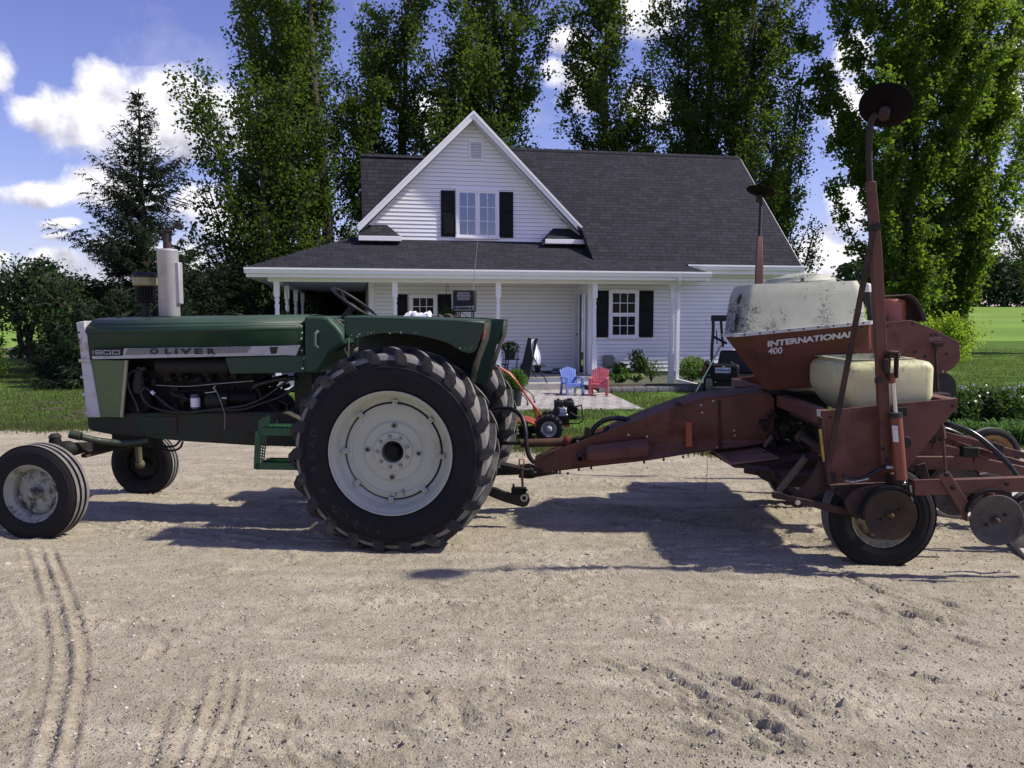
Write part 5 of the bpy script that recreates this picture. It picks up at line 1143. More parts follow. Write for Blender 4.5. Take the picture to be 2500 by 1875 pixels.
# frame rails and front bolster
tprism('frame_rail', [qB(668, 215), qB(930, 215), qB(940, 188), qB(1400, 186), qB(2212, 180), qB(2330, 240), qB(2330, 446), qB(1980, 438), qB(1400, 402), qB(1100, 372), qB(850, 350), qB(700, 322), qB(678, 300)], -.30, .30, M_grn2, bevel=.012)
rail = [o for o in bpy.data.objects if o.name == 'frame_rail'][0]
mb = MB()
for q in ((1120,235),(1210,235),(1322,235),(1125,328),(1215,326),(1325,326),(1897,228),(1900,310)): p = TH(qB(*q), -.30); mb.cyl((p[0], -.303, p[2]), .012, .006, 'y', 10)
mb.build('rail_bolt', M_blk, rail)
tprism('rail_plate', [qB(1080, 215), qB(1365, 215), qB(1365, 350), qB(1080, 352)], -.312, -.300, M_grn2, rail)
tprism('rail_plate', [qB(1870, 205), qB(1990, 205), qB(2140, 215), qB(2140, 330), qB(1890, 335), qB(1865, 300)], -.312, -.300, M_grn2, rail)
# engine bay
def TX(p, lat=-.25): return TH(p, lat)
e0 = TX(qV(190, 300)); e1 = TX(qV(1500, 690))
eng = MB(); eng.box(e0[0], e1[0]-.02, -.17, .17, e1[2]-.02, TX(qV(190, 220))[2]); 
eng.box(e0[0]+.03, TX(qV(1240, 300))[0], -.14, .14, TX(qV(190, 220))[2], TX(qV(190, 110))[2]+.04)
engine = eng.build('engine_block', M_eng, tr, bevel=.01)
mb = MB(); a = TX(qV(470, 190), -.24); b = TX(qV(1250, 195), -.24); mb.tube([a, b], [.062, .062], 14)
for x in (540, 690, 980, 1150): p = TX(qV(x, 215), -.24); mb.tube([p, (p[0], -.16, p[2]-.09)], [.05, .04], 10)
mb.build('exhaust_manifold', M_eng2, engine, angle=50)
for x in (640, 755, 940, 1055): mb = MB(); p = TX(qV(x, 318), -.20); mb.tube([(p[0], -.17, p[2]+.0), (p[0], -.26, p[2]-.01)], [.028, .020], 10); mb.ball((p[0], -.265, p[2]-.01), .019, 10); mb.build('spark_plug_cover', M_eng2, engine)
rr_ = random.Random(5)
for i in range(46):
    mb = MB(); x = rr_.uniform(330, 1480); y = rr_.uniform(250, 640); p = TX(qV(x, y), -.2); s_ = rr_.uniform(.012, .035); y0 = -.17-rr_.uniform(.01, .06)
    if i % 2: mb.cyl((p[0], y0, p[2]), s_*.7, -y0-.16, 'y', 8)
    else: mb.box(p[0]-s_, p[0]+s_, y0, -.165, p[2]-s_*.6, p[2]+s_*.6)
    mb.build('engine_fitting', M_eng2, engine, bevel=.003)
# pump, distributor, generator, starter
p = TX(qV(255, 330), -.26); mb = MB(); mb.tube([(p[0], -.26, p[2]-.12), (p[0], -.26, p[2]-.05), (p[0]+.005, -.26, p[2]+.02), (p[0]+.01, -.26, p[2]+.10)], [.045, .05, .038, .022], 14); mb.tube([(p[0]-.05, -.25, p[2]+.06), (p[0]+.07, -.27, p[2]+.09)], .016); mb.build('fuel_pump', mat('dull_casting', (.075, .075, .07), .6, .3, var=.3, vs=12, dirt=(.02, .018, .015), da=.8), engine)
p = TX(qV(270, 560), -.20); mb = MB(); mb.cyl((p[0]+.02, -.27, p[2]), .12, .08, 'y', 24); mb.build('pulley', M_eng, engine, bevel=.006)
a = TX(qV(1010, 560), -.24); b = TX(qV(1240, 560), -.24); mb = MB(); mb.lathe([(0, 0), (.060, 0), (.066, .01), (.066, b[0]-a[0]-.01), (.060, b[0]-a[0]), (0, b[0]-a[0])], (a[0], -.25, a[2]), 'x', 20); mb.build('generator', M_eng2, engine)
a = TX(qV(1250, 540), -.22); b = TX(qV(1560, 540), -.22); mb = MB(); mb.tube([a, b], [.055, .055], 16); mb.build('starter_motor', M_eng, engine)
mb = MB(); mb.prism([TX(q, -.2) for q in (qV(1490, 460), qV(1640, 480), qV(1760, 600), qV(1800, 700), qV(1450, 700))], -.20, .20); mb.build('clutch_housing', M_eng, tr, bevel=.01)
p = TX(qV(865, 600), -.30); mb = MB(); r0 = .038; mb.lathe([(0, -.045), (r0*.9, -.045), (r0, -.03), (r0, .02), (r0, .075)], (p[0], -.29, p[2]), 'z', 24)
fl = mb.build('oil_filter_base', mat('filter_blue_black', (.05, .055, .10), .35), engine)
mb = MB(); mb.lathe([(r0*1.015, -.027), (r0*1.015, .050)], (p[0], -.29, p[2]), 'z', 24); mb.build('oil_filter_label', mat('filter_white', (.70, .70, .74), .4, var=.03), fl)
mb = MB(); mb.lathe([(r0*.99, .05), (r0*.99, .066), (r0*.8, .078), (0, .08)], (p[0], -.29, p[2]), 'z', 24); mb.build('oil_filter_cap', mat('filter_grey_blue', (.12, .13, .20), .4), fl)
def hose(name, pts, lat, r_, m=M_hose, parent=engine, seg=8, n=6):
    P = [TX(p, l) for p, l in zip(pts, lat if isinstance(lat, (list, tuple)) else [lat]*len(pts))]; mb = MB(); mb.tube(spline(P, n), r_, seg); return mb.build(name, m, parent, angle=70)
hose('hose', [qV(320, 425), qV(290, 480), qV(330, 580), qV(430, 645), qV(600, 685), qV(820, 690), qV(1080, 660), qV(1400, 620), qV(1600, 540), qV(1720, 460), qV(1900, 330)], -.33, .013)
hose('hose', [qV(320, 420), qV(390, 465), qV(500, 560), qV(640, 660), qV(800, 690), qV(1050, 672), qV(1380, 660), qV(1600, 590), qV(1800, 520), qV(1960, 410)], -.32, .013)
hose('hose', [qV(150, 270), qV(135, 340), qV(160, 450), qV(230, 590), qV(260, 690)], -.31, .014)
hose('hose', [qV(260, 240), qV(180, 250), qV(150, 300)], -.30, .012)
hose('hose', [qV(610, 465), qV(640, 510), qV(720, 520), qV(800, 560)], -.28, .013, M_eng2)
hose('hose', [qV(1960, 320), qV(1760, 340), qV(1560, 390), qV(1500, 430)], -.28, .022)
hose('hose', [qV(1650, 550), qV(1690, 620), qV(1780, 690), qV(1800, 690)], -.28, .009, M_eng2)
hose('hose', [qV(1760, 560), qV(1850, 600), qV(1860, 680)], -.28, .006)
hose('control_rod', [qV(450, 400), qV(760, 412), qV(1100, 385), qV(1500, 352)], -.27, .004, M_steel)
hose('control_rod', [qV(700, 462), qV(960, 462), qV(1180, 490)], -.27, .003, M_eng2)
hose('control_rod', [qV(540, 290), qV(900, 372), qV(1250, 370), qV(1930, 348)], -.24, .004, M_eng2)
hose('linkage_arm', [qV(1500, 380), qV(1560, 470), qV(1590, 560)], -.27, .014, M_eng2)
hose('loose_wire', [qV(975, 482), qV(1050, 475), qV(1095, 462), qV(1066, 430), qV(1090, 410)], -.35, .0035, mat('white_wire', (.5, .5, .48), .5))
hose('loose_wire', [qV(1080, 440), qV(1115, 500), qV(1150, 590), qV(1185, 700), qV(1190, 780), qV(1185, 880)], -.35, .0035, mat('grey_wire', (.22, .22, .21), .5))
p = TX(qV(412, 482), -.345); mb = MB(); mb.tube([TX(qV(398, 468), -.322), TX(qV(428, 498), -.322)], .0150, 10); mb.build('hose_tag', mat('filter_white', (.7, .7, .74)), engine)
p = TX(qV(1180, 540), -.32); mb = MB(); mb.box(p[0]-.022, p[0]+.022, -.318, -.314, p[2]-.006, p[2]+.007); mb.build('maker_tag', M_wht2, engine)
# clutter of linkage seen against the light behind the engine
mb = MB(); rr_ = random.Random(12)
for i in range(14):
    a = TX(qV(1560+rr_.uniform(0, 260), 330+rr_.uniform(-20, 160)), -.1); b = (a[0]+rr_.uniform(.03, .12), rr_.uniform(-.2, .1), a[2]+rr_.uniform(-.02, .05)); mb.tube([a, b], rr_.uniform(.008, .022), 8)
mb.build('steering_linkage', M_eng, tr)
tprism('support_column', [qV(1932, 270), qV(2130, 270), qV(2130, 620), qV(2090, 650), qV(1945, 640)], -.20, .20, M_grn2)
# dash cowl with instruments
cow = tprism('dash_cowl', [qC(447, 386), qC(590, 383), qC(640, 395), qC(662, 425), qC(700, 462), qC(745, 520), qC(762, 575), qC(752, 598), qC(655, 665), qC(600, 760), qC(560, 815), qC(540, 825), qC(447, 822)], HN-.004, -HN+.004, M_grn, bevel=.03, seg=3)
a = Vector(tz(qC(640, 420))); b = Vector(tz(qC(755, 565))); d = (b-a).normalized(); nrm = Vector((d.z*-1, 0, d.x)); nrm = nrm if nrm.x > 0 else -nrm
def disc_on(name, c, r_, m, parent, n=nrm, h=.008, seg=20):
    mb = MB(); u = n.orthogonal().normalized(); v = n.cross(u); rings = [[Vector(c)+n*k+(u*math.cos(a)+v*math.sin(a))*rr for a in [6.2832*i/seg for i in range(seg)]] for rr, k in ((r_, 0), (r_, h))]; mb.loft(rings); return mb.build(name, m, parent, angle=40)
for f, lt in ((.22, -.20), (.22, .0), (.22, .2), (.55, -.12), (.55, .12), (.72, -.26)):
    c = a.lerp(b, f); c.y = lt; o = disc_on('gauge', c+nrm*.008, .038, M_blk, cow); disc_on('gauge_face', c+nrm*.016, .032, mat('gauge_red_white', (.30, .12, .10), .3), o, h=.003)
mb = MB()
for i in range(6):
    p = tz(qC(665+i*14, 655-i*7), HN+.03); mb.tube([(p[0]-.01, HN+.05+.06*i, p[2]), (p[0]+.035, HN+.05+.06*i, p[2]+.004)], .006, 6); mb.ball((p[0]+.04, HN+.05+.06*i, p[2]+.004), .011, 8)
mb.build('pull_knob', M_blk, cow)
mb = MB(); P = [tz(qC(560, 500)), tz(qC(545, 520)), tz(qC(543, 560)), tz(qC(545, 610)), tz(qC(558, 630))]
mb.tube([(p[0], HN-(.03 if 0 < i < 4 else .004), p[2]) for i, p in enumerate(P)], .013, 8); mb.build('grab_handle', mat('grey_green_handle', (.09, .13, .11), .5), cow)
mb = MB(); P = tz(qC(740, 690)); mb.tube([(P[0]-.06, -.2, P[2]+.10), (P[0], -.2, P[2])], .008); mb.ball((P[0], -.2, P[2]-.01), .016, 10, 1, 1, 1.6); mb.build('throttle_lever', M_grn2, cow)
# steering column and wheel
c0 = Vector(TH(qC(838, 288), 0)); e_a = Vector(TH(qC(682, 172), 0)); e_b = Vector(TH(qC(1000, 398), 0)); rw = (e_b-e_a).length/2; dd = (e_b-e_a).normalized(); lat = Vector((0, 1, 0)); ctr = (e_a+e_b)/2; nn = dd.cross(lat).normalized(); nn = nn if nn.z > 0 else -nn
wheel = MB(); wheel.tube([ctr+(dd*math.cos(a)+lat*math.sin(a))*rw for a in [6.2832*i/40 for i in range(41)]], .0135, 8, False)
sw = wheel.build('steering_wheel', M_blk, tr, angle=60)
mb = MB(); hub = ctr-nn*.035
for a in (.5, 2.6, 4.7): mb.tube([hub, hub+(dd*math.cos(a)+lat*math.sin(a))*rw*.5-nn*.0, ctr+(dd*math.cos(a)+lat*math.sin(a))*rw], .009, 6)
mb.build('spoke', M_blk, sw); disc_on('hub', hub-nn*.02, .034, M_blk, sw, nn, .04)
mb = MB(); q0 = Vector(TH(qC(690, 520), 0)); mb.tube([hub-nn*.01, hub-nn*.10, q0], [.025, .032, .035], 12); mb.build('steering_column', M_grn2, tr)
mb = MB(); q = TH(qC(735, 440), -.05); mb.box(q[0]-.05, q[0]+.06, -.12, .12, q[2]-.08, q[2]+.03); mb.build('column_housing', M_grn2, tr, bevel=.015)
for (u, v), l in (((790, 560), -.25),): 
    a = TH(qC(796, 470), l); b = TH(qC(792, 700), l); mb = MB(); mb.tube([a, b], .006); mb.build('brake_rod', M_steel, tr)
# driver platform, seat under the cloth, transmission
mb = MB(); a = TH(qC(560, 830), -.2); b = TH(qC(1500, 1400), -.2); mb.box(a[0], b[0], -.22, .22, .62, 1.05); mb.box(a[0], a[0]+.9, -.48, .48, .98, 1.02); mb.build('transmission', M_grn2, tr, bevel=.02)
mb = MB(); mb.tube([(0, -.72, .745), (0, .72, .745)], [.10, .10], 16); mb.build('rear_axle', M_grn2, tr)
sa = TH(qC(1100, 400), .2); sb = TH(qC(1600, 420), .2); zt = TH(qC(1200, 375), .2)[2]
seat = MB(); seat.box(sa[0]+.0, sb[0]-.05, -.2, .3, zt-.13, zt-.02); seat.build('seat', mat('black_vinyl', (.015, .015, .016), .5), tr, bevel=.03, seg=3)
# fenders
def fender(sgn):
    par = thing_part = None
    if sgn < 0:
        skirt = [qC(762, 402), qC(1000, 404), qC(1300, 412), qC(1600, 424), qC(1840, 436), qC(1832, 480), qC(1810, 545), qC(1782, 640), qC(1755, 665), qC(1720, 672), qC(1655, 652), qC(1560, 592), qC(1440, 558), qC(1330, 534), qC(1230, 521), qC(1140, 516), qC(1060, 517), qC(960, 531), qC(890, 552), qC(840, 562), qC(800, 552), qC(772, 520)]
        y0, y1 = -.93, -.915; P = [TH(p, y0) for p in skirt]
    mb = MB()
    return P
P = fender(-1)
def mk_fender(sgn, lab=None):
    top = P[:5]; lo = P[5:]
    mb = MB(); y0 = sgn*.93; yi = sgn*.52
    pts = [(x, z) for x, _, z in P]; ya, yb = (y0, y0+.012) if sgn < 0 else (y0-.012, y0)
    mb.prism(pts, ya, yb)
    # rolled top plate running in to the inner panel, rear drop
    tp = [(P[0][0]-.0, P[0][2]-.16)]+[(x, z) for x, _, z in P[:5]]+[(P[5][0], P[5][2]), (P[6][0], P[6][2]), (P[7][0], P[7][2])]
    rings = []
    for k, yy in enumerate((y0, y0-sgn*.03, yi)):
        rings.append([(x, yy, z+(.0, .014, .020)[k]) for x, z in tp])
    mb2 = MB(); mb2.loft(rings, closed=False, caps=False)
    inner = [(P[0][0], P[0][2]-.16), (P[0][0], P[0][2]+.02)]+[(x, z+.018) for x, _, z in P[1:5]]
    e = TH(qC(1950, 422), .55)
    inner = [(P[0][0], P[0][2]+.02)]+[(x, z+.018) for x, _, z in P[1:4]]+[(P[4][0]+.01, P[4][2]+.02), (P[4][0]-.075, P[4][2]-.27), (P[4][0]-.155, P[4][2]-.60), (P[4][0]-.23, P[4][2]-.56), (P[4][0]-.9, P[4][2]-.60), (P[0][0]-.02, P[0][2]-.30)]
    mb3 = MB(); mb3.prism(inner, min(yi, yi-sgn*.012), max(yi, yi-sgn*.012))
    f = mb.build('fender', M_grn, tr, bevel=.003); f2 = mb2.build('fender_top', M_grn, f, solid=.006, angle=40); f3 = mb3.build('fender_inner_panel', M_grn2 if sgn < 0 else M_grn, f, bevel=.003)  # near inner panel: grimy darker green also paints in shade inside the arch
    mb = MB(); x4, z4 = P[4][0], P[4][2]; q = [(x4, z4), (x4-.02, z4-.13), (x4-.085, z4-.30), (x4-.13, z4-.46)]
    mb.loft([[(x+.004, y0, z) for x, z in q[:3]]+[(q[3][0]+.004, y0-sgn*.1, q[3][1])], [(x+.004, yi, z) for x, z in q]], closed=False)
    mb.build('rear_panel', M_grn2, f, solid=.005)
    c = Vector((x4-.035, y0-sgn*.05, z4-.12)); return f, c
fn, cn = mk_fender(-1); ff, cf = mk_fender(1)
nb = Vector((.97, 0, -.24)).normalized()
mb = MB(); disc_on('reflector', Vector((P[6][0]+.012, -.87, P[6][2]+.01)), .040, mat('red_reflector', (.30, .03, .02), .3), fn, nb, .012); disc_on('reflector_ring', Vector((P[6][0]+.008, -.87, P[6][2]+.01)), .047, M_rust, fn, nb, .010)
q = TH(qC(1920, 500), .72); disc_on('work_lamp', Vector((q[0]-.02, .72, q[2])), .075, mat('lamp_housing_cream', (.38, .36, .22), .6, dirt=(.1, .07, .03), da=.6), ff, nb, .05); disc_on('lamp_glass', Vector((q[0]+.03, .72, q[2])), .068, mat('lamp_glass', (.6, .6, .62), .15), ff, nb, .008)
# chips of bare paint along the fender lip
mb = MB(); rr_ = random.Random(4)
for i in range(26):
    x = rr_.choice([rr_.uniform(800, 1060), rr_.uniform(1040, 1330), rr_.uniform(1650, 1760)]); yb = 545 if x < 900 else (520 if x < 1400 else 640); p = TH(qC(x, yb-rr_.uniform(0, 22)), -.9305); s_ = rr_.uniform(.0015, .006)
    mb.add([(p[0]-s_*1.6, -.9312, p[2]), (p[0], -.9312, p[2]-s_*.7), (p[0]+s_*1.4, -.9312, p[2]), (p[0], -.9312, p[2]+s_)], [(0, 1, 2, 3)])
mb.build('paint_chip', mat('chip_white', (.5, .5, .45), .8), fn, smooth=False)

# rear wheels
RC = (0.0, .745)                            # axle x, z
def rear_wheel(sgn):
    w = bpy.data.objects.new('rear_wheel', None); col.objects.link(w); w.parent = tr; w.location = (0, sgn*.865, RC[1])
    s = sgn                                  # outward direction
    Rb, Ro, hw_ = .728, .775, .215
    prof = [(.455, .175), (.475, .195), (.52, .212), (.58, .219), (.64, .212), (.690, .200), (.722, .175), (.736, .10), (.742, 0), (.736, -.10), (.722, -.175), (.690, -.200), (.60, -.215), (.52, -.212), (.455, -.175)]
    mb = MB(); mb.lathe([(r_, s*h) for r_, h in prof], (0, 0, 0), 'y', 96); n0 = len(mb.f)
    # sidewall moulding rings
    for rr, hh in ((.640, .2135), (.47, .198)): mb.lathe([(rr-.004, s*(hh-.003)), (rr, s*(hh+.003)), (rr+.004, s*(hh-.003))], (0, 0, 0), 'y', 96)
    mb.mi = [1 if max(math.hypot(mb.v[i][0], mb.v[i][2]) for i in f) > .715 and max(abs(mb.v[i][1]) for i in f) < .205 else 0 for f in mb.f]
    flat(mb); ty = mb.build('tyre', [M_tyre, M_tread], w, angle=40)
    mb = MB(); nl = 22; stp = 2*math.pi/nl
    for side in (1, -1):
        for k in range(nl):
            th0 = k*stp+(0 if side == 1 else stp/2)
            # path from the shoulder in to just past the centre; angle advances towards the centre
            path = [(.213, .668, -.012), (.211, .700, -.002), (.205, .745, .02), (.196, .773, .045), (.15, .779, .085), (.10, .782, .128), (.05, .784, .18), (-.012, .785, .245)]
            rings = []
            for (yy, rt, da) in path:
                a = th0+da; hw2 = .0185/rt*(1.35 if rt < .75 else 1.0)
                rb = min(rt-.01, .732) if rt > .70 else rt-.03
                y_in = yy-(.03 if rt < .70 else 0)
                pts_ = []
                for rr, aa, yq in ((rb, a-hw2*1.9, y_in if rt < .75 else yy), (rt, a-hw2, yy), (rt, a+hw2, yy), (rb, a+hw2*1.9, y_in if rt < .75 else yy)):
                    pts_.append((rr*math.cos(aa), s*side*yq, rr*math.sin(aa)))
                rings.append(pts_)
            k0 = len(mb.mi); mb.loft(rings); mb.mi[k0:] = [1 if (i % 4 == 1 and 12 <= i < 28) else 0 for i in range(len(mb.mi)-k0)]
    flat(mb); mb.build('tread_lugs', [M_lug, M_tread], ty, bevel=.003, angle=22, seg=1)
    # rim
    mb = MB(); pr = [(.430, -.16), (.425, .02), (.395, .06), (.390, .095), (.402, .105), (.418, .120), (.432, .160), (.445, .178), (.462, .186), (.470, .196), (.466, .204), (.452, .200), (.440, .188), (.424, .172), (.408, .135)]
    mb.lathe([(r_, s*h) for r_, h in [(.46, -.19), (.43, -.16), (.40, -.05), (.376, .02), (.374, .070), (.382, .082), (.400, .092), (.412, .112), (.425, .150), (.440, .172), (.455, .182), (.464, .192), (.462, .202), (.452, .202)]], (0, 0, 0), 'y', 96)
    rm = mb.build('rim', M_cream, w, angle=30, solid=.006)
    mb = MB(); d0 = .085
    mb.lathe([(r_, s*h) for r_, h in [(.359, d0-.02), (.358, d0), (.350, d0+.004), (.318, d0+.004), (.314, d0-.004), (.235, d0-.008), (.225, d0-.002), (.215, d0+.006), (.150, d0+.008), (.146, d0+.020), (.142, d0+.024), (.098, d0+.024), (.094, d0+.036), (.088, d0+.038), (.082, d0+.030), (.078, d0-.10)]], (0, 0, 0), 'y', 80)
    ds_ = mb.build('wheel_disc', M_cream, w, angle=28)
    mb = MB(); mb.lathe([(0, s*(d0-.06)), (.372, s*(d0-.06))], (0, 0, 0), 'y', 48); mb.build('disc_backing', M_blk, ds_)
    for k in range(9):
        mb = MB(); a = .35+k*6.2832/9; c = (.118*math.cos(a), s*(d0+.024), .118*math.sin(a)); mb.lathe([(0, s*.016), (.0105, s*.016), (.0125, 0), (.017, 0)], c, 'y', 6)
        mb.build('hub_bolt', mat('grimy_cream', (.24, .25, .20), .6), ds_, angle=20)
    for a in (1.52, 3.08, 4.66, 6.22):
        c = (.195*math.cos(a), 0, .195*math.sin(a)); mb = MB(); mb.lathe([(.024, s*(d0+.004)), (.023, s*(d0+.014)), (.014, s*(d0+.014)), (.010, s*(d0-.012)), (0, s*(d0-.012))], c, 'y', 16); mb.build('wheel_boss', mat('grimy_cream', (.24, .25, .20), .6), ds_)
        mb = MB(); mb.lathe([(.013, s*(d0+.0145)), (0, s*(d0+.0145))], c, 'y', 12); mb.build('boss_hole', M_blk, ds_)
    for a in (1.52, 2.30, 3.14, 3.86, 4.66, 5.40, 6.20, .70):
        ca, sa = math.cos(a), math.sin(a); mb = MB(); u = Vector((ca, 0, sa)); tt = Vector((-sa, 0, ca)); b = Vector((0, s*(d0+.012), 0))
        mb.loft([[b+u*rr+tt*q+Vector((0, s*h, 0)) for rr, q in ((.345, -.020), (.345, .020), (.392, .018), (.392, -.018))] for h in (-.006, .014)]); mb.lathe([(0, s*.024), (.010, s*.024), (.011, 0)], tuple(b+u*.366+Vector((0, s*.012, 0))), 'y', 6)
        mb.build('rim_clamp', M_cream, rm, bevel=.005)
    mb = MB(); mb.tube([(0, s*(-.2), 0), (0, s*(d0+.0), 0), (0, s*(d0+.06), 0)], [.052, .050, .046], 20); mb.build('axle_end', M_eng, w)
    # embossed sidewall words
    mb = MB()
    def word(sx_, a_mid, rad, size, span):
        n = len(sx_)
        for i, ch in enumerate(sx_):
            if ch == ' ': continue
            a = a_mid-span*(i-(n-1)/2); rv = Vector((math.cos(a), 0, math.sin(a))); tv = Vector((math.sin(a), 0, -math.cos(a)))
            text_mesh(mb, ch, lambda u, v, q: tuple(rv*(rad+v)+tv*(u-size*.3)+Vector((0, -(.2175+.002+q), 0))), size, .003, .0)
    if s < 0:
        word('FIELD & ROAD', R(213), .555, .075, .150)
        word('23°', R(-14), .585, .03, .05) if False else None
        a = R(-24); rv = Vector((math.cos(a), 0, math.sin(a))); tv = Vector((math.sin(a), 0, -math.cos(a))); cc = rv*.585
        sh2 = [(-.024, .03), (.024, .03), (.026, .0), (.0, -.036), (-.026, .0)]
        for (a1, b1), (a2, b2) in zip(sh2, sh2[1:]+sh2[:1]): mb.bar(cc+tv*a1+rv*b1+Vector((0, -.219, 0)), cc+tv*a2+rv*b2+Vector((0, -.219, 0)), .003, .003)
        text_mesh(mb, 'F', lambda u, v, q: tuple(cc+rv*(v-.014)+tv*(u-.008)+Vector((0, -(.2195+q), 0))), .036, .002, 0)
        mb.build('sidewall_lettering', mat('moulded_rubber', (.016, .016, .019), .6), ty, smooth=False)
    return w
def flat(mb, zc=RC[1], lim=.003):
    mb.v = [(x, y*(1+.35*max(0, (-zc+.05-z))), max(z, -zc+lim)) for x, y, z in mb.v]
wn_ = rear_wheel(-1)
far = rear_wheel(1)
mb = MB(); c = wn_
# scribbled marks on the near disc
mb = MB(); y_ = -.0955-.865
for pts in ([(1118, 965), (1112, 980), (1128, 990), (1140, 985)], [(1150, 955), (1160, 985), (1168, 960)], [(1195, 940), (1215, 925), (1222, 985)], [(1198, 960), (1228, 940)], [(1170, 1005), (1190, 1000)], [(1200, 1000), (1240, 992)]):
    q = [TH(qD(*p), y_+.0015) for p in pts]; mb.tube(q, .0022, 4)
mb.build('marker_scribble', M_blk, tr)

# front wheels
def ribbed_wheel(name, x, lat, Rr, wd, rim_r, sgn, label_rim, yaw=0, parent=tr, dish=.05, hubr=.045, m_rim=None, ribs=3, zc=None):
    w = bpy.data.objects.new(name, None); col.objects.link(w); w.parent = parent; w.location = (x, lat, (zc if zc else Rr-.012)); w.rotation_euler = (0, 0, yaw); s = sgn; h = wd/2
    pr = [(rim_r, h*.78), (rim_r+.02, h*.95), (rim_r+(Rr-rim_r)*.45, h*1.03), (Rr*.90, h*.92), (Rr*.955, h*.80), (Rr*.985, h*.70)]
    for i in range(ribs):
        c = h*.60*(1-2*i/(ribs-1)) if ribs > 1 else 0; g = h*.16 if ribs > 1 else h*.6
        pr += [(Rr*.998, c+g), (Rr*.998, c-g), (Rr*.998-.022, c-g-.006)] if i < ribs-1 else [(Rr*.998, c+g), (Rr*.998, c-g)]
        if i < ribs-1: c2 = h*.60*(1-2*(i+1)/(ribs-1)); pr += [(Rr*.998-.022, c2+g+.006)]
    pr += [(Rr*.985, -h*.70), (Rr*.955, -h*.80), (Rr*.90, -h*.92), (rim_r+(Rr-rim_r)*.45, -h*1.03), (rim_r+.02, -h*.95), (rim_r, -h*.78)]
    mb = MB(); mb.lathe([(a, s*b) for a, b in pr], (0, 0, 0), 'y', 72)
    mb.lathe([(Rr*.86-.003, s*h*.955), (Rr*.86, s*h*.985), (Rr*.86+.003, s*h*.955)], (0, 0, 0), 'y', 72)
    zc_ = w.location.z; mb.v = [(a, b*(1+.6*max(0, -zc_+.03-c)), max(c, -zc_+.002)) for a, b, c in mb.v]
    mb.mi = [1 if min(math.hypot(mb.v[i][0], mb.v[i][2]) for i in f) > Rr*.99 and max(abs(mb.v[i][1]) for i in f) < h*.78 else 0 for f in mb.f]
    mb.build('tyre', [M_tyre, M_tread], w, angle=35)
    mr = m_rim or M_creamw; mb = MB()
    mb.lathe([(a, s*b) for a, b in [(rim_r+.008, -h*.8), (rim_r-.01, -h*.6), (rim_r-.035, -h*.3), (rim_r-.035, h*.35-dish*.3), (rim_r-.028, h*.45), (rim_r-.012, h*.60), (rim_r-.004, h*.76), (rim_r+.010, h*.86), (rim_r+.010, h*.92), (rim_r+.002, h*.92)]], (0, 0, 0), 'y', 56); rm = mb.build('rim', mr, w, angle=30, solid=.004)
    mb = MB(); mb.lathe([(a, s*b) for a, b in [(rim_r-.034, h*.35-dish), (rim_r-.05, h*.5-dish), (rim_r*.58, h*.62-dish), (rim_r*.42, h*.60-dish), (rim_r*.30, h*.62-dish), (0, h*.62-dish)]], (0, 0, 0), 'y', 48); d = mb.build('wheel_disc', mr, w, angle=30)
    for k in range(6):
        a = k*1.0472+.3; c = (rim_r*.68*math.cos(a), s*(h*.585-dish), rim_r*.68*math.sin(a)); mb = MB(); mb.lathe([(0, s*.014), (.012, s*.014), (.014, 0), (.028, -s*.002)], c, 'y', 10); mb.build('lug_nut', mr, d)
    mb = MB(); mb.lathe([(a, s*b) for a, b in [(hubr*1.25, h*.62-dish), (hubr*1.2, h*.62-dish+.02), (hubr, h*.62-dish+.024), (hubr*.95, h*.62-dish+.055), (hubr*.6, h*.62-dish+.075), (0, h*.62-dish+.078)]], (0, 0, 0), 'y', 24); mb.build('hub_cap', mr, d, angle=40)
    return w
a = TH(qB(228, 865), -.987); ribbed_wheel('front_wheel', a[0]+.01, -.89, .382, .20, .218, -1, '', yaw=R(-2), zc=.372)
b = TH(qB(1085, 600), .66); ribbed_wheel('front_wheel', b[0]+.0, .75, .318, .17, .200, -1, '', dish=.045, m_rim=M_eng2, zc=.308)
fa = bpy.data.objects.new('front_axle', None); col.objects.link(fa); fa.parent = tr
xa_ = a[0]+.06; zx = .62
mb = MB(); p = TH(qB(415, 440), -.72); mb.lathe([(0, -.07), (.048, -.07), (.052, .0), (.044, .06), (.050, .075), (.03, .10), (0, .10)], (p[0], -.70, p[2]), 'z', 18); mb.ball((p[0]+.07, -.66, p[2]-.03), .07, 14, 1.2, 1, .95); mb.build('steering_knuckle', M_eng2, fa, angle=50)
q = TH(qB(1140, 395), -.30); r0_ = TH(qB(540, 345), -.60)
mb = MB(); mb.tube([r0_, TH(qB(625, 365), -.58)], [.036, .036], 16); mb.tube([TH(qB(625, 368), -.58), TH(qB(760, 398), -.48), TH(qB(940, 418), -.36), TH(qB(1050, 410), -.32), q], [.028, .028, .026, .024, .022], 14); mb.build('steering_cylinder', mat('scuffed_green_tube', (.022, .040, .026), .5, var=.3, vs=10, dirt=(.03, .022, .018), da=.8, ds=9), fa)
mb = MB(); mb.bar((p[0]+.02, -.70, p[2]-.02), (p[0]+.14, .0, .60), .09, .08); mb.bar((p[0]+.14, 0, .60), (b[0], .62, .58), .09, .08); mb.tube([(p[0]+.02, -.72, p[2]-.05), (p[0], -.80, .38)], [.03, .035], 12); mb.build('axle_beam', M_eng2, fa, bevel=.006)
mb = MB(); mb.tube([(b[0], .62, .62), (b[0], .64, .34)], [.034, .030], 12); mb.ball((b[0], .66, .308), .048, 14); mb.build('far_spindle', mat('dusty_olive_cast', (.085, .08, .045), .7, var=.3), fa)
mb = MB(); mb.bar(TH(qB(645, 515), -.45), TH(qB(860, 462), -.05), .045, .032); mb.build('tie_bar', M_rust, fa, bevel=.003)
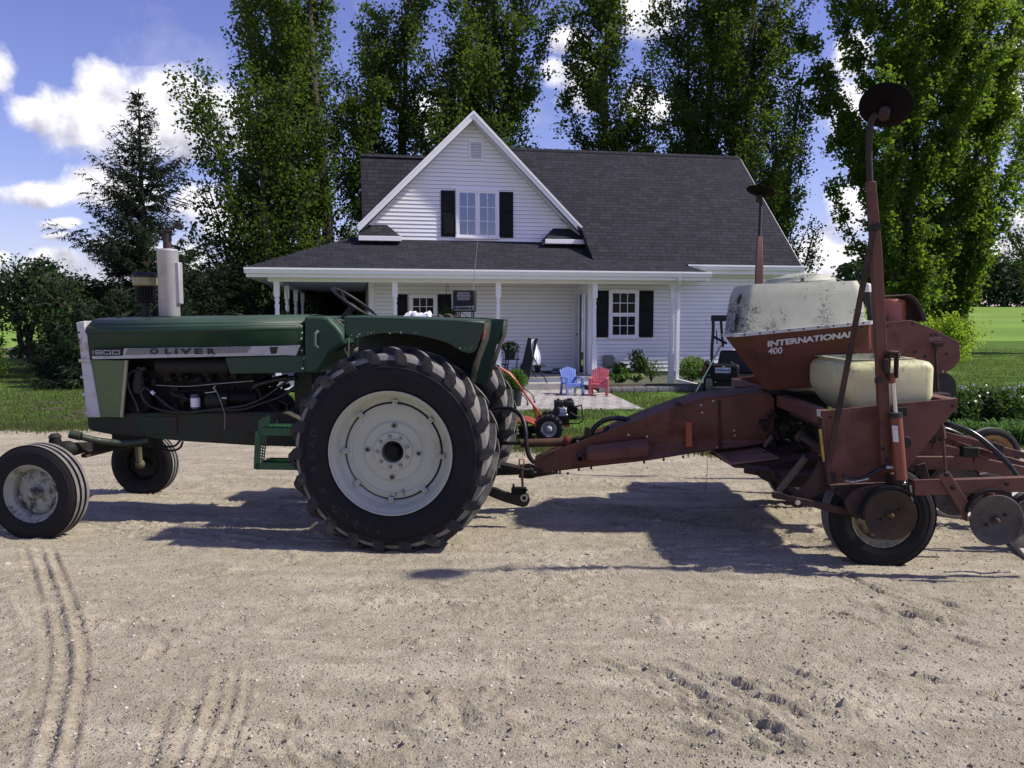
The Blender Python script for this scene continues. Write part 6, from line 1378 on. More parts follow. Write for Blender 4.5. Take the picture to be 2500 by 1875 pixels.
mb = MB(); mb.tube(spline([TH(qB(450, 395), -.66), TH(qB(500, 440), -.70), TH(qB(540, 500), -.66)], 4), .014, 8); mb.tube([TH(qB(500, 520), -.6), TH(qB(640, 480), -.5), TH(qB(700, 475), -.4)], .016, 8); mb.build('tie_rod', M_eng2, fa)
mb = MB(); mb.box(p[0]+.10, p[0]+.50, -.08, .08, .60, .72); mb.build('axle_pivot', M_eng2, fa, bevel=.015)
hose('loop_hose', [qB(1150, 400), qB(1240, 440), qB(1340, 440), qB(1390, 400)], .1, .010, parent=fa); hose('loop_hose', [qB(1240, 460), qB(1330, 475), qB(1390, 450), qB(1410, 405)], .1, .010, parent=fa)

# muffler, precleaner, cap
a = TH(qA(1310, 870), 0); b = TH(qA(1310, 350), 0); rm_ = (TH(qA(1385, 600), 0)[0]-TH(qA(1235, 600), 0)[0])/2; c = TH(qA(1310, 330), 0)
mb = MB(); mb.lathe([(0, 0), (rm_*.4, 0), (rm_*.42, .012), (rm_*.96, .016), (rm_, .022), (rm_, b[2]-a[2]-.008), (rm_*1.02, b[2]-a[2]-.004), (rm_*1.02, b[2]-a[2]+.002), (rm_*.9, b[2]-a[2]+.014), (rm_*.4, b[2]-a[2]+.02), (0, b[2]-a[2]+.02)], (a[0], 0, a[2]-.006), 'z', 36); muf = mb.build('muffler', M_silver, tr, angle=35)
t0 = TH(qA(1310, 205), 0); rp = (TH(qA(1340, 300), 0)[0]-TH(qA(1280, 300), 0)[0])/2
mb = MB(); mb.tube([(a[0], 0, b[2]), (a[0], 0, t0[2])], [rp, rp], 20); mb.build('exhaust_stack', mat('rusty_black_pipe', (.05, .035, .035), .75, .3, var=.3, vs=10), muf)
mb = MB(); q = TH(qA(1385, 165), 0); mb.tube([(a[0]-.02, 0, t0[2]-.01), (a[0]+.02, 0, t0[2]+.015), (q[0], 0, q[2])], [.008, .008, .008], 6); mb.lathe([(0, -.02), (.030, -.02), (.030, .02), (0, .02)], (q[0], 0, q[2]-.002), 'y', 14); mb.lathe([(rp*1.15, 0), (rp*1.15, .025), (rp*1.0, .028)], (a[0], 0, t0[2]-.012), 'z', 16)
mb.add([(a[0]-rp*1.1, -rp, t0[2]+.016), (a[0]+rp*1.1, -rp, t0[2]+.030), (a[0]+rp*1.1, rp, t0[2]+.030), (a[0]-rp*1.1, rp, t0[2]+.016)], [(0, 1, 2, 3)]); mb.build('rain_cap', mat('dark_rusty_steel', (.04, .035, .035), .6, .4), muf, solid=.003)
g0, g1 = TH(qA(1383, 445), 0), TH(qA(1400, 765), 0); mb = MB(); mb.box(a[0]+rm_*.86, g1[0]+.004, -.035, .035, g1[2], g0[2]); mb.build('heat_shield', M_silver, muf, bevel=.006)
c = TH(qA(1120, 600), .08); rb = (TH(qA(1210, 540), .08)[0]-TH(qA(1030, 540), .08)[0])/2; z = lambda y: TH(qA(1120, y), .08)[2]
par = bpy.data.objects.new('air_precleaner', None); col.objects.link(par); par.parent = tr
mb = MB(); mb.lathe([(0, z(520)), (rb*.75, z(522)), (rb*.97, z(535)), (rb, z(550)), (rb*.97, z(562))], (c[0], .08, 0), 'z', 28); mb.build('bowl_lid', M_blk, par, angle=50)
mb = MB(); mb.lathe([(rb*.96, z(560)), (rb*.94, z(618)), (rb*.80, z(628)), (0, z(628))], (c[0], .08, 0), 'z', 28); mb.build('bowl', mat('yellowed_plastic', (.38, .36, .17), .4, dirt=(.1, .09, .05), da=.5), par, angle=50)
mb = MB(); r2 = rb*.78; n_ = 22
for k in range(n_): a_ = k*6.2832/n_; mb.tube([(c[0]+r2*math.cos(a_), .08+r2*math.sin(a_), z(628)), (c[0]+r2*.94*math.cos(a_), .08+r2*.94*math.sin(a_), z(760))], .0035, 4)
for y in (640, 665, 690, 715, 740): mb.lathe([(r2, z(y)-.004), (r2+.004, z(y)), (r2, z(y)+.004)], (c[0], .08, 0), 'z', 24)
mb.build('intake_screen', M_blk, par)
mb = MB(); mb.lathe([(r2*.8, z(630)), (r2*.8, z(758)), (0, z(758))], (c[0], .08, 0), 'z', 20); mb.build('inner_sleeve', M_eng, par); mb = MB(); mb.lathe([(r2*.45, z(755)), (r2*.42, z(885))], (c[0], .08, 0), 'z', 20); mb.build('stem', M_grn2, par)
q = TH(qA(1835, 870), .0); mb = MB(); mb.lathe([(.05, 0), (.05, .012), (.043, .016), (.043, .038), (.03, .045), (0, .045)], (q[0], 0, q[2]-.008), 'z', 20); mb.build('fuel_cap', M_eng2, tr)
q = TH(qA(930, 878), -.1); mb = MB(); mb.tube(spline([(q[0]-.08, -.1, q[2]-.01), (q[0]-.02, -.1, q[2]+.012), (q[0]+.03, -.1, q[2]+.004), (q[0]+.1, -.1, q[2]-.012)], 4), .006); mb.build('hood_latch', M_eng2, tr)

# expanded-metal step
par = bpy.data.objects.new('step', None); col.objects.link(par); par.parent = tr
sl_ = -.62; P_ = lambda x, y, l=sl_: TH(qC(x, y), l)
mb = MB(); mb.prism([P_(95, 1190), P_(188, 1145), P_(188, 1215), P_(110, 1270), P_(97, 1270)], sl_+.0, sl_+.02); mb.bar(P_(97, 1270), P_(85, 1565), .012, .05, up=(1, 0, 0)); mb.build('side_plate', M_step, par, bevel=.002)
x0, x1 = P_(100, 1270)[0], P_(420, 1300)[0]; zt_ = P_(100, 1262)[2]; zb_ = P_(90, 1568)[2]
def mesh_tread(name, x0, x1, y0, y1, z):
    mb = MB(); nx = int((x1-x0)/.036); ny = 7
    for j in range(ny+1):
        y = y0+(y1-y0)*j/ny; pts = []
        for i in range(nx*2+1): pts.append((x0+(x1-x0)*i/(nx*2), y+(y1-y0)/ny*.42*(1 if (i+j) % 2 else -1)*(0 < j < ny), z))
        for a_, b_ in zip(pts[:-1], pts[1:]): mb.bar(a_, b_, .007, .008)
    return mb.build(name, M_step, par, smooth=False)
mesh_tread('upper_tread', x0, x1, sl_, -.36, zt_+.012); mesh_tread('lower_tread', x0, x1, sl_, -.40, zb_+.055)
for _b in ((x0, x1, sl_-.006, sl_, zt_-.045, zt_+.018), (x0-.03, x1, sl_-.006, sl_, zb_, zb_+.055), (x0, x1, -.37, -.364, zt_-.045, zt_+.018), (x0-.03, x1, -.41, -.404, zb_, zb_+.055)): mb = MB(); mb.box(*_b); mb.build('tread_frame', M_step, par, bevel=.002)
# perforated side web
mb = MB(); A_ = P_(100, 1310); B_ = P_(160, 1310); C_ = P_(140, 1500); D_ = P_(88, 1500)
rows, cols_ = 9, 3
def q_(u, v): a = Vector(A_).lerp(Vector(B_), u); b = Vector(D_).lerp(Vector(C_), u); return a.lerp(b, v)
for i in range(cols_+1): mb.bar(q_(i/cols_, 0), q_(i/cols_, 1), .006, .008, up=(1, 0, 0))
for j in range(rows+1): mb.bar(q_(0, j/rows), q_(1, (j+.5 if j < rows else j)/rows), .006, .010)
mb.build('side_web', M_step, par)

# rear of the tractor: drawbar, lift arm, hydraulic couplers
dz = .44
mb = MB(); mb.bar(TH(qE(300, 1130), .05), TH(qE(400, 1110), .0), .06, .05); mb.bar(TH(qE(385, 1115), 0), TH(qE(640, 1105), 0), .07, .045); mb.bar((0, 0, TH(qE(330, 1140), 0)[2]), TH(qE(400, 1110), 0), .08, .05); mb.prism([TH(qE(*q), -.05) for q in ((385, 1050), (560, 1085), (560, 1100), (385, 1100))], -.06, .06); mb.build('drawbar', M_eng2, tr, bevel=.005)
par = bpy.data.objects.new('lift_arm', None); col.objects.link(par); par.parent = tr
mb = MB(); mb.prism([TH(qE(*q), -.30) for q in ((300, 1225), (350, 1232), (420, 1262), (500, 1285), (560, 1255), (600, 1285), (614, 1330), (595, 1368), (560, 1382), (520, 1370), (430, 1345), (340, 1312), (290, 1290))], -.325, -.285); mb.build('arm_plate', M_eng2, par, bevel=.006)
p = TH(qE(568, 1312), -.33); mb = MB(); mb.lathe([(.030, 0), (.030, -.018), (.018, -.018), (.014, .0)], (p[0], -.325, p[2]), 'y', 18); mb.build('ball_end', M_steel, par); p2 = TH(qE(515, 1268), -.33); mb = MB(); mb.box(p2[0]-.05, p2[0]+.07, -.335, -.275, p2[2]-.02, p2[2]+.035); mb.tube([(p2[0]-.03, -.34, p2[2]+.02), (p2[0]-.03, -.34, p2[2]+.07)], .01); mb.tube([(p2[0]+.05, -.34, p2[2]-.01), (p2[0]+.08, -.34, p2[2]+.03)], .012); mb.build('latch', M_eng, par, bevel=.006)
par = bpy.data.objects.new('hitch_pin', None); col.objects.link(par); par.parent = tr
p = TH(qE(548, 1100), -.03); mb = MB(); mb.tube([(p[0]+.0, -.03, TH(qE(548, 1055), -.03)[2]), (p[0]+.01, -.03, TH(qE(562, 1238), -.03)[2])], .011, 10); mb.build('pin_rod', M_rust, par); zt2 = TH(qE(540, 1060), -.03)[2]; mb = MB(); mb.tube([(p[0]-.02, -.03, zt2), (p[0]-.02, -.03, zt2+.05), (p[0]+.02, -.03, zt2+.05), (p[0]+.02, -.03, zt2)], .007); mb.build('pin_loop', mat('orange_red_paint', (.35, .06, .03), .5), par)
# things lying on the tractor ----------------------------------------------------
def tthing(name, loc, label, cat): w = TF.w(*loc); return thing(name, w, TF.yaw, label, cat)
a = TH(qC(1100, 375), .40); b = TH(qC(1960, 415), .70)
# crumpled white cloth
p0, p1 = TH(qC(1225, 380), .50), TH(qC(1438, 385), .50); Lc = p1[0]-p0[0]; zc0 = p0[2]-.012
X, Y = np.meshgrid(np.linspace(0, Lc, 46), np.linspace(-.10, .10, 30)); 
Zc = .022+.030*np.abs(gauss_noise(X*40+3, Y*40+9, .35, 91, 4))*2+.016*gauss_noise(X*40, Y*40, .9, 92, 3); edge_ = np.clip(np.minimum(np.minimum(X, Lc-X), .10-np.abs(Y))/.02, 0, 1); Zc = Zc*edge_
Xj = X+.012*gauss_noise(X*40, Y*40, .5, 93, 2); Yj = Y+.03*gauss_noise(X*40, Y*40, .4, 94, 2)
o = npmesh('cloth', np.stack([Xj.ravel(), Yj.ravel(), Zc.ravel()], 1), gridfaces(46, 30), mat('white_rag', (.72, .71, .74), .9, var=.05, bump=.2, bs=120), smooth=True); o.location = TF.w(p0[0], .52, zc0); o.rotation_euler = (0, 0, TF.yaw); tag(o, 'crumpled white rag lying on the far tractor fender', 'rag')
# work gloves
p0, p1 = TH(qC(1430, 412), .45), TH(qC(1612, 412), .45); t_ = tthing('work_gloves', (p0[0], .45, p0[2]-.01), 'pair of worn brown work gloves lying beside the old radio', 'gloves')
mb = MB(); Lg = p1[0]-p0[0]
mb.loft([[(Lg*u, .05*math.cos(k/10*6.283)*s_, .022*s_+.020*math.sin(k/10*6.283)*s_) for k in range(10)] for u, s_ in ((0, .5), (.12, 1.0), (.35, 1.1), (.6, 1.3), (.8, 1.1), (1, .55))]); mb.build('palm', mat('brown_leather', (.050, .035, .030), .8, var=.3, bump=.3), t_, angle=80)
for k in range(4):
    mb = MB(); y = -.05+.03*k; mb.tube(spline([(Lg*.55, y, .035), (Lg*.75, y*1.2, .052), (Lg*.95, y*1.3, .022+.004*k)], 4), [.016, .016, .015, .015, .014, .014, .013, .012, .011][:9], 8); mb.build('finger', mat('brown_leather', (.050, .035, .030)), t_)
mb = MB(); mb.tube(spline([(Lg*.3, -.04, .03), (Lg*.4, -.075, .045), (Lg*.55, -.085, .025)], 4), .014, 8); mb.build('thumb', mat('tan_leather', (.14, .09, .07), .8), t_)
# radio on a wire stand, with an aerial
r0_, r1_ = TH(qC(1597, 352), .50), TH(qC(1780, 352), .50); zt3 = TH(qC(1600, 184), .50)[2]; zb3 = r0_[2]; t_ = tthing('old_radio', (r0_[0], .50, zb3), 'old dark radio with slotted speaker and whip aerial on a wire stand', 'radio'); Wd = r1_[0]-r0_[0]; Hh = zt3-zb3
mb = MB(); mb.box(0, Wd*.93, -.0, .14, .0, Hh); case = mb.build('case', mat('dark_bakelite', (.018, .017, .017), .5, spec=.3), t_, bevel=.014, seg=3)
mb = MB()
for i in range(6):
    z = Hh*(.90-.065*i); w = Wd*(.30-.02*abs(i-2.5)); mb.box(Wd*.46-w, Wd*.46+w, -.004, -.001, z-.007, z)
mb.build('speaker_slot', mat('grey_slots', (.34, .34, .34), .4), case)
mb = MB(); mb.box(Wd*.05, Wd*.88, -.006, -.001, Hh*.06, Hh*.26); pn = mb.build('dial_panel', mat('dull_chrome', (.26, .26, .26), .4, .3), case, bevel=.002)
mb = MB(); mb.box(Wd*.22, Wd*.70, -.008, -.006, Hh*.12, Hh*.20); mb.build('dial', M_blk, pn)
for u in (.12, .80): mb = MB(); mb.cyl((Wd*u, -.016, Hh*.16), .011, .012, 'y', 14); mb.build('knob', M_blk, pn)
mb = MB(); mb.tube([(Wd*.84, .05, Hh), (Wd*.84, .05, Hh+.05)], .006)
q1 = TH((1155, 705), .55); q2 = TH((1168, 571), .55); mb.tube([(Wd*.84, .05, Hh+.05), (q2[0]-r0_[0]+(Wd*.84-(q1[0]-r0_[0]))*.0, .05, q2[2]-zb3)], [.0035, .0018], 6); mb.build('aerial', M_steel, t_)
mb = MB(); dzs = .07
for x in (Wd*.22, Wd*.80): mb.tube([(x, .01, 0), (x, .01, -dzs), (x, .13, -dzs), (x, .13, 0)], .006, 6)
mb.tube([(Wd*.22, .01, -dzs), (Wd*.8, .01, -dzs)], .006, 6); mb.tube(spline([(Wd*.35, .02, 0), (Wd*.5, .0, -.03), (Wd*.6, .01, -dzs*.6), (Wd*.45, .02, -dzs)], 4), .003, 5); mb.build('wire_stand', M_blk, t_)
# ------------------------------------------------------------------ planter
PF = Frame(3.0, 7.0, R(-3)); PH = PF.hit
M_red = mat('weathered_red_paint', (.118, .041, .026), .6, chips=((.17, .10, .08), 55, .945), var=.18, vs=2.5, dirt=(.060, .022, .018), da=.7, ds=3, dlo=.50, bump=.05, bs=40, dust=((.15, .080, .055), .5))
M_red2 = mat('grimy_red_steel', (.048, .019, .012), .7, var=.3, vs=5, dirt=(.018, .011, .008), da=.85, ds=5, dlo=.44, bump=.12, bs=45, dust=((.15, .085, .065), .5))
M_redb = mat('bright_red_drum', (.34, .095, .060), .45, var=.12, vs=3, coat=.2)
M_org = mat('orange_red_cylinder', (.17, .040, .022), .45, var=.15, vs=5, dirt=(.10, .03, .02), da=.6, ds=7, coat=.2)
M_refl = mat('orange_reflector', (.34, .05, .02), .4, var=.1)
M_chrome = mat('worn_chrome', (.55, .55, .57), .2, .85, var=.1)
M_disc = mat('worn_disc_steel', (.075, .068, .060), .65, .15, var=.3, vs=4, dirt=(.045, .028, .018), da=.8, ds=5, dlo=.46, bump=.08, bs=50)
M_brown = mat('brown_disc', (.030, .019, .011), .8, var=.3, vs=5, dirt=(.09, .05, .02), da=.5, ds=5)
pl_ = thing('planter', (PF.ox, PF.oy, 0), PF.yaw, 'weathered red row crop planter hitched behind the green tractor', 'planter')
def part(name): o = bpy.data.objects.new(name, None); col.objects.link(o); o.parent = pl_; return o
def pp(name, pts, l0, l1, m=M_red, parent=pl_, bevel=.004, **kw):
    mb = MB(); mb.prism([PH(p, l0) for p in pts], l0, l1); return mb.build(name, m, parent, bevel=bevel, **kw)
def bolts(name, qs, lat, r_, parent, m=M_steel, h=.008):
    mb = MB()
    for q in qs: p = PH(q, lat); mb.lathe([(0, -h), (r_*.8, -h), (r_, 0)], (p[0], lat, p[2]), 'y', 8)
    return mb.build(name, m, parent)
TL = -.24                                    # near cheek of the tongue
def E(x, y): return qE(x, y)
tg = part('tongue')
near = [E(640, 1082), E(648, 1038), E(780, 975), E(920, 925), E(1060, 868), E(1240, 800), E(1500, 700), E(1800, 590), E(1950, 546), E(2060, 532), E(2212, 520), qF(170, 1165), qF(340, 1148), qF(560, 1140), qF(600, 1180), qF(600, 1500), qF(480, 1530), E(2212, 925), E(2080, 936), E(1800, 978), E(1530, 1024), E(1090, 1085), E(810, 1130), E(655, 1152)]
P = [PH(p, TL) for p in near]
# cheek plates and the top sheet, closing in towards the hitch
hx = P[0][0]
def lat_at(x): return TL*min(1, .30+.70*max(0, (x-hx))/1.05)
def cheek(s_):
    mb = MB(); a = [(x, s_*abs(lat_at(x)), z) for x, _, z in P]; th = .012; b = [(x, y-s_*th, z) for x, y, z in a]; n = len(a)
    if s_ > 0: a, b = b, a
    # fan of upper/lower strips so the plate can bend
    up_ = list(range(1, 15)); 
    mb.add(a+b, [(i, i+n, (i+1) % n+n, (i+1) % n) for i in range(n)])
    import mathutils
    tri = tessellate_polygon([[Vector((p[0], p[2], 0)) for p in a]])
    for t3 in tri:
        p, q, r_ = (Vector((a[i][0], a[i][2])) for i in t3); ccw = (q-p).cross(r_-p) > 0
        t3 = t3 if ccw else t3[::-1]; mb.add([a[i] for i in t3], [(0, 1, 2)]); mb.add([b[i] for i in t3], [(2, 1, 0)])
    return mb.build('cheek_plate', M_red, tg, smooth=False)
cheek(-1); cheek(1)
def strip(name, idx, m, dz=0, inset=.0, edge=.0):
    mb = MB(); rings = []
    for i in idx: x, _, z = P[i]; w = abs(lat_at(x))+edge; rings.append([(x, -w, z+dz), (x, w, z+dz), (x, w, z+dz-.008), (x, -w, z+dz-.008)])
    mb.loft(rings); return mb.build(name, m, tg, smooth=False)
strip('top_plate', [5, 6, 7, 8, 9, 10, 11, 12, 13], M_red, .004, edge=.008)
strip('bottom_plate', [17, 18, 19, 20, 21, 22], M_red2, .006)
o = pp('top_cover', [E(1755, 574), E(1800, 590), E(1795, 600), E(1750, 585)], TL, .0, M_red2, tg); 
pp('seam_plate', [E(2062, 560), E(2085, 560), E(2092, 935), E(2068, 938)], TL-.004, TL, M_red2, tg, bevel=.001)
pp('reflector_strip', [E(1812, 726), E(1862, 724), E(1866, 918), E(1817, 920)], TL-.003, TL, M_refl, tg, bevel=.001)
bolts('bolt', [E(2026, 565), E(1933, 597), E(1940, 655), E(2056, 922), qF(290, 1425), qF(296, 1462), E(1372, 826), E(1515, 838)], TL-.001, .011, tg)
mb = MB()
for q in (E(845, 1130), E(992, 1105), E(1088, 1090), E(1495, 1035), E(1645, 1012), E(1795, 992), E(1945, 970)): p = PH(q, TL+.02); mb.cyl((p[0], TL*min(1, .3+.7*(p[0]-hx)/1.05)*.9, p[2]-.018), .009, .022, 'z', 8)
mb.build('rivet', M_red2, tg)
mb = MB(); a, b = PH(E(1045, 975), TL-.02), PH(E(1535, 905), TL-.05)
mb.loft([[(a[0]-.0, TL*.72, a[2]+.065), (a[0], TL-.045, a[2]+.02), (a[0], TL-.045, a[2]-.07), (a[0], TL*.72, a[2]-.08)], [(b[0], TL-.0, b[2]+.06), (b[0], TL-.07, b[2]+.0), (b[0], TL-.07, b[2]-.10), (b[0], TL-.0, b[2]-.11)]]); mb.build('storage_trough', M_red, tg, bevel=.02)
p = PH(E(1000, 1010), TL); mb = MB(); mb.lathe([(.022, -.06), (.034, -.06), (.036, .05), (.022, .05), (.022, -.055)], (p[0], TL*.78, p[2]), 'y', 20); mb.build('cable_ring', M_red2, tg)
pp('hitch_strap', [E(600, 1090), E(640, 1085), E(830, 1080), E(830, 1128), E(650, 1155), E(610, 1140)], -.085, -.070, M_red2, tg); [bolts('strap_bolt', [_q], -.086, .010, tg, M_steel) for _q in (E(655, 1112), E(787, 1107))]
pp('hitch_clevis', [E(515, 1075), E(600, 1065), E(640, 1075), E(660, 1110), E(655, 1160), E(600, 1168), E(520, 1158), E(540, 1140), E(600, 1130), E(600, 1095), E(540, 1092)], -.06, .06, M_eng2, tg, bevel=.008)
mb = MB(); mb.prism([PH(p, -.10) for p in (E(700, 1000), E(920, 918), E(920, 926), E(720, 1008))], -.10, .10); mb.build('nose_cover', M_red2, tg)
bolts('tongue_bolt', [E(850, 1025), E(905, 1125)], TL*.62, .012, tg, M_blk)
# drive shaft, hoses, hose bracket
ds_ = part('drive_shaft'); l = .0
mb = MB(); mb.tube([PH(E(250, 892), l), PH(E(545, 890), l)], .016, 10); mb.build('splined_shaft', M_eng, ds_)
mb = MB(); mb.tube([PH(E(540, 893), l), PH(E(880, 882), l)], .037, 18); mb.build('shield_tube', M_rust, ds_)
mb = MB(); a, b = PH(E(876, 882), l), PH(E(922, 880), l); mb.lathe([(.037, 0), (.052, .01), (.060, .03), (.064, b[0]-a[0]-.01), (.064, b[0]-a[0]), (0, b[0]-a[0])], a, 'x', 20); mb.build('shield_bell', mat('red_brown_bell', (.20, .035, .022), .6, dirt=(.05, .02, .015), da=.6), ds_)
mb = MB(); mb.tube([b, PH(E(1000, 872), l)], .03, 10); mb.box(b[0]+.04, b[0]+.14, -.04, .04, b[2]-.03, b[2]+.035); mb.tube([PH(E(985, 872), l), PH(E(1250, 790), l)], .02, 8); mb.build('joint', M_eng, ds_)
bolts('joint_ring', [E(978, 876)], -.045, .012, ds_, M_steel)
mb = MB(); p = PH(E(1055, 835), -.02); mb.bar((p[0], -.02, p[2]-.07), (p[0], -.02, p[2]+.08), .05, .02, up=(0, 1, 0)); mb.build('hose_bracket', M_red2, tg, bevel=.004); bolts('bracket_bolt', [E(1055, 815), E(1055, 830)], -.032, .006, tg, M_blk)
def phose(name, qs, lats, r_, m=M_hose, parent=pl_, n=7):
    lats = lats if isinstance(lats, (list, tuple)) else [lats]*len(qs); P_ = [PH(q, l) for q, l in zip(qs, lats)]; mb = MB(); mb.tube(spline(P_, n), r_, 10); return mb.build(name, m, parent, angle=70)
phose('hydraulic_hose', [E(300, 640), E(390, 625), E(480, 632), E(550, 690), E(578, 800), E(585, 900), E(605, 990), E(645, 1040)], [.15, .1, .05, 0, -.06, -.08, -.08, -.06], .020)
phose('hydraulic_hose', [E(1075, 830), E(1120, 760), E(1200, 710), E(1300, 698), E(1385, 715), E(1440, 750)], [0, 0, 0, 0, 0, .02], .022)
phose('hydraulic_hose', [E(1090, 845), E(1160, 815), E(1250, 780)], -.02, .014)
phose('cable', [E(1160, 740), E(1210, 800), E(1250, 840)], -.1, .004)
mb = MB(); r_ = random.Random(3); P_ = [PH(E(1978, 960), TL+.02), PH(E(1980, 1100), TL+.03), PH(E(1972, 1200), TL), PH(E(1955, 1270), TL+.02)]; mb.tube(spline(P_, 5), .0025, 4); mb.build('twine', mat('frayed_twine', (.12, .09, .05), .9), tg)
bolts('tube_end', [E(1230, 792)], -.12, .012, tg, M_steel)
# hopper
HL = -.62
hop = part('seed_hopper')
def hx_(q, lat): return PH(q, lat)[0]
n1_, n2_ = PH(qF(352, 700), HL), PH(qF(1345, 600), HL); cz = PH(qF(215, 690), -.30)
bL, bR = PH(qF(566, 1118), HL*.62), PH(qF(1150, 1080), HL*.62)
def ring_h(xa_, xb_, y, z0, z1, ch):     # chamfered rectangle, z sloping from z0 (front) to z1 (rear)
    f = lambda x: z0+(z1-z0)*(x-xa_)/(xb_-xa_)
    sk = lambda x, yy: x+.38*max(0, yy+.30)*max(0, 1-(x-xa_)/(xb_-xa_))
    pts = [(xa_, -y+ch), (xa_+ch*.62, -y), (xb_, -y), (xb_, y), (xa_+ch*.62, y), (xa_, y-ch)]; return [(sk(x, yy), yy, f(x)) for x, yy in pts]
xa0 = cz[0]-.01; top_ = ring_h(xa0, n2_[0], .62, n1_[2], n2_[2], .26); bot_ = ring_h(bL[0]-.02, bR[0], .38, bL[2], bR[2], .10)
mb = MB(); mb.loft([bot_, top_]); hb = mb.build('hopper_body', M_red, hop, bevel=.004, smooth=False)
# lid of mouldy fibreglass
def mould():
    m = bpy.data.materials.new('mouldy_fibreglass'); t = nt(m); out = N(t, 'ShaderNodeOutputMaterial'); b = N(t, 'ShaderNodeBsdfPrincipled', i_Roughness=.6); L(t, b.outputs[0], out.inputs[0])
    tc = N(t, 'ShaderNodeTexCoord').outputs['Object']
    f1 = noise(t, tc, 75, 6, .72); f2 = noise(t, tc, 3.4, 4, .6); f3 = noise(t, tc, 9, 3)
    s_ = N(t, 'ShaderNodeMath', operation='MULTIPLY_ADD'); L(t, f2, s_.inputs[0]); s_.inputs[1].default_value = 1.25; L(t, f1, s_.inputs[2])
    s2 = N(t, 'ShaderNodeMath', operation='MULTIPLY_ADD'); L(t, f3, s2.inputs[0]); s2.inputs[1].default_value = .30; L(t, s_.outputs[0], s2.inputs[2])
    sp_ = ramp(t, s2.outputs[0], [(.0, 0), (.5, 0), (1, 1)])
    mr = N(t, 'ShaderNodeMapRange'); L(t, s2.outputs[0], mr.inputs[0]); mr.inputs[1].default_value = 1.32; mr.inputs[2].default_value = 1.45; mr.inputs[3].default_value = 0; mr.inputs[4].default_value = .93
    c = mixc(t, ramp(t, f3, [(.3, 0), (.7, 1)]), (.36, .375, .28), (.44, .45, .36)); c = mixc(t, mr.outputs[0], c, (.035, .035, .035)); L(t, c, b.inputs['Base Color'])
    bn = N(t, 'ShaderNodeBump', i_Strength=.15, i_Distance=.005); L(t, f3, bn.inputs['Height']); L(t, bn.outputs[0], b.inputs['Normal']); return m
M_fg = mould()
lid = part('hopper_lid')
def rr_ring(x0, x1, y, zf, ch, rad, n=5, bump=None, yo=0):
    """rounded rectangle with a cut front, seen from above"""
    c_ = []
    def corner(cx, cy, a0_, a1_, r_): 
        for k in range(n+1): a = a0_+(a1_-a0_)*k/n; c_.append((cx+r_*math.cos(a), cy+r_*math.sin(a)))
    corner(x0+ch+rad, -y+rad, R(200), R(270), rad); corner(x1-rad, -y+rad, R(270), R(360), rad); corner(x1-rad, y-rad, 0, R(90), rad); corner(x0+ch+rad, y-rad, R(90), R(160), rad); corner(x0+rad*.6, y-.27, R(160), R(180), rad*.6); corner(x0+rad*.6, -y+.27, R(180), R(200), rad*.6)
    return [(a+.38*max(0, b+.30)*max(0, 1-(a-x0)/(x1-x0)), b, zf(a)+(bump(a, b) if bump else 0)) for a, b in c_]
f_base = PH(qR(180, 945), HL-.02); r_base = PH(qR(2090, 765), HL-.02); bx0 = PH(qR(60, 905), -.32)[0]
sl_b = (r_base[2]-f_base[2])/(r_base[0]-f_base[0]); zb_ = lambda x: f_base[2]+sl_b*(x-f_base[0])+.012
t_f = PH(qR(420, 295), HL+.07); t_r = PH(qR(1900, 220), HL+.07); tx0 = PH(qR(200, 370), -.32)[0]; sl_t = (t_r[2]-t_f[2])/(t_r[0]-t_f[0]); ztl = lambda x: t_f[2]+sl_t*(x-t_f[0])
xdip = PH(qR(930, 322), HL+.07)[0]
dipf = lambda a, b: -.030*math.exp(-((a-xdip)/.10)**2)+.014*math.exp(-((a-xdip+.22)/.12)**2)
x1b, x1t = r_base[0]-.02, PH(qR(1985, 330), HL+.07)[0]
rings = []
for u in (0, .15, .3, .45, .6, .75, .88):
    xa_, xb_, y = bx0+.02+(tx0-bx0-.02)*u, x1b+(x1t-x1b)*u, .62-.085*u
    rings.append(rr_ring(xa_, xb_, y, lambda x, u=u: zb_(x)*(1-u)+ztl(x)*u, .055, .05+.03*u, bump=lambda a, b, u=u: dipf(a, b)*u))
for ins, dz_ in ((.022, .018), (.055, .004-.0), (.10, -.004)):
    rings.append(rr_ring(tx0+ins*.8, x1t-ins, .542-ins, lambda x, dz_=dz_: ztl(x)-.024+dz_+.022, .055, .07, bump=dipf))
mb = MB(); mb.loft(rings); ls = mb.build('lid_shell', M_fg, lid, angle=50)
mb = MB(); fl_ = [rr_ring(bx0-.008, r_base[0]+.012, .655, lambda x, d=d: zb_(x)+d, .05, .03) for d in (-.022, .004)]; mb.loft(fl_); fl2 = mb.build('flange', mat('pale_flange', (.50, .50, .47), .6, var=.1, dirt=(.12, .12, .11), da=.7, ds=18, dlo=.54), lid, angle=40)
mb = MB()
for x, y in ((375, 920), (582, 897), (770, 882), (978, 856), (1174, 842), (1372, 816), (1577, 800), (1770, 775), (1980, 760)): p = PH(qR(x, y+4), -.656); mb.lathe([(.006, -.006), (.008, 0)], (p[0], -.655, p[2]), 'y', 8); mb.add([(p[0]-.005, -.662, p[2]-.005), (p[0]+.005, -.662, p[2]-.005), (p[0]+.005, -.662, p[2]+.005), (p[0]-.005, -.662, p[2]+.005)], [(0, 1, 2, 3)])
mb.build('rivet', M_blk, fl2)
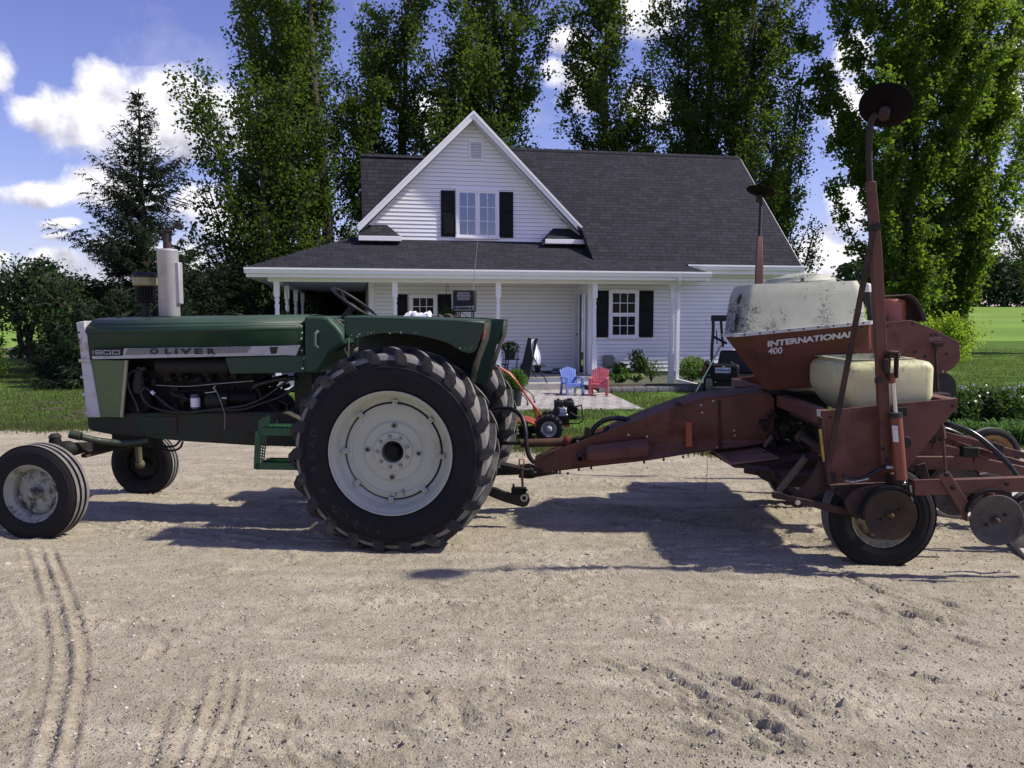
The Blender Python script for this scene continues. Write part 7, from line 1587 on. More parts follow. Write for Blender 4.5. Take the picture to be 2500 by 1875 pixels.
# broken notch at the front corner and the faded sticker
q0, q1 = PH(qR(318, 380), -.53), PH(qR(300, 520), -.55)
mb = MB(); Pn = [PH(qR(*q), -.60) for q in ((335, 375), (318, 400), (285, 470), (302, 520), (325, 470), (340, 400))]
mb.prism(Pn, -.598, -.54); mb.build('broken_gap', M_blk, ls, smooth=False)
sA, sB, sC, sD = [PH(qR(*q), l) for q, l in (((165, 632), -.40), ((270, 628), -.54), ((255, 870), -.58), ((140, 865), -.44))]
mb = MB(); off = Vector((-.020, -.016, 0)); mb.add([tuple(Vector(p)+off) for p in (sA, sB, sC, sD)], [(0, 3, 2, 1)]); mb.build('sticker', mat('faded_sticker', (.16, .16, .17), .7, var=.6, vs=26, dirt=(.4, .4, .38), da=.7, ds=24), ls, smooth=False, solid=.002)
# round filler cap on top
a = PH(qR(600, 270), -.05); b = PH(qR(1610, 215), -.05); cx_ = (a[0]+b[0])/2; rc_ = (b[0]-a[0])/2*.98; zc_ = (a[2]+b[2])/2; tilt = (b[2]-a[2])/(b[0]-a[0])
mb = MB(); k0 = len(mb.v); mb.lathe([(rc_, -.05), (rc_, .016), (rc_*.95, .034), (rc_*.92, .024), (rc_*.88, .026), (rc_*.83, .056), (rc_*.79, .050), (rc_*.74, .062), (rc_*.35, .088), (0, .092)], (0, 0, 0), 'z', 48)
mb.v = [(cx_+x, y*.95-.03, zc_+z+x*(tilt+.02)) for x, y, z in mb.v]; cap = mb.build('filler_cap', M_fg, lid, angle=35)
p = PH(qR(1155, 240), -.35); mb = MB(); mb.box(p[0]-.03, p[0]+.03, -.42, -.30, p[2]-.02, p[2]+.02); mb.tube([(p[0]-.01, -.36, p[2]), (p[0]-.01, -.36, p[2]+.045)], .008); mb.box(p[0]-.015, p[0]+.01, -.37, -.35, p[2]+.0, p[2]+.05); mb.build('cap_latch', mat('lichen_latch', (.16, .15, .12), .9, var=.5, vs=50), cap, bevel=.004)
# black bonnet behind the cap, white breather
mb = MB(); P_ = [PH(qR(*q), .35) for q in ((1335, 152), (1460, 130), (1560, 138), (1640, 180), (1730, 215), (1680, 250), (1500, 240))]; mb.prism(P_, .30, .55); mb.build('rubber_flap', M_blk, lid, bevel=.01)
mb = MB(); a = PH(qR(2030, 300), -.3); b = PH(qR(2075, 740), -.3); mb.tube([a, b], .024, 14); mb.build('breather_pipe', M_blk, lid); mb = MB(); mb.lathe([(.033, -.03), (.034, .02), (.022, .04), (0, .045)], a, 'z', 18); mb.build('breather_cap', mat('white_plastic', (.6, .6, .56), .5), lid)
# lettering on the hopper side
bolts('hopper_bolt', [qF(1278, 625), qF(462, 870), qF(425, 815), qF(550, 1050), qF(612, 1088)], HL-.002, .012, hb, M_blk)
# hopper side leans in; letters lie just proud of it
tp, bt = HL, -.38
def hop_hit(p, lat):
    l = HL
    for _ in range(8):
        q = PH(p, l); f = (q[0]-xa0)/(n2_[0]-xa0); ztx = n1_[2]+(n2_[2]-n1_[2])*f; g_ = (q[0]-bL[0]+.02)/(bR[0]-bL[0]+.02); zbx = bL[2]+(bR[2]-bL[2])*max(0, min(1, g_))
        l = -.62+.24*max(0, min(1, (ztx-q[2])/(ztx-zbx)))
    return (q[0], l-.010, q[2])
def hop_letters(s, p0, p1, hpx, bold):
    a, b = Vector(hop_hit(p0, 0)), Vector(hop_hit(p1, 0)); c = Vector(hop_hit((p0[0], p0[1]-hpx), 0)); ux = (b-a).normalized(); uy = (c-a); h = uy.length; uy = (uy-ux*uy.dot(ux)).normalized(); un = ux.cross(uy)
    pr = MB(); w = text_mesh(pr, s, lambda u, v, q: (u, v, q), h/.72, .002, bold); mb = MB(); text_mesh(mb, s, lambda u, v, q: tuple(a+ux*u+uy*v+un*(q+.001)), h/.72, .002, bold, (b-a).length/w); return mb.build('lettering', M_wht, hb, smooth=False)
hop_letters('INTERNATIONAL', qR(676, 1083), qR(1842, 950), 74/5.53, .0032)
hop_letters('400', qR(688, 1184), qR(876, 1172), 84/5.53, .0020)
# rear seed drum housing: large side plate, blower drum
hous = part('drum_housing'); DL = -.46
pp('side_plate', [qF(1335, 600), qF(1430, 592), qF(1660, 574), qF(1860, 655), qF(2028, 745), qF(2038, 868), qF(1990, 940), qF(1905, 992), qF(1850, 985), qF(1500, 1000), qF(1150, 1085), qF(1100, 900)], DL, DL+.012, M_red, hous, bevel=.002)
pp('far_side_plate', [qF(1335, 600), qF(1660, 574), qF(2028, 745), qF(2038, 868), qF(1905, 992), qF(1500, 1000)], .40, .412, M_red2, hous, bevel=.002)
mb = MB(); Pq = [PH(p, DL) for p in (qF(1660, 574), qF(1860, 655), qF(2028, 745), qF(2038, 868), qF(1905, 992))]; mb.loft([[(x-.004, DL+.012, z-.006), (x-.004, .40, z-.006)] for x, _, z in Pq], closed=False); mb.build('housing_skin', M_red2, hous, solid=.004)
c = PH(qF(1490, 510), -.1); rdm = (PH(qF(1490, 412), -.1)[2]-PH(qF(1490, 600), -.1)[2])*.62
a = PH(qF(1495, 600), -.15); zt2_ = PH(qF(1495, 414), -.15)[2]-a[2]; rv_ = (PH(qF(1622, 500), -.15)[0]-PH(qF(1400, 500), -.15)[0])/2
mb = MB(); mb.lathe([(rv_, -.05), (rv_, zt2_*.86), (rv_*.97, zt2_*.95), (rv_*.88, zt2_), (0, zt2_*1.02)], (a[0], -.15, a[2]), 'z', 36); mb.build('blower_drum', M_redb, hous, angle=40)
mb = MB(); Pq = [PH(q, -.02) for q in (qF(1495, 388), qF(1520, 380), qF(1545, 382), qF(1585, 410), qF(1620, 460), qF(1650, 530), qF(1668, 580), qF(1635, 582), qF(1618, 530), qF(1590, 465), qF(1560, 425), qF(1520, 400))]; mb.prism(Pq, -.30, .12); mb.build('blower_shroud', M_red2, hous, bevel=.004)
pp('hopper_post', [qF(1322, 600), qF(1345, 600), qF(1352, 800), qF(1332, 800)], HL+.03, HL+.05, M_redb, hous)
p_ = PH(qF(1420, 540), -.35); mb = MB(); mb.prism([PH(q, -.3) for q in (qF(1405, 460), qF(1440, 470), qF(1480, 560), qF(1465, 585), qF(1400, 590))], -.30, -.25); mb.build('bracket', M_red2, hous, bevel=.004)
bolts('bolt', [qF(1670, 600), qF(1815, 688), qF(1850, 686), qF(1690, 820), qF(1765, 855), qF(1933, 836), qF(1470, 622)], DL-.001, .011, hous, M_blk); bolts('bolt', [qF(1900, 970), qF(2032, 775)], DL-.001, .009, hous)
pp('instruction_decal', [qF(1798, 712), qF(1888, 704), qF(1890, 730), qF(1800, 737)], DL-.003, DL, mat('decal_edge', (.30, .22, .20), .6), hous, bevel=0)
pp('decal_face', [qF(1802, 716), qF(1885, 708), qF(1886, 727), qF(1804, 733)], DL-.004, DL-.003, M_red2, hous, bevel=0)
mb = MB(); 
for k in range(9): a = PH(qF(1808+k*8.5, 724-k*.7), DL); mb.box(a[0], a[0]+.012, DL-.005, DL-.004, a[2]-.0025, a[2]+.0035)
mb.build('decal_marks', mat('decal_edge', (.30, .22, .20)), hous, smooth=False)
mb = MB(); a = PH(qF(1840, 760), DL-.03); b = PH(qF(1868, 1180), DL-.03); mb.tube([a, b], .012, 8); mb.box(a[0]-.01, a[0]+.06, DL-.05, DL, a[2]-.02, a[2]+.012); mb.build('hanger_rod', M_red2, hous)
# square pieces behind: gauge dial and disc seen right of the tank
mb = MB(); c = PH(qF(1900, 1100), -.5); mb.lathe([(.0, 0), (.13, 0), (.13, .02), (0, .02)], (c[0], -.45, c[2]), 'y', 28); mb.build('drive_pulley', M_blk, hous)
mb = MB(); mb.box(c[0]-.16, c[0]+.02, -.60, -.35, c[2]-.09, c[2]-.03); mb.build('chain_box', M_eng2, hous, bevel=.01)
# tanks
def tank_mat():
    m = bpy.data.materials.new('yellowed_tank'); t = nt(m); out = N(t, 'ShaderNodeOutputMaterial'); b = N(t, 'ShaderNodeBsdfPrincipled', i_Roughness=.42); L(t, b.outputs[0], out.inputs[0])
    b.inputs['Subsurface Weight'].default_value = .25; b.inputs['Subsurface Radius'].default_value = (.06, .05, .02); b.inputs['Subsurface Scale'].default_value = .6
    tc = N(t, 'ShaderNodeTexCoord').outputs['Object']; n1 = noise(t, tc, 3, 4)
    mp = N(t, 'ShaderNodeMapping'); mp.inputs['Scale'].default_value = (26, 26, 7); L(t, tc, mp.inputs[0]); n2 = noise(t, mp.outputs[0], 1.6, 7, .7)
    c = mixc(t, ramp(t, n1, [(.3, 0), (.7, 1)]), (.55, .53, .26), (.64, .62, .36))
    s_ = N(t, 'ShaderNodeSeparateXYZ'); L(t, tc, s_.inputs[0])
    mr = N(t, 'ShaderNodeMapRange'); L(t, s_.outputs[2], mr.inputs[0]); mr.inputs[1].default_value = 1.25; mr.inputs[2].default_value = 1.46; mr.inputs[3].default_value = -.06; mr.inputs[4].default_value = .12
    a_ = N(t, 'ShaderNodeMath', operation='ADD'); L(t, n2, a_.inputs[0]); L(t, mr.outputs[0], a_.inputs[1])
    c = mixc(t, ramp(t, a_.outputs[0], [(.56, 0), (.80, .85)]), c, (.06, .06, .065)); L(t, c, b.inputs['Base Color']); return m
M_tank = tank_mat()
def tank(s_, name='fertilizer_tank'):
    yo, yi = 1.34, .46
    a = PH(qS(640, 500), -yo); b = PH(qS(1865, 500), -yo); c = PH(qS(75, 300), -yi)
    x0, x1 = PH(qS(650, 300), -yo)[0], PH(qS(1862, 400), -yo)[0]; zt_ = (PH(qS(1000, 200), -yo)[2]+PH(qS(1700, 130), -yo)[2])/2; zb2 = PH(qS(1300, 760), -yo)[2]-.10
    zt0, zt1 = PH(qS(720, 210), -yo)[2]-.005, PH(qS(1760, 140), -yo)[2]-.012
    def rg(z, ins, ins0, fr_):
        P_ = []; rad = .065
        X0, X1, Y0, Y1 = x0+ins0-.0, x1-ins, yi+ins, yo-ins
        for cx, cy, a0_ in ((X0+rad, Y0+rad, 180), (X1-rad, Y0+rad, 270), (X1-rad, Y1-rad, 0), (X0+rad, Y1-rad, 90)):
            for k in range(6): a = R(a0_+90*k/5); P_.append((cx+rad*math.cos(a), s_*(cy+rad*math.sin(a)), z+(zt1-zt0)*fr_*((cx-x0)/(x1-x0)-.5)))
        return P_ if s_ > 0 else P_[::-1]
    H = zt0/2+zt1/2; hh = H-zb2
    mb = MB(); rings = [rg(zb2, .04, .14, .2), rg(zb2+hh*.14, .01, .085, .2), rg(zb2+hh*.35, .0, .025, .4), rg(zb2+hh*.5, 0, .004, .7), rg(zb2+hh*.62, 0, 0, .8), rg(zb2+hh*.86, 0, .0, 1), rg(H-.035, .006, .006, 1), rg(H-.012, .022, .022, 1), rg(H, .05, .05, 1)]
    mb.loft(rings, caps=False)
    # top with its rectangular opening and raised lip
    ox0, ox1, oy0, oy1 = x0+.07, x1-.13, yi+.08, yo-.16; zl = H+.004; base = rings[-1]
    def rect(z, e): P_ = [(ox0-e, s_*(oy0-e), z), (ox1+e, s_*(oy0-e), z+(zt1-zt0)*.4), (ox1+e, s_*(oy1+e), z+(zt1-zt0)*.4), (ox0-e, s_*(oy1+e), z)]; return P_ if s_ > 0 else P_[::-1]
    k = 6; n = len(mb.v); mb.v += base+rect(H+.002, .02)
    if s_ > 0: grp = [list(range(0, 6)), list(range(6, 12)), list(range(12, 18)), list(range(18, 24))]; rc = [24, 25, 26, 27]
    else: grp = [list(range(0, 6)), list(range(6, 12)), list(range(12, 18)), list(range(18, 24))]; rc = [24, 25, 26, 27]
    for g_, r_i in zip(grp, rc):
        for i in range(5): mb.f.append((n+g_[i], n+g_[i+1], n+r_i)); mb.mi.append(0)
    for i in range(4): mb.f.append((n+grp[i][5], n+grp[(i+1) % 4][0], n+rc[(i+1) % 4], n+rc[i])); mb.mi.append(0)
    tk = mb.build(name, M_tank, pl_, angle=50)
    mb = MB(); mb.loft([rect(H+.002, .02), rect(zl, .035), rect(zl+.007, .035), rect(zl+.007, 0), rect(zl-.02, 0), rect(zl-.22, -.05)], caps=False); mb.build('tank_lip', mat('tank_lip', (.50, .50, .33), .5, var=.1, dirt=(.1, .1, .08), da=.4, ds=15), tk, angle=30)
    return tk
tank(-1); tank(1)
# tank cradle and lateral frame
def cradle(s_):
    c = bpy.data.objects.new('tank_cradle', None); col.objects.link(c); c.parent = pl_
    lat0 = 1.46; lo, li = (-lat0, -lat0+.012) if s_ < 0 else (lat0-.012, lat0)
    pts = [PH(q, -lat0) for q in (qG(655, 168), qG(760, 158), qG(1105, 122), qG(1250, 108), qG(1500, 88), qG(1705, 72), qG(1700, 135), qG(1540, 330), qG(1385, 520), qG(1310, 615), qG(1290, 700), qG(1180, 730), qG(708, 735), qG(680, 500))]
    mb = MB(); mb.prism(pts, lo, li); pl2 = mb.build('end_plate', M_red, c, bevel=.002)
    z0, z1 = pts[0][2], pts[5][2]
    mb = MB(); mb.box(pts[0][0]+.0, pts[0][0]+.09, min(s_*.3, s_*(lat0-.013)), max(s_*.3, s_*(lat0-.013)), z0-.10, z0-.002); mb.build('cross_beam', M_red, c, bevel=.005); mb = MB(); mb.box(pts[5][0]-.11, pts[5][0]-.0, min(s_*.3, s_*(lat0-.013)), max(s_*.3, s_*(lat0-.013)), z1-.09, z1-.001); mb.build('cross_beam', M_red, c, bevel=.005)
    mb = MB(); mb.box(pts[0][0]+.05, pts[5][0]-.08, min(s_*.5, s_*1.44), max(s_*.5, s_*1.44), z0-.14, z0-.11); mb.build('cradle_floor', M_red2, c)
    if s_ < 0:
        bolts('bolt', [qG(716, 212), qG(1662, 130)], -lat0-.001, .010, pl2, M_blk)
        p = PH(qG(1302, 412), -lat0-.001); mb = MB(); mb.lathe([(0, -.002), (.038, -.002), (.040, 0)], (p[0], -lat0, p[2]), 'y', 24); mb.build('round_hole', M_blk, pl2)
        pp('slotted_bracket', [qG(1190, 150), qG(1310, 135), qG(1315, 205), qG(1200, 225)], -lat0-.02, -lat0-.001, M_eng2, pl2)
        q0, q1, q2, q3 = [PH(q, -lat0) for q in (qG(655, 168), qG(663, 168), qG(712, 738), qG(698, 738))]
        mb = MB(); mb.bar(PH(qG(640, 215), -lat0-.0), PH(qG(702, 735), -lat0), .05, .02, up=(1, 0, 0)); mb.build('edge_angle', M_red2, pl2, bevel=.003)
        pp('yellow_tape', [qG(628, 312), qG(650, 308), qG(678, 555), qG(660, 562)], -lat0-.030, -lat0-.0265, mat('yellow_tape', (.36, .26, .04), .5, dirt=(.1, .07, .03), da=.6, ds=12), pl2, bevel=0)
        pp('pale_sticker', [qG(612, 158), qG(642, 160), qG(644, 212), qG(614, 208)], -lat0-.030, -lat0-.0265, mat('sticker_grey', (.36, .35, .34), .6, dirt=(.08, .06, .05), da=.8, ds=30), pl2, bevel=0)
        pp('square_socket', [qG(706, 652), qG(760, 652), qG(762, 708), qG(708, 708)], -lat0-.015, -lat0-.001, M_blk, pl2, bevel=0)
    return c
cradle(-1); cradle(1)
# footboard of ribbed sheet in front of the hopper
fb = part('footboard'); a, b = PH(qE(2062, 955), -.40), PH(qF(625, 1640), -.62)
c0_ = PH(qE(2150, 1072), -.62); d0_ = PH(qF(540, 1555), -.30); z = PH(qF(400, 1600), -.5)[2]
fx0, fx1, fy0, fy1 = c0_[0], PH(qF(635, 1640), -.66)[0], -.66, -.02; z0 = PH(qE(2212, 1052), -.66)[2]; z1 = PH(qF(635, 1640), -.66)[2]
mb = MB(); n = 34
rg_ = []
for i in range(n*2+1): u = i/(n*2); x = fx0+(fx1-fx0)*u; zz_ = z0+(z1-z0)*u+(.012 if i % 2 else 0); rg_.append([(x-.03, fy1, zz_), (x, fy0, zz_), (x, fy0, zz_-.012), (x-.03, fy1, zz_-.012)])
mb.loft(rg_); mb.build('ribbed_plate', mat('ribbed_tread_plate', (.26, .15, .11), .7, var=.2), fb, smooth=False)
mb = MB(); mb.loft([[(fx0+.0, fy0, z0-.012), (fx0+.03, fy0, z0-.03), (fx0-.03, fy1, z0-.03), (fx0-.06, fy1, z0-.012)], [(fx1+.35, fy0, z1+.01), (fx1+.35, fy0, z1-.12), (fx1+.30, fy1, z1-.12), (fx1+.30, fy1, z1+.01)]]); mb.build('side_skirt', M_red2, fb, smooth=False)
# dark machinery under the hopper
un = part('drive_gear'); rr_ = random.Random(21)
mb = MB(); a = PH(qU(600, 100), -.5); b = PH(qU(1380, 700), -.5); mb.box(a[0]-.2, b[0]+.25, .05, .9, b[2]-.05, a[2]+.12); mb.build('gear_case', M_eng, un, bevel=.02)
for i in range(60):
    mb = MB(); p = PH(qU(rr_.uniform(560, 1400), rr_.uniform(60, 780)), -.42); s__ = rr_.uniform(.012, .04)
    if i % 3 == 0: mb.lathe([(0, -.04), (s__, -.04), (s__*1.1, 0)], (p[0], -.34, p[2]), 'y', 14)
    elif i % 3 == 1: mb.tube([p, (p[0]+rr_.uniform(-.10, .12), -.42, p[2]+rr_.uniform(-.08, .08))], s__*.4, 6)
    else: mb.box(p[0]-s__, p[0]+s__, -.42, -.3, p[2]-s__*.5, p[2]+s__*.5)
    mb.build('drive_fitting', M_eng2, un, bevel=.003)
mb = MB(); mb.tube([PH(qU(1080, 390), -.7), PH(qU(1380, 580), -.9)], .028, 12); mb.tube([PH(qU(1060, 380), -.7), PH(qU(1120, 420), -.72)], .045, 14); mb.build('seed_shaft', mat('brown_shaft', (.055, .036, .028), .8), un)
mb = MB()
def spring(mb, p, q, r_, n, w=.005):
    p, q = Vector(p), Vector(q); d = (q-p).normalized(); u = d.orthogonal().normalized(); v = d.cross(u); mb.tube([p+(q-p)*(i/(n*8))+(u*math.cos(i*.7854)+v*math.sin(i*.7854))*r_ for i in range(n*8+1)], w, 5, False)
spring(mb, PH(qU(1180, 740), -1.30), PH(qU(760, 1260), -1.35), .020, 24, .0055); mb.build('lift_spring', mat('rusty_spring', (.15, .11, .09), .6, .3), un); mb = MB(); spring(mb, PH(qU(660, 410), -.45), PH(qU(540, 570), -.45), .014, 12, .004); mb.build('lift_spring', mat('rusty_spring', (.15, .11, .09), .6, .3), un)
mb = MB(); a, b = PH(qU(240, 915), -.8), PH(qU(640, 985), -.8); mb.tube([a, b], .034, 14); mb.prism([PH(q, -.8) for q in (qU(430, 890), qU(620, 900), qU(600, 1060), qU(560, 1084), qU(450, 1030))], -.9, -.7); mb.build('jack_mount', M_red2, un, bevel=.006)
mb = MB(); a, b = PH(qU(1050, 560), -.3), PH(qU(620, 820), -.3); mb.box(PH(qU(640, 900), -.6)[0], PH(qU(1460, 900), -.6)[0], -.95, .95, PH(qU(640, 1000), -.6)[2]-.03, PH(qU(640, 850), -.6)[2]-.02); mb.build('main_toolbar', M_red2, pl_, bevel=.008)
# wheel arms
def arm_set(s_):
    par = bpy.data.objects.new('wheel_arm', None); col.objects.link(par); par.parent = pl_; l0 = 1.42
    def pr(name, qs, la, lb, m=M_red2, bv=.006):
        mb = MB(); P_ = [PH(q, -la) for q in qs]; y0, y1 = sorted((s_*la, s_*lb)); mb.prism(P_, y0, y1); return mb.build(name, m, par, bevel=bv)
    pr('pivot_plate', [qG(395, 850), qG(480, 790), qG(560, 700), qG(640, 560), qG(700, 560), qG(712, 740), qG(720, 770), qG(590, 840), qG(500, 905), qG(440, 912), qG(400, 890)], 1.42, 1.38)
    pr('long_lever', [qG(275, 800), qG(320, 800), qG(400, 830), qG(700, 890), qG(920, 940), qG(940, 970), qG(920, 990), qG(700, 945), qG(430, 870), qG(280, 845)], 1.52, 1.47)
    pr('side_arm', [qG(712, 740), qG(800, 735), qG(1210, 725), qG(1210, 745), qG(1000, 790), qG(850, 880), qG(800, 830), qG(740, 800)], 1.50, 1.45, M_red2)
    if s_ < 0: bolts('pivot_bolt', [qG(462, 870)], -1.525, .022, par, M_chrome, .02); bolts('arm_bolt', [qG(905, 970), qG(775, 790)], -1.525, .020, par, M_eng2, .02)
    return par
arm_set(-1)
# transport wheels
M_wrim = mat('yellowed_rim', (.34, .31, .20), .6, var=.1, dirt=(.09, .055, .035), da=.85, ds=8, dlo=.5, bump=.1)
wp = PH(qG(1128, 1030), -1.43)
w1 = ribbed_wheel('transport_wheel', wp[0], -1.33, .372, .205, .205, -1, '', parent=pl_, dish=.06, m_rim=M_wrim, ribs=4, zc=.362)
wq = PH(qU(900, 1250), .3)
w2 = ribbed_wheel('transport_wheel', (1965-1250)/267-3.0+.03, .52, .362, .205, .205, -1, '', parent=pl_, dish=.06, m_rim=M_wrim, ribs=4, zc=.352)
mb = MB(); mb.tube([(wp[0], -1.5, .36), (wp[0], -1.2, .36)], .04, 12); mb.bar((wp[0], -1.20, .36), (wp[0]-.05, -1.20, .85), .06, .10, up=(1, 0, 0)); mb.build('wheel_spindle', M_red2, pl_)
# hydraulic lift cylinder on the end plate
cyl = part('hydraulic_cylinder'); CLt = -1.60
c1, c2, c3 = PH(qS(1262, 350), CLt), PH(qS(1310, 915), CLt), PH(qG(1262, 695), CLt)
mb = MB(); rb_ = .040; mb.tube([c2, c3], [rb_, rb_], 24); mb.build('barrel', M_org, cyl, angle=50)
d = (Vector(c2)-Vector(c3)).normalized(); mb = MB(); mb.tube([Vector(c2)-d*.01, Vector(c2)+d*.022], [rb_*1.06]*2, 24); mb.build('gland', M_blk, cyl)
mb = MB(); mb.tube([c2, Vector(c1)], [.0145, .0145], 16); mb.build('piston_rod', M_chrome, cyl)
mb = MB(); mb.tube([PH(qS(1248, 340), CLt), PH(qS(1270, 470), CLt)], .022, 12); mb.build('rod_sleeve', M_org, cyl)
mb = MB(); p = PH(qS(1265, 220), CLt); mb.box(p[0]-.035, p[0]-.02, CLt-.03, CLt+.03, p[2]-.09, p[2]+.07); mb.box(p[0]+.018, p[0]+.032, CLt-.03, CLt+.03, p[2]-.09, p[2]+.09); mb.box(p[0]-.035, p[0]+.032, CLt-.03, CLt+.03, p[2]+.07, p[2]+.09); mb.tube([(p[0]-.05, CLt, p[2]+.06), (p[0]+.045, CLt, p[2]+.06)], .018, 12); mb.build('clevis', M_red2, cyl, bevel=.006)
A, B = [PH(qS(*q), CLt-rb_-.001) for q in ((1250, 1050), (1325, 1270))]; mb = MB()
ring2 = []
for z in (A[2], B[2]):
    u = (c2[2]-z)/(c2[2]-c3[2]); cx_ = c2[0]+(c3[0]-c2[0])*u; ring2.append([(cx_+(rb_+.0012)*math.cos(a), CLt+(rb_+.0012)*math.sin(a), z) for a in [R(205+k*13) for k in range(5)]])
mb.loft(ring2, closed=False); mb.build('white_label', mat('torn_white_label', (.60, .58, .58), .7, var=.08, dirt=(.2, .06, .04), da=.9, ds=25, dlo=.60), cyl)
mb = MB(); p = PH(qG(1255, 665), CLt); mb.box(p[0]-.05, p[0]+.05, CLt-.01, CLt+.12, p[2]-.10, p[2]-.0); mb.build('lower_clevis', M_red2, cyl, bevel=.008); mb = MB(); p = PH(qG(1300, 690), CLt-.03); spring(mb, (p[0], CLt, p[2]-.05), (p[0]-.012, CLt, p[2]+.05), .014, 9, .004); mb.build('return_spring', M_steel, cyl)
bolts('cylinder_band', [qG(1268, 570)], CLt-rb_, .01, cyl, M_org)
phose('supply_hose', [qG(1200, 602), qG(1140, 604), qG(1060, 640), qG(960, 690), qG(860, 690), qG(815, 665)], CLt+.02, .013)
mb = MB(); mb.tube([PH(qG(1205, 602), CLt+.02), PH(qG(1145, 603), CLt+.02)], .016, 12); mb.build('hose_fitting', M_steel, cyl)
mb = MB(); mb.tube([PH(qG(870, 720), CLt+.02), PH(qG(1010, 690), CLt+.02)], .012, 10); spring(mb, PH(qG(830, 712), CLt+.03), PH(qG(900, 700), CLt+.03), .015, 6, .004); mb.build('drain_tube', M_steel, cyl)
# row markers: folded arms with a disc at the end
def marker(s_):
    mk = bpy.data.objects.new('row_marker', None); col.objects.link(mk); mk.parent = pl_
    if s_ < 0:
        b0, b1, b2 = PH(qG(1150, 640), -1.52), PH(qF(1385, 40), -1.60), PH(qH(1176, 812), -1.68); t0, t1, t2, t3 = PH(qH(1172, 812), -1.68), PH(qH(1166, 600), -1.72), PH(qH(1184, 395), -1.76), PH(qH(1262, 335), -1.80)
        dc = PH(qH(1276, 318), -1.82); rad = 172/2.765/F_PX*5.1*1.0; nrm = Vector((.08, -.50, .86)).normalized(); nrm = Vector((.33, .62, .71)).normalized()
    else:
        b0, b1, b2 = PH(qF(480, 320), 1.75), PH(qF(485, 160), 1.78), PH(qH(427, 1182), 1.95); t0, t1, t2, t3 = PH(qH(427, 1182), 1.95), PH(qH(433, 1060), 2.0), PH(qH(436, 950), 2.05), PH(qH(430, 925), 2.06)
        dc = PH(qH(432, 895), 2.08); rad = 97/2.765/F_PX*9.0*1.0; nrm = Vector((.24, .20, .95)).normalized()
        b0 = (b0[0], b0[1], b0[2]-.9)
    mb = MB(); 
    wds = (.075, .066, .052) if s_ < 0 else (.075, .075, .05)
    mb.loft([[(p[0]+a*w/2, p[1]+b*.05/2, p[2]) for a, b in ((-1,-1),(1,-1),(1,1),(-1,1))] for p, w in zip((b0, b1, b2), wds)]); am = mb.build('marker_arm', M_red, mk, bevel=.004)
    mb = MB(); mb.tube(spline([t0, t1, t2, t3], 6), .020, 12); mb.build('extension_pipe', mat('dark_brown_pipe', (.018, .013, .012), .7, 0, var=.3), mk, angle=60)
    c = Vector(dc); u = nrm.orthogonal().normalized(); v = nrm.cross(u); rings = []
    for rr, h in ((rad, .035), (rad*.7, .018), (rad*.35, .004), (.05, .0), (.05, -.02), (0.001, -.02)): rings.append([c+nrm*(h)+(u*math.cos(a)+v*math.sin(a))*rr for a in [6.2832*k/40 for k in range(40)]])
    mb = MB(); mb.loft(rings, caps=False); mb.build('marker_disc', mat('dark_rust_disc', (.007, .005, .005), .9, 0, spec=.1, var=.25, vs=6), mk, angle=40, solid=.004)
    mb = MB(); mb.tube([c-nrm*.09, c+nrm*.01], [.03, .034], 14); mb.tube([Vector(t3), c-nrm*.07], .02, 10); mb.build('disc_hub', M_red2, mk)
    if s_ < 0:
        mb = MB(); mb.bar(PH(qH(1200, 1118), -1.66), PH(qS(400, 1560), -1.50), .014, .036, up=(1, 0, 0)); mb.build('brace_rod', M_red2, mk); mb = MB(); p = PH(qH(1203, 1120), -1.67); mb.lathe([(0, -.05), (.026, -.05), (.026, .05), (0, .05)], p, 'y', 14); mb.build('brace_pin', M_eng2, mk); p = PH(qS(1080, 438), -1.60); mb = MB(); mb.box(p[0]-.02, p[0]+.02, -1.63, -1.58, p[2]-.017, p[2]+.017); mb.build('lock_pin', M_blk, mk)
        bolts('marker_bolt', [qG(1128, 462), qG(1155, 548)], -1.56, .012, am, M_eng2)
        pp('arm_bracket', [qS(1155, 150), qS(1215, 140), qS(1235, 330), qS(1195, 345), qS(1165, 300)], -1.64, -1.58, M_red2, mk)
    return mk
marker(-1); marker(1)
# row units: parallel arms, opener discs, shanks, gauge bands
def row_unit(px_disc, lat, dr, gauge=True):
    u = bpy.data.objects.new('row_unit', None); col.objects.link(u); u.parent = pl_
    return u
def disc(par, c, r_, nv, m, name='opener_disc', hub=True, dish=.018):
    nv = Vector(nv).normalized(); a_ = nv.orthogonal().normalized(); b_ = nv.cross(a_); c = Vector(c); rings = []
    for rr, h in ((r_, 0), (r_*.98, .002), (r_*.62, -dish*.5), (r_*.58, -dish*.75), (.05, -dish), (.001, -dish)): rings.append([c+nv*(-h)*-1+(a_*math.cos(t_)+b_*math.sin(t_))*rr for t_ in [6.2832*k/48 for k in range(48)]])
    mb = MB(); mb.loft(rings, caps=False); o = mb.build(name, m, par, angle=35, solid=.004)
    if hub:
        mb = MB(); mb.tube([c-nv*.03, c+nv*.022], [.024, .016], 14); mb.ball(tuple(c+nv*.022), .014, 12); mb.build('disc_hub', mat('rusty_hub', (.10, .06, .035), .8, var=.3), o)
        for k in (2.9, -.2): q = c+(a_*math.cos(k)+b_*math.sin(k))*.065+nv*.004; mb = MB(); mb.tube([q-nv*.02, q+nv*.002], .009, 8); mb.build('slot', M_blk, o)
    return o
RL = -1.66
ru = row_unit(0, 0, 0)
d1 = PH(qG(1185, 970), RL-.0); rd1 = 205/3.16/F_PX*5.25
disc(ru, d1, rd1, (-.06, -1, .02), M_brown)
mb = MB(); rg_ = []
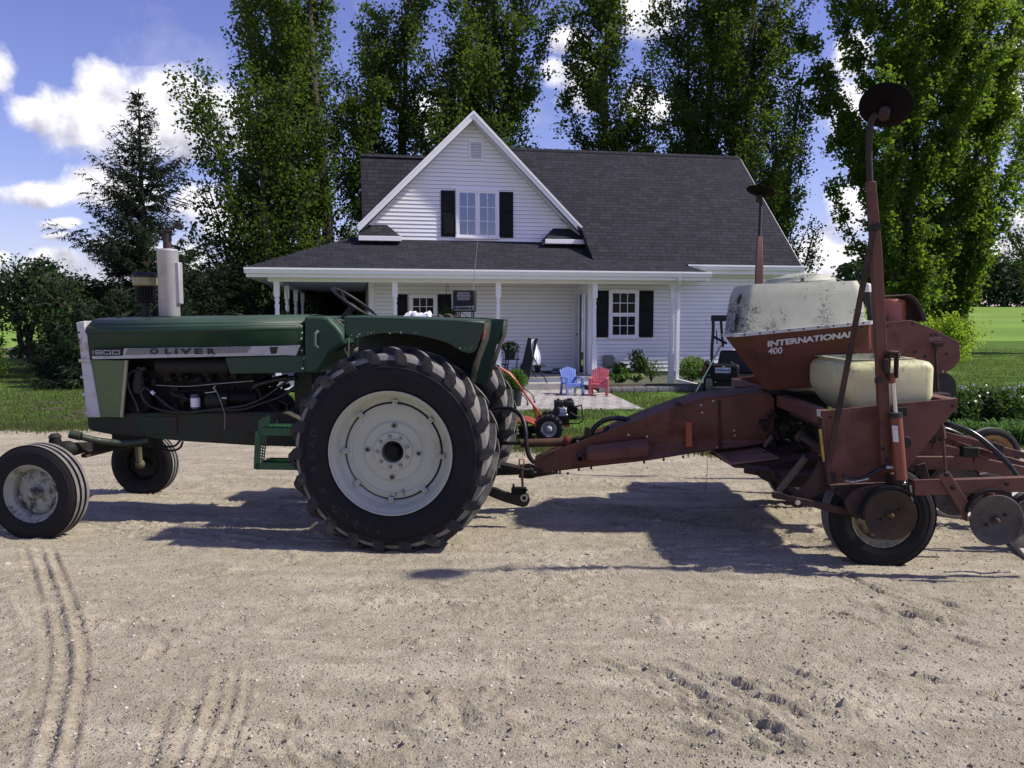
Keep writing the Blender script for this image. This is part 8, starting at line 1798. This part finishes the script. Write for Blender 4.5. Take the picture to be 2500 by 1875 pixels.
for a in [R(190-k*10) for k in range(22)]: rg_.append([(d1[0]+math.cos(a)*rr, RL+yy, d1[2]-.0+math.sin(a)*rr) for rr, yy in ((rd1*1.13, -.02), (rd1*1.13, .04), (rd1*1.05, .04), (rd1*1.05, -.02))])
mb.loft(rg_); mb.build('gauge_band', M_tyre, ru, angle=30)
mb = MB(); P_ = [PH(q, RL+.03) for q in (qG(840, 880), qG(900, 800), qG(1000, 760), qG(1120, 740), qG(1300, 760), qG(1355, 830), qG(1385, 985), qG(1370, 990), qG(1330, 850), qG(1180, 800), qG(1060, 830), qG(985, 930), qG(940, 1000), qG(870, 960))]; mb.prism(P_, RL+.05, RL+.09); mb.build('opener_guard', M_red2, ru, bevel=.006)
mb = MB(); mb.tube(spline([PH(qG(1335, 740), RL), PH(qG(1350, 850), RL), PH(qG(1380, 985), RL)], 5), .010, 8); mb.build('scraper', M_steel, ru)
mb = MB(); a = PH(qG(1360, 760), RL); b = PH(qG(2300, 722), RL); mb.bar((a[0], RL, a[2]), (b[0]+.5, RL, b[2]+.02), .05, .100); mb.build('beam', M_red, ru, bevel=.006)
mb = MB(); mb.bar(PH(qG(1590, 655), RL-.035), PH(qG(1765, 930), RL-.035), .020, .075, up=(1, 0, 0)); P_ = [PH(q, RL-.035) for q in (qG(1705, 915), qG(1780, 925), qG(1762, 1018), qG(1745, 1010))]; mb.prism(P_, RL-.05, RL-.025); mb.build('trash_shank', M_red, ru, bevel=.004)
[bolts('shank_bolt', [_q], RL-.05, .016, ru, M_eng2, .014) for _q in (qG(1665, 762), qG(1610, 662), qG(2080, 730))]
mb = MB(); mb.tube([PH(qG(1580, 270), RL-.02), PH(qG(1606, 645), RL-.02)], .010, 8); spring(mb, PH(qG(1580, 280), RL-.02), PH(qG(1592, 380), RL-.02), .014, 10, .004); mb.build('adjusting_rod', M_rust, ru)
d2 = PH(qG(2000, 1012), RL-.10); rd2 = 205/3.16/F_PX*5.15
disc(ru, d2, rd2, (-.05, -1, .0), M_disc)
mb = MB(); rg_ = []
for a in [R(170-k*9) for k in range(18)]: rg_.append([(d2[0]+.0+math.cos(a)*rr, RL-.06+yy, d2[2]+.01+math.sin(a)*rr) for rr, yy in ((rd2*1.10, -.0), (rd2*1.10, .06), (rd2*1.03, .06), (rd2*1.03, .0))])
mb.loft(rg_); mb.build('gauge_band', M_tyre, ru, angle=30)
d3 = PH(qG(2250, 1040), RL+.10); disc(ru, d3, rd2, (.10, -1, 0), M_disc)
# inner units: seen through the gap, then repeated across the toolbar
def inner_unit(lat, first=None):
    u = row_unit(0, 0, 0)
    c1 = PH(qG(1690, 780), -1.0); rd = 205/3.16/F_PX*5.85
    dd = lat+1.0
    disc(u, (c1[0], lat, c1[2]), rd, (-.06, -1, 0), M_disc)
    mb = MB(); rg_ = []
    for a in [R(175-k*9) for k in range(18)]: rg_.append([(c1[0]+math.cos(a)*rr, lat+.05+yy, c1[2]+math.sin(a)*rr) for rr, yy in ((rd*1.12, -.02), (rd*1.12, .04), (rd*1.04, .04), (rd*1.04, -.02))])
    mb.loft(rg_); mb.build('gauge_band', M_tyre, u, angle=30)
    b0 = PH(qG(1370, 570), -1.0); b1 = PH(qG(1700, 565), -1.0); mb = MB(); mb.bar((b0[0]-.6, lat, b0[2]), (b1[0]+.1, lat, b1[2]), .05, .10); mb.bar((b1[0]+.1, lat, b1[2]), (b1[0]+.9, lat, b1[2]-.16), .05, .10); mb.build('beam', M_red, u, bevel=.006)
    mb = MB(); mb.bar((b0[0]+.02, lat-.04, b0[2]), (b0[0]+.12, lat-.04, b0[2]-.28), .02, .07, up=(1, 0, 0)); mb.build('trash_shank', M_red2, u, bevel=.004)
    e = PH(qG(2010, 520), -1.0); mb = MB(); mb.bar((b0[0]+.1, lat, b0[2]+.24), (e[0]+.35, lat, b0[2]+.02), .03, .05); mb.bar((b0[0]+.3, lat+.06, b0[2]+.14), (e[0]+.3, lat+.06, b0[2]-.04), .03, .045); mb.build('parallel_link', M_red, u, bevel=.004)
    f = PH(qG(1800, 440), -1.0); mb = MB(); mb.box(b1[0]+.02, b1[0]+.14, lat-.03, lat+.03, b1[2]+.04, b1[2]+.12); mb.tube([(b1[0]+.25, lat-.1, b1[2]+.12), (b1[0]+.25, lat+.1, b1[2]+.12)], .035, 12); mb.build('seed_boot', M_eng2, u, bevel=.01)
    wc = (b1[0]+.62, lat+.10, .25); w = ribbed_wheel('press_wheel', wc[0], wc[1], .19, .10, .12, -1, '', parent=u, dish=.03, m_rim=M_rust, ribs=1, zc=wc[2]+.02)
    return u
iu = inner_unit(-1.0)
for lat in (-.33, .33, 1.0, 1.66):
    c = copy_tree(iu, pl_); c.location = (0, lat+1.0, 0)
# tall rusty gauge wheel standing on the far side
q = PH((2418, 1108), .95); mb = MB()
gw = ribbed_wheel('gauge_wheel', q[0], .95, .268, .10, .19, -1, '', parent=pl_, dish=.03, m_rim=mat('ochre_rust', (.24, .14, .055), .85, var=.35, vs=10, dirt=(.07, .04, .025), da=.6, ds=9), ribs=1, zc=.41)
# seed tubes arching back
for k, (l, r_) in enumerate(((-1.2, .024), (-.8, .022))):
    if k == 0: phose('seed_tube', [qG(1560, 260), qG(1640, 275), qG(1800, 330), qG(1950, 440), qG(2080, 570), qG(2180, 700)], [-1.0, -1.05, -1.1, -1.15, -1.2, -1.2], .020, mat('black_polythene', (.010, .010, .012), .22))
    else: phose('seed_tube', [qG(1560, 300), qG(1640, 320), qG(1740, 370), qG(1810, 440), qG(1840, 520)], [-.8]*5, .020, mat('black_polythene', (.01, .01, .012)))
for l in (-.2, .45, 1.1): phose('seed_tube', [qG(1500, 250), qG(1640, 275), qG(1800, 330), qG(1950, 440), qG(2080, 570)], l, .020, mat('black_polythene', (.01, .01, .012)))
# ------------------------------------------------------------------ rotary tiller on the lawn
x0_, y0_, _ = G(*qE(762, 862)); KF = Frame(x0_, y0_, R(-2)); KH = KF.hit
M_or = mat('tiller_orange', (.42, .075, .025), .4, var=.12, vs=6, dirt=(.1, .04, .02), da=.4, coat=.2)
tl = thing('tiller', (x0_, y0_, 0), KF.yaw, 'orange handled garden tiller with black engine parked on the lawn', 'tiller')
rw_ = KH(qW(930, 1370), -.2); rad = (KH(qW(930, 1170), -.2)[2]-KH(qW(930, 1480), -.2)[2])/2*1.15
for s_ in (-1, 1):
    w = ribbed_wheel('tiller_wheel', rw_[0], s_*.22, .19, .10, .098, s_, '', parent=tl, dish=.02, m_rim=mat('grey_rim', (.30, .30, .33), .5), ribs=1, zc=.185)
    mb = MB()
    for k in range(18):
        a = k*.349
        for sd_ in (-1, 1): aa = a+(.17 if sd_ > 0 else 0); mb.bar((.192*math.cos(aa), sd_*.045, .192*math.sin(aa)), (.192*math.cos(aa+.12), 0, .192*math.sin(aa+.12)), .022, .016, up=(math.cos(aa), 0, math.sin(aa)))
    mb.build('tread_lugs', M_lug, w)
def KP(q, l=0): return KH(qW(*q), l)
for l, d in ((-.20, (0, 0)), (.20, (10, -14))):
    mb = MB(); mb.tube(spline([KP((95+d[0], 300+d[1]), l), KP((180, 350+d[1]), l), KP((300+d[0], 430+d[1]), l), KP((440, 590), l), KP((600, 820), l*.8), KP((760, 1030), l*.5), KP((880, 1180), l*.4)], 4), .014, 10); h = mb.build('handlebar', M_or, tl)
    mb = MB(); mb.tube(spline([KP((60, 275), l), KP((130, 300), l)], 3), .018, 8); mb.build('grip', M_blk, h)
mb = MB(); mb.bar(KP((440, 590), -.2), KP((450, 600), .2), .02, .03); mb.build('handle_brace', M_or, tl)
mb = MB(); mb.bar(KP((680, 930), -.08), KP((760, 1240), -.08), .05, .03, up=(1, 0, 0)); mb.build('support_bar', M_or, tl)
phose_k = lambda nm, qs, l, r_: MB().tube(spline([KP(q, l) for q in qs], 6), r_, 6).build(nm, M_hose, tl, angle=70)
phose_k('control_cable', [(440, 640), (560, 680), (660, 760), (700, 870)], -.1, .008); phose_k('control_cable', [(460, 720), (540, 790), (580, 860), (585, 910)], -.12, .008)
mb = MB(); mb.tube([KP((680, 868), -.1), KP((715, 876), -.1)], .012); mb.tube([KP((565, 915), -.12), KP((600, 915), -.12)], .012); mb.build('drag_foot', M_blk, tl)
P_ = [KP(q) for q in ((400, 1170), (450, 1140), (560, 1130), (660, 1160), (740, 1215), (760, 1250), (740, 1255), (640, 1195), (540, 1155), (450, 1160), (415, 1180))]
mb = MB(); mb.prism(P_, -.26, .26); mb.build('tine_hood', M_or, tl, bevel=.004); mb = MB(); mb.bar(KP((405, 1030), -.2), KP((410, 1260), -.2), .03, .02, up=(1, 0, 0)); mb.build('hood_flap', M_or, tl)
mb = MB(); c = KP((560, 1360)); mb.cyl((c[0], -.22, c[2]), .035, .44, 'y', 12)
for y in (-.2, -.1, 0, .1, .2):
    mb.cyl((c[0], y-.005, c[2]), .07, .01, 'y', 12)
    for k in range(4): a = k*1.5708+y*7; p1 = (c[0]+.06*math.cos(a), y, c[2]+.06*math.sin(a)); p2 = (c[0]+.15*math.cos(a), y, c[2]+.15*math.sin(a)); mb.tube(spline([p1, p2, (p2[0]+.04*math.cos(a+1.4), y+.05, p2[2]+.04*math.sin(a+1.4))], 3), .010, 5)
mb.build('tines', M_eng, tl); mb = MB(); mb.prism([KP(q) for q in ((440, 1270), (620, 1270), (760, 1290), (760, 1330), (700, 1340), (600, 1320), (450, 1400))], -.10, .10); mb.build('gearbox', M_blk, tl, bevel=.01)
mb = MB(); mb.prism([KP(q, -.1) for q in ((930, 1160), (980, 1040), (1020, 960), (1100, 940), (1110, 1130), (1130, 1250), (1050, 1200))], -.16, .02); mb.build('belt_cover', M_blk, tl, bevel=.015)
en = bpy.data.objects.new('tiller_engine', None); col.objects.link(en); en.parent = tl
def kbox(name, q0, q1, l0, l1, m, bv=.012):
    a, b = KP(q0, l0), KP(q1, l0); mb = MB(); mb.box(min(a[0], b[0]), max(a[0], b[0]), l0, l1, min(a[2], b[2]), max(a[2], b[2])); return mb.build(name, m, en, bevel=bv)
kbox('air_filter_box', (1015, 860), (1165, 965), -.14, .08, M_blk); kbox('fuel_tank', (1165, 855), (1345, 960), -.14, .14, M_blk, .025); kbox('crankcase', (1105, 1080), (1260, 1240), -.13, .12, M_eng2); kbox('cylinder_fins', (1230, 960), (1390, 1160), -.12, .10, M_eng)
mb = MB(); p = KP((1160, 1010), -.15); mb.box(p[0]-.05, p[0]+.05, -.18, -.12, p[2]-.05, p[2]+.04); mb.box(p[0]-.07, p[0]+.07, -.17, -.12, p[2]-.08, p[2]-.045); mb.build('valve_cover', mat('blue_grey_alloy', (.34, .36, .50), .3, .4), en, bevel=.018)
mb = MB()
for q, r_ in (((1080, 840), .02), ((1265, 838), .035)): p = KP(q, -.02); mb.cyl((p[0], -.02, p[2]-.01), r_, .03, 'z', 16)
mb.build('filler_cap', M_blk, en)
mb = MB()
for l in (-.12, .12): mb.tube(spline([KP((1340, 940), l), KP((1400, 940), l), KP((1450, 920), l)], 3)+[KP((1465, 960), l), KP((1475, 1150), l)]+spline([KP((1470, 1180), l), KP((1400, 1220), l), KP((1260, 1222), l)], 3), .010, 8)
mb.tube([KP((1455, 920), -.12), KP((1455, 920), .12)], .010, 8); mb.tube(spline([KP((1270, 1040), -.13), KP((1340, 1085), -.13), KP((1450, 1130), -.12)], 4), .010, 8); mb.build('front_guard', M_blk, tl)
kbox('engine_base', (1090, 1240), (1270, 1285), -.12, .12, M_or, .006)
# ------------------------------------------------------------------ utility vehicle by the house
UF = Frame(*G(1815, 962)[:2], R(-14)); UH = UF.hit
uv_ = thing('utility_vehicle', (UF.ox, UF.oy, 0), UF.yaw, 'black utility side by side parked by the wall, seen from behind, with a roll cage', 'utility vehicle')
def uf(x, y): return qR(x, y)
def UP(q, l=0): return UH(q, l)
mb = MB(); a = UP(qF(112, 545)); b = UP(qF(232, 575)); zr = UP(qF(170, 545))[2]; mb.box(a[0], a[0]+1.45, .35, 1.5, zr-.11, zr+.03); mb.build('roof', M_blk, uv_, bevel=.03, seg=3)
for x in (a[0]+.05, a[0]+1.38):
    for y in (.40, 1.40): mb = MB(); mb.tube(spline([(x, y, zr-.04), (x+.005, y, zr-.35), (x-.015, y-.04, zr-.8), (x, y-.1, .55)], 4), .035, 10); mb.build('cage_post', M_blk, uv_)
mb = MB(); mb.tube([UP(qF(130, 700), .4), UP(qF(235, 755), .4)], .03); mb.tube([UP(qF(190, 580), .45), UP(qF(205, 780), .45)], .03); mb.tube([UP(qF(155, 650), .4), UP(qF(160, 760), .4)], .012); mb.build('cage_brace', M_blk, uv_)
c = UP(qF(60, 900)); zt_ = c[2]; z1 = UP(qF(60, 1045))[2]; z0 = UP(qF(60, 1110))[2]; M_ub = mat('black_plastic_body', (.006, .006, .007), .55, spec=.25)
mb = MB(); mb.box(c[0], c[0]+1.5, -.15, .9, .34, max(z1-.01, .40)); mb.box(c[0]+.05, c[0]+1.4, .9, 2.6, .35, z1); mb.build('cargo_bed', M_ub, uv_, bevel=.02)
mb2 = MB(); mb2.box(c[0]+.27, c[0]+1.23, -.12, 2.4, .14, .338); mb2.build('underbody', M_ub, uv_, bevel=.02)
for _x in (c[0], c[0]+1.38): mb = MB(); mb.box(_x, _x+.12, -.12, .9, z1, zt_); mb.build('bed_side', M_ub, uv_, bevel=.03)
mb = MB(); s0_ = UP(qF(150, 890), .7); mb.loft([[(s0_[0], .75, s0_[2]-.3), (s0_[0]+.9, .75, s0_[2]-.3), (s0_[0]+.9, .95, s0_[2]-.3), (s0_[0], .95, s0_[2]-.3)], [(s0_[0]+.1, .80, s0_[2]+.25), (s0_[0]+.9, .80, s0_[2]+.25), (s0_[0]+.9, .93, s0_[2]+.25), (s0_[0]+.1, .93, s0_[2]+.25)]]); mb.build('seat_back', M_blk, uv_, bevel=.05, seg=3)
p = UP(qF(68, 960)); mb = MB(); mb.box(p[0]-.06, p[0]+.02, -.17, -.15, p[2]-.12, p[2]+.10); mb.build('tail_lamp', mat('dark_red_lamp', (.12, .01, .01), .3), uv_, bevel=.01)
for x in (c[0]+.12, c[0]+1.38):
    for y in (.15, 2.1): w = ribbed_wheel('vehicle_wheel', x, y, .30, .24, .17, -1, '', parent=uv_, ribs=1, zc=.29); w.rotation_euler = (0, 0, R(90))
# tool chest with its name plate
a, b = UP(qF(108, 915), -.22), UP(qF(332, 1035), -.22); t_ = thing('tool_chest', UF.w(a[0], -.16, z1), UF.yaw, 'black rounded cargo chest with blue and white BLACK DIAMOND plate on the vehicle bed', 'chest')
Wd = b[0]-a[0]; hh = a[2]-b[2]; zofs = b[2]-z1
mb = MB(); mb.box(0, Wd, 0, .4, 0, hh+zofs if hh+zofs > .2 else .3); bd = mb.build('chest_body', M_ub, t_, bevel=.07, seg=4)
zc_ = UP(qF(204, 962), -.17)[2]-z1; xc_ = UP(qF(204, 962), -.11)[0]-a[0]; pw, ph_ = (UP(qF(262, 960), -.11)[0]-UP(qF(145, 960), -.11)[0])/2, (UP(qF(200, 942), -.11)[2]-UP(qF(200, 982), -.11)[2])/2
mb = MB(); mb.box(xc_-pw, xc_+pw, -.008, .0, zc_-ph_, zc_+ph_); pt = mb.build('name_plate', mat('plate_white', (.55, .55, .60), .4), t_, bevel=.002)
mb = MB(); mb.box(xc_-pw+.012, xc_+pw-.012, -.010, -.008, zc_-ph_+.012, zc_+ph_-.012); mb.build('plate_field', mat('plate_blue', (.045, .045, .26), .4), pt)
for s_, z in (('BLACK', .018), ('DIAMOND', -ph_+.024)):
    mb = MB(); pr = MB(); h = ph_*.62; w = text_mesh(pr, s_, lambda u, v, q: (u, v, q), h/.72, .002, .002); sx_ = (2*pw*.86)/w; x_ = xc_-pw*.86; text_mesh(mb, s_, lambda u, v, q: (x_+u, -.011-q, zc_+(.012 if z > 0 else -ph_*.74)+v), h/.72, .002, .002, sx_); mb.build('lettering', mat('plate_letters', (.6, .6, .65), .4), pt, smooth=False)
mb = MB(); mb.ball((xc_, -.01, zc_+ph_+.02), .02, 12, 1.6, .5, .8); mb.build('emblem', M_steel, pt); mb = MB(); mb.tube([(xc_+.12, .15, hh+zofs-.02), (xc_+.17, .15, hh+zofs+.05), (xc_+.24, .15, hh+zofs-.02)], .015); mb.build('chest_handle', M_blk, bd)
# green pole leaning on the vehicle
a = UH(qE(1898, 498), -.6); b = UH(qF(190, 770), .2)
t_ = thing('garden_pole', UF.w(a[0], -.6, 0), UF.yaw, 'green pole leaning from the edging blocks against the black vehicle', 'pole')
mb = MB(); q = Vector((b[0]-a[0], .8, b[2])); mb.tube([(0, 0, .12), tuple(q*.72+Vector((0, 0, .03)))], .016, 8); mb.build('shaft', mat('green_pole', (.03, .12, .08), .5), t_); mb = MB(); mb.tube([(-.03, 0, .0), (0, 0, .13)], .013); mb.build('tip', M_steel, t_)
mb = MB(); mb.tube([tuple(q*.72+Vector((0, 0, .03))), tuple(q)], .018); mb.build('grip', M_blk, t_)
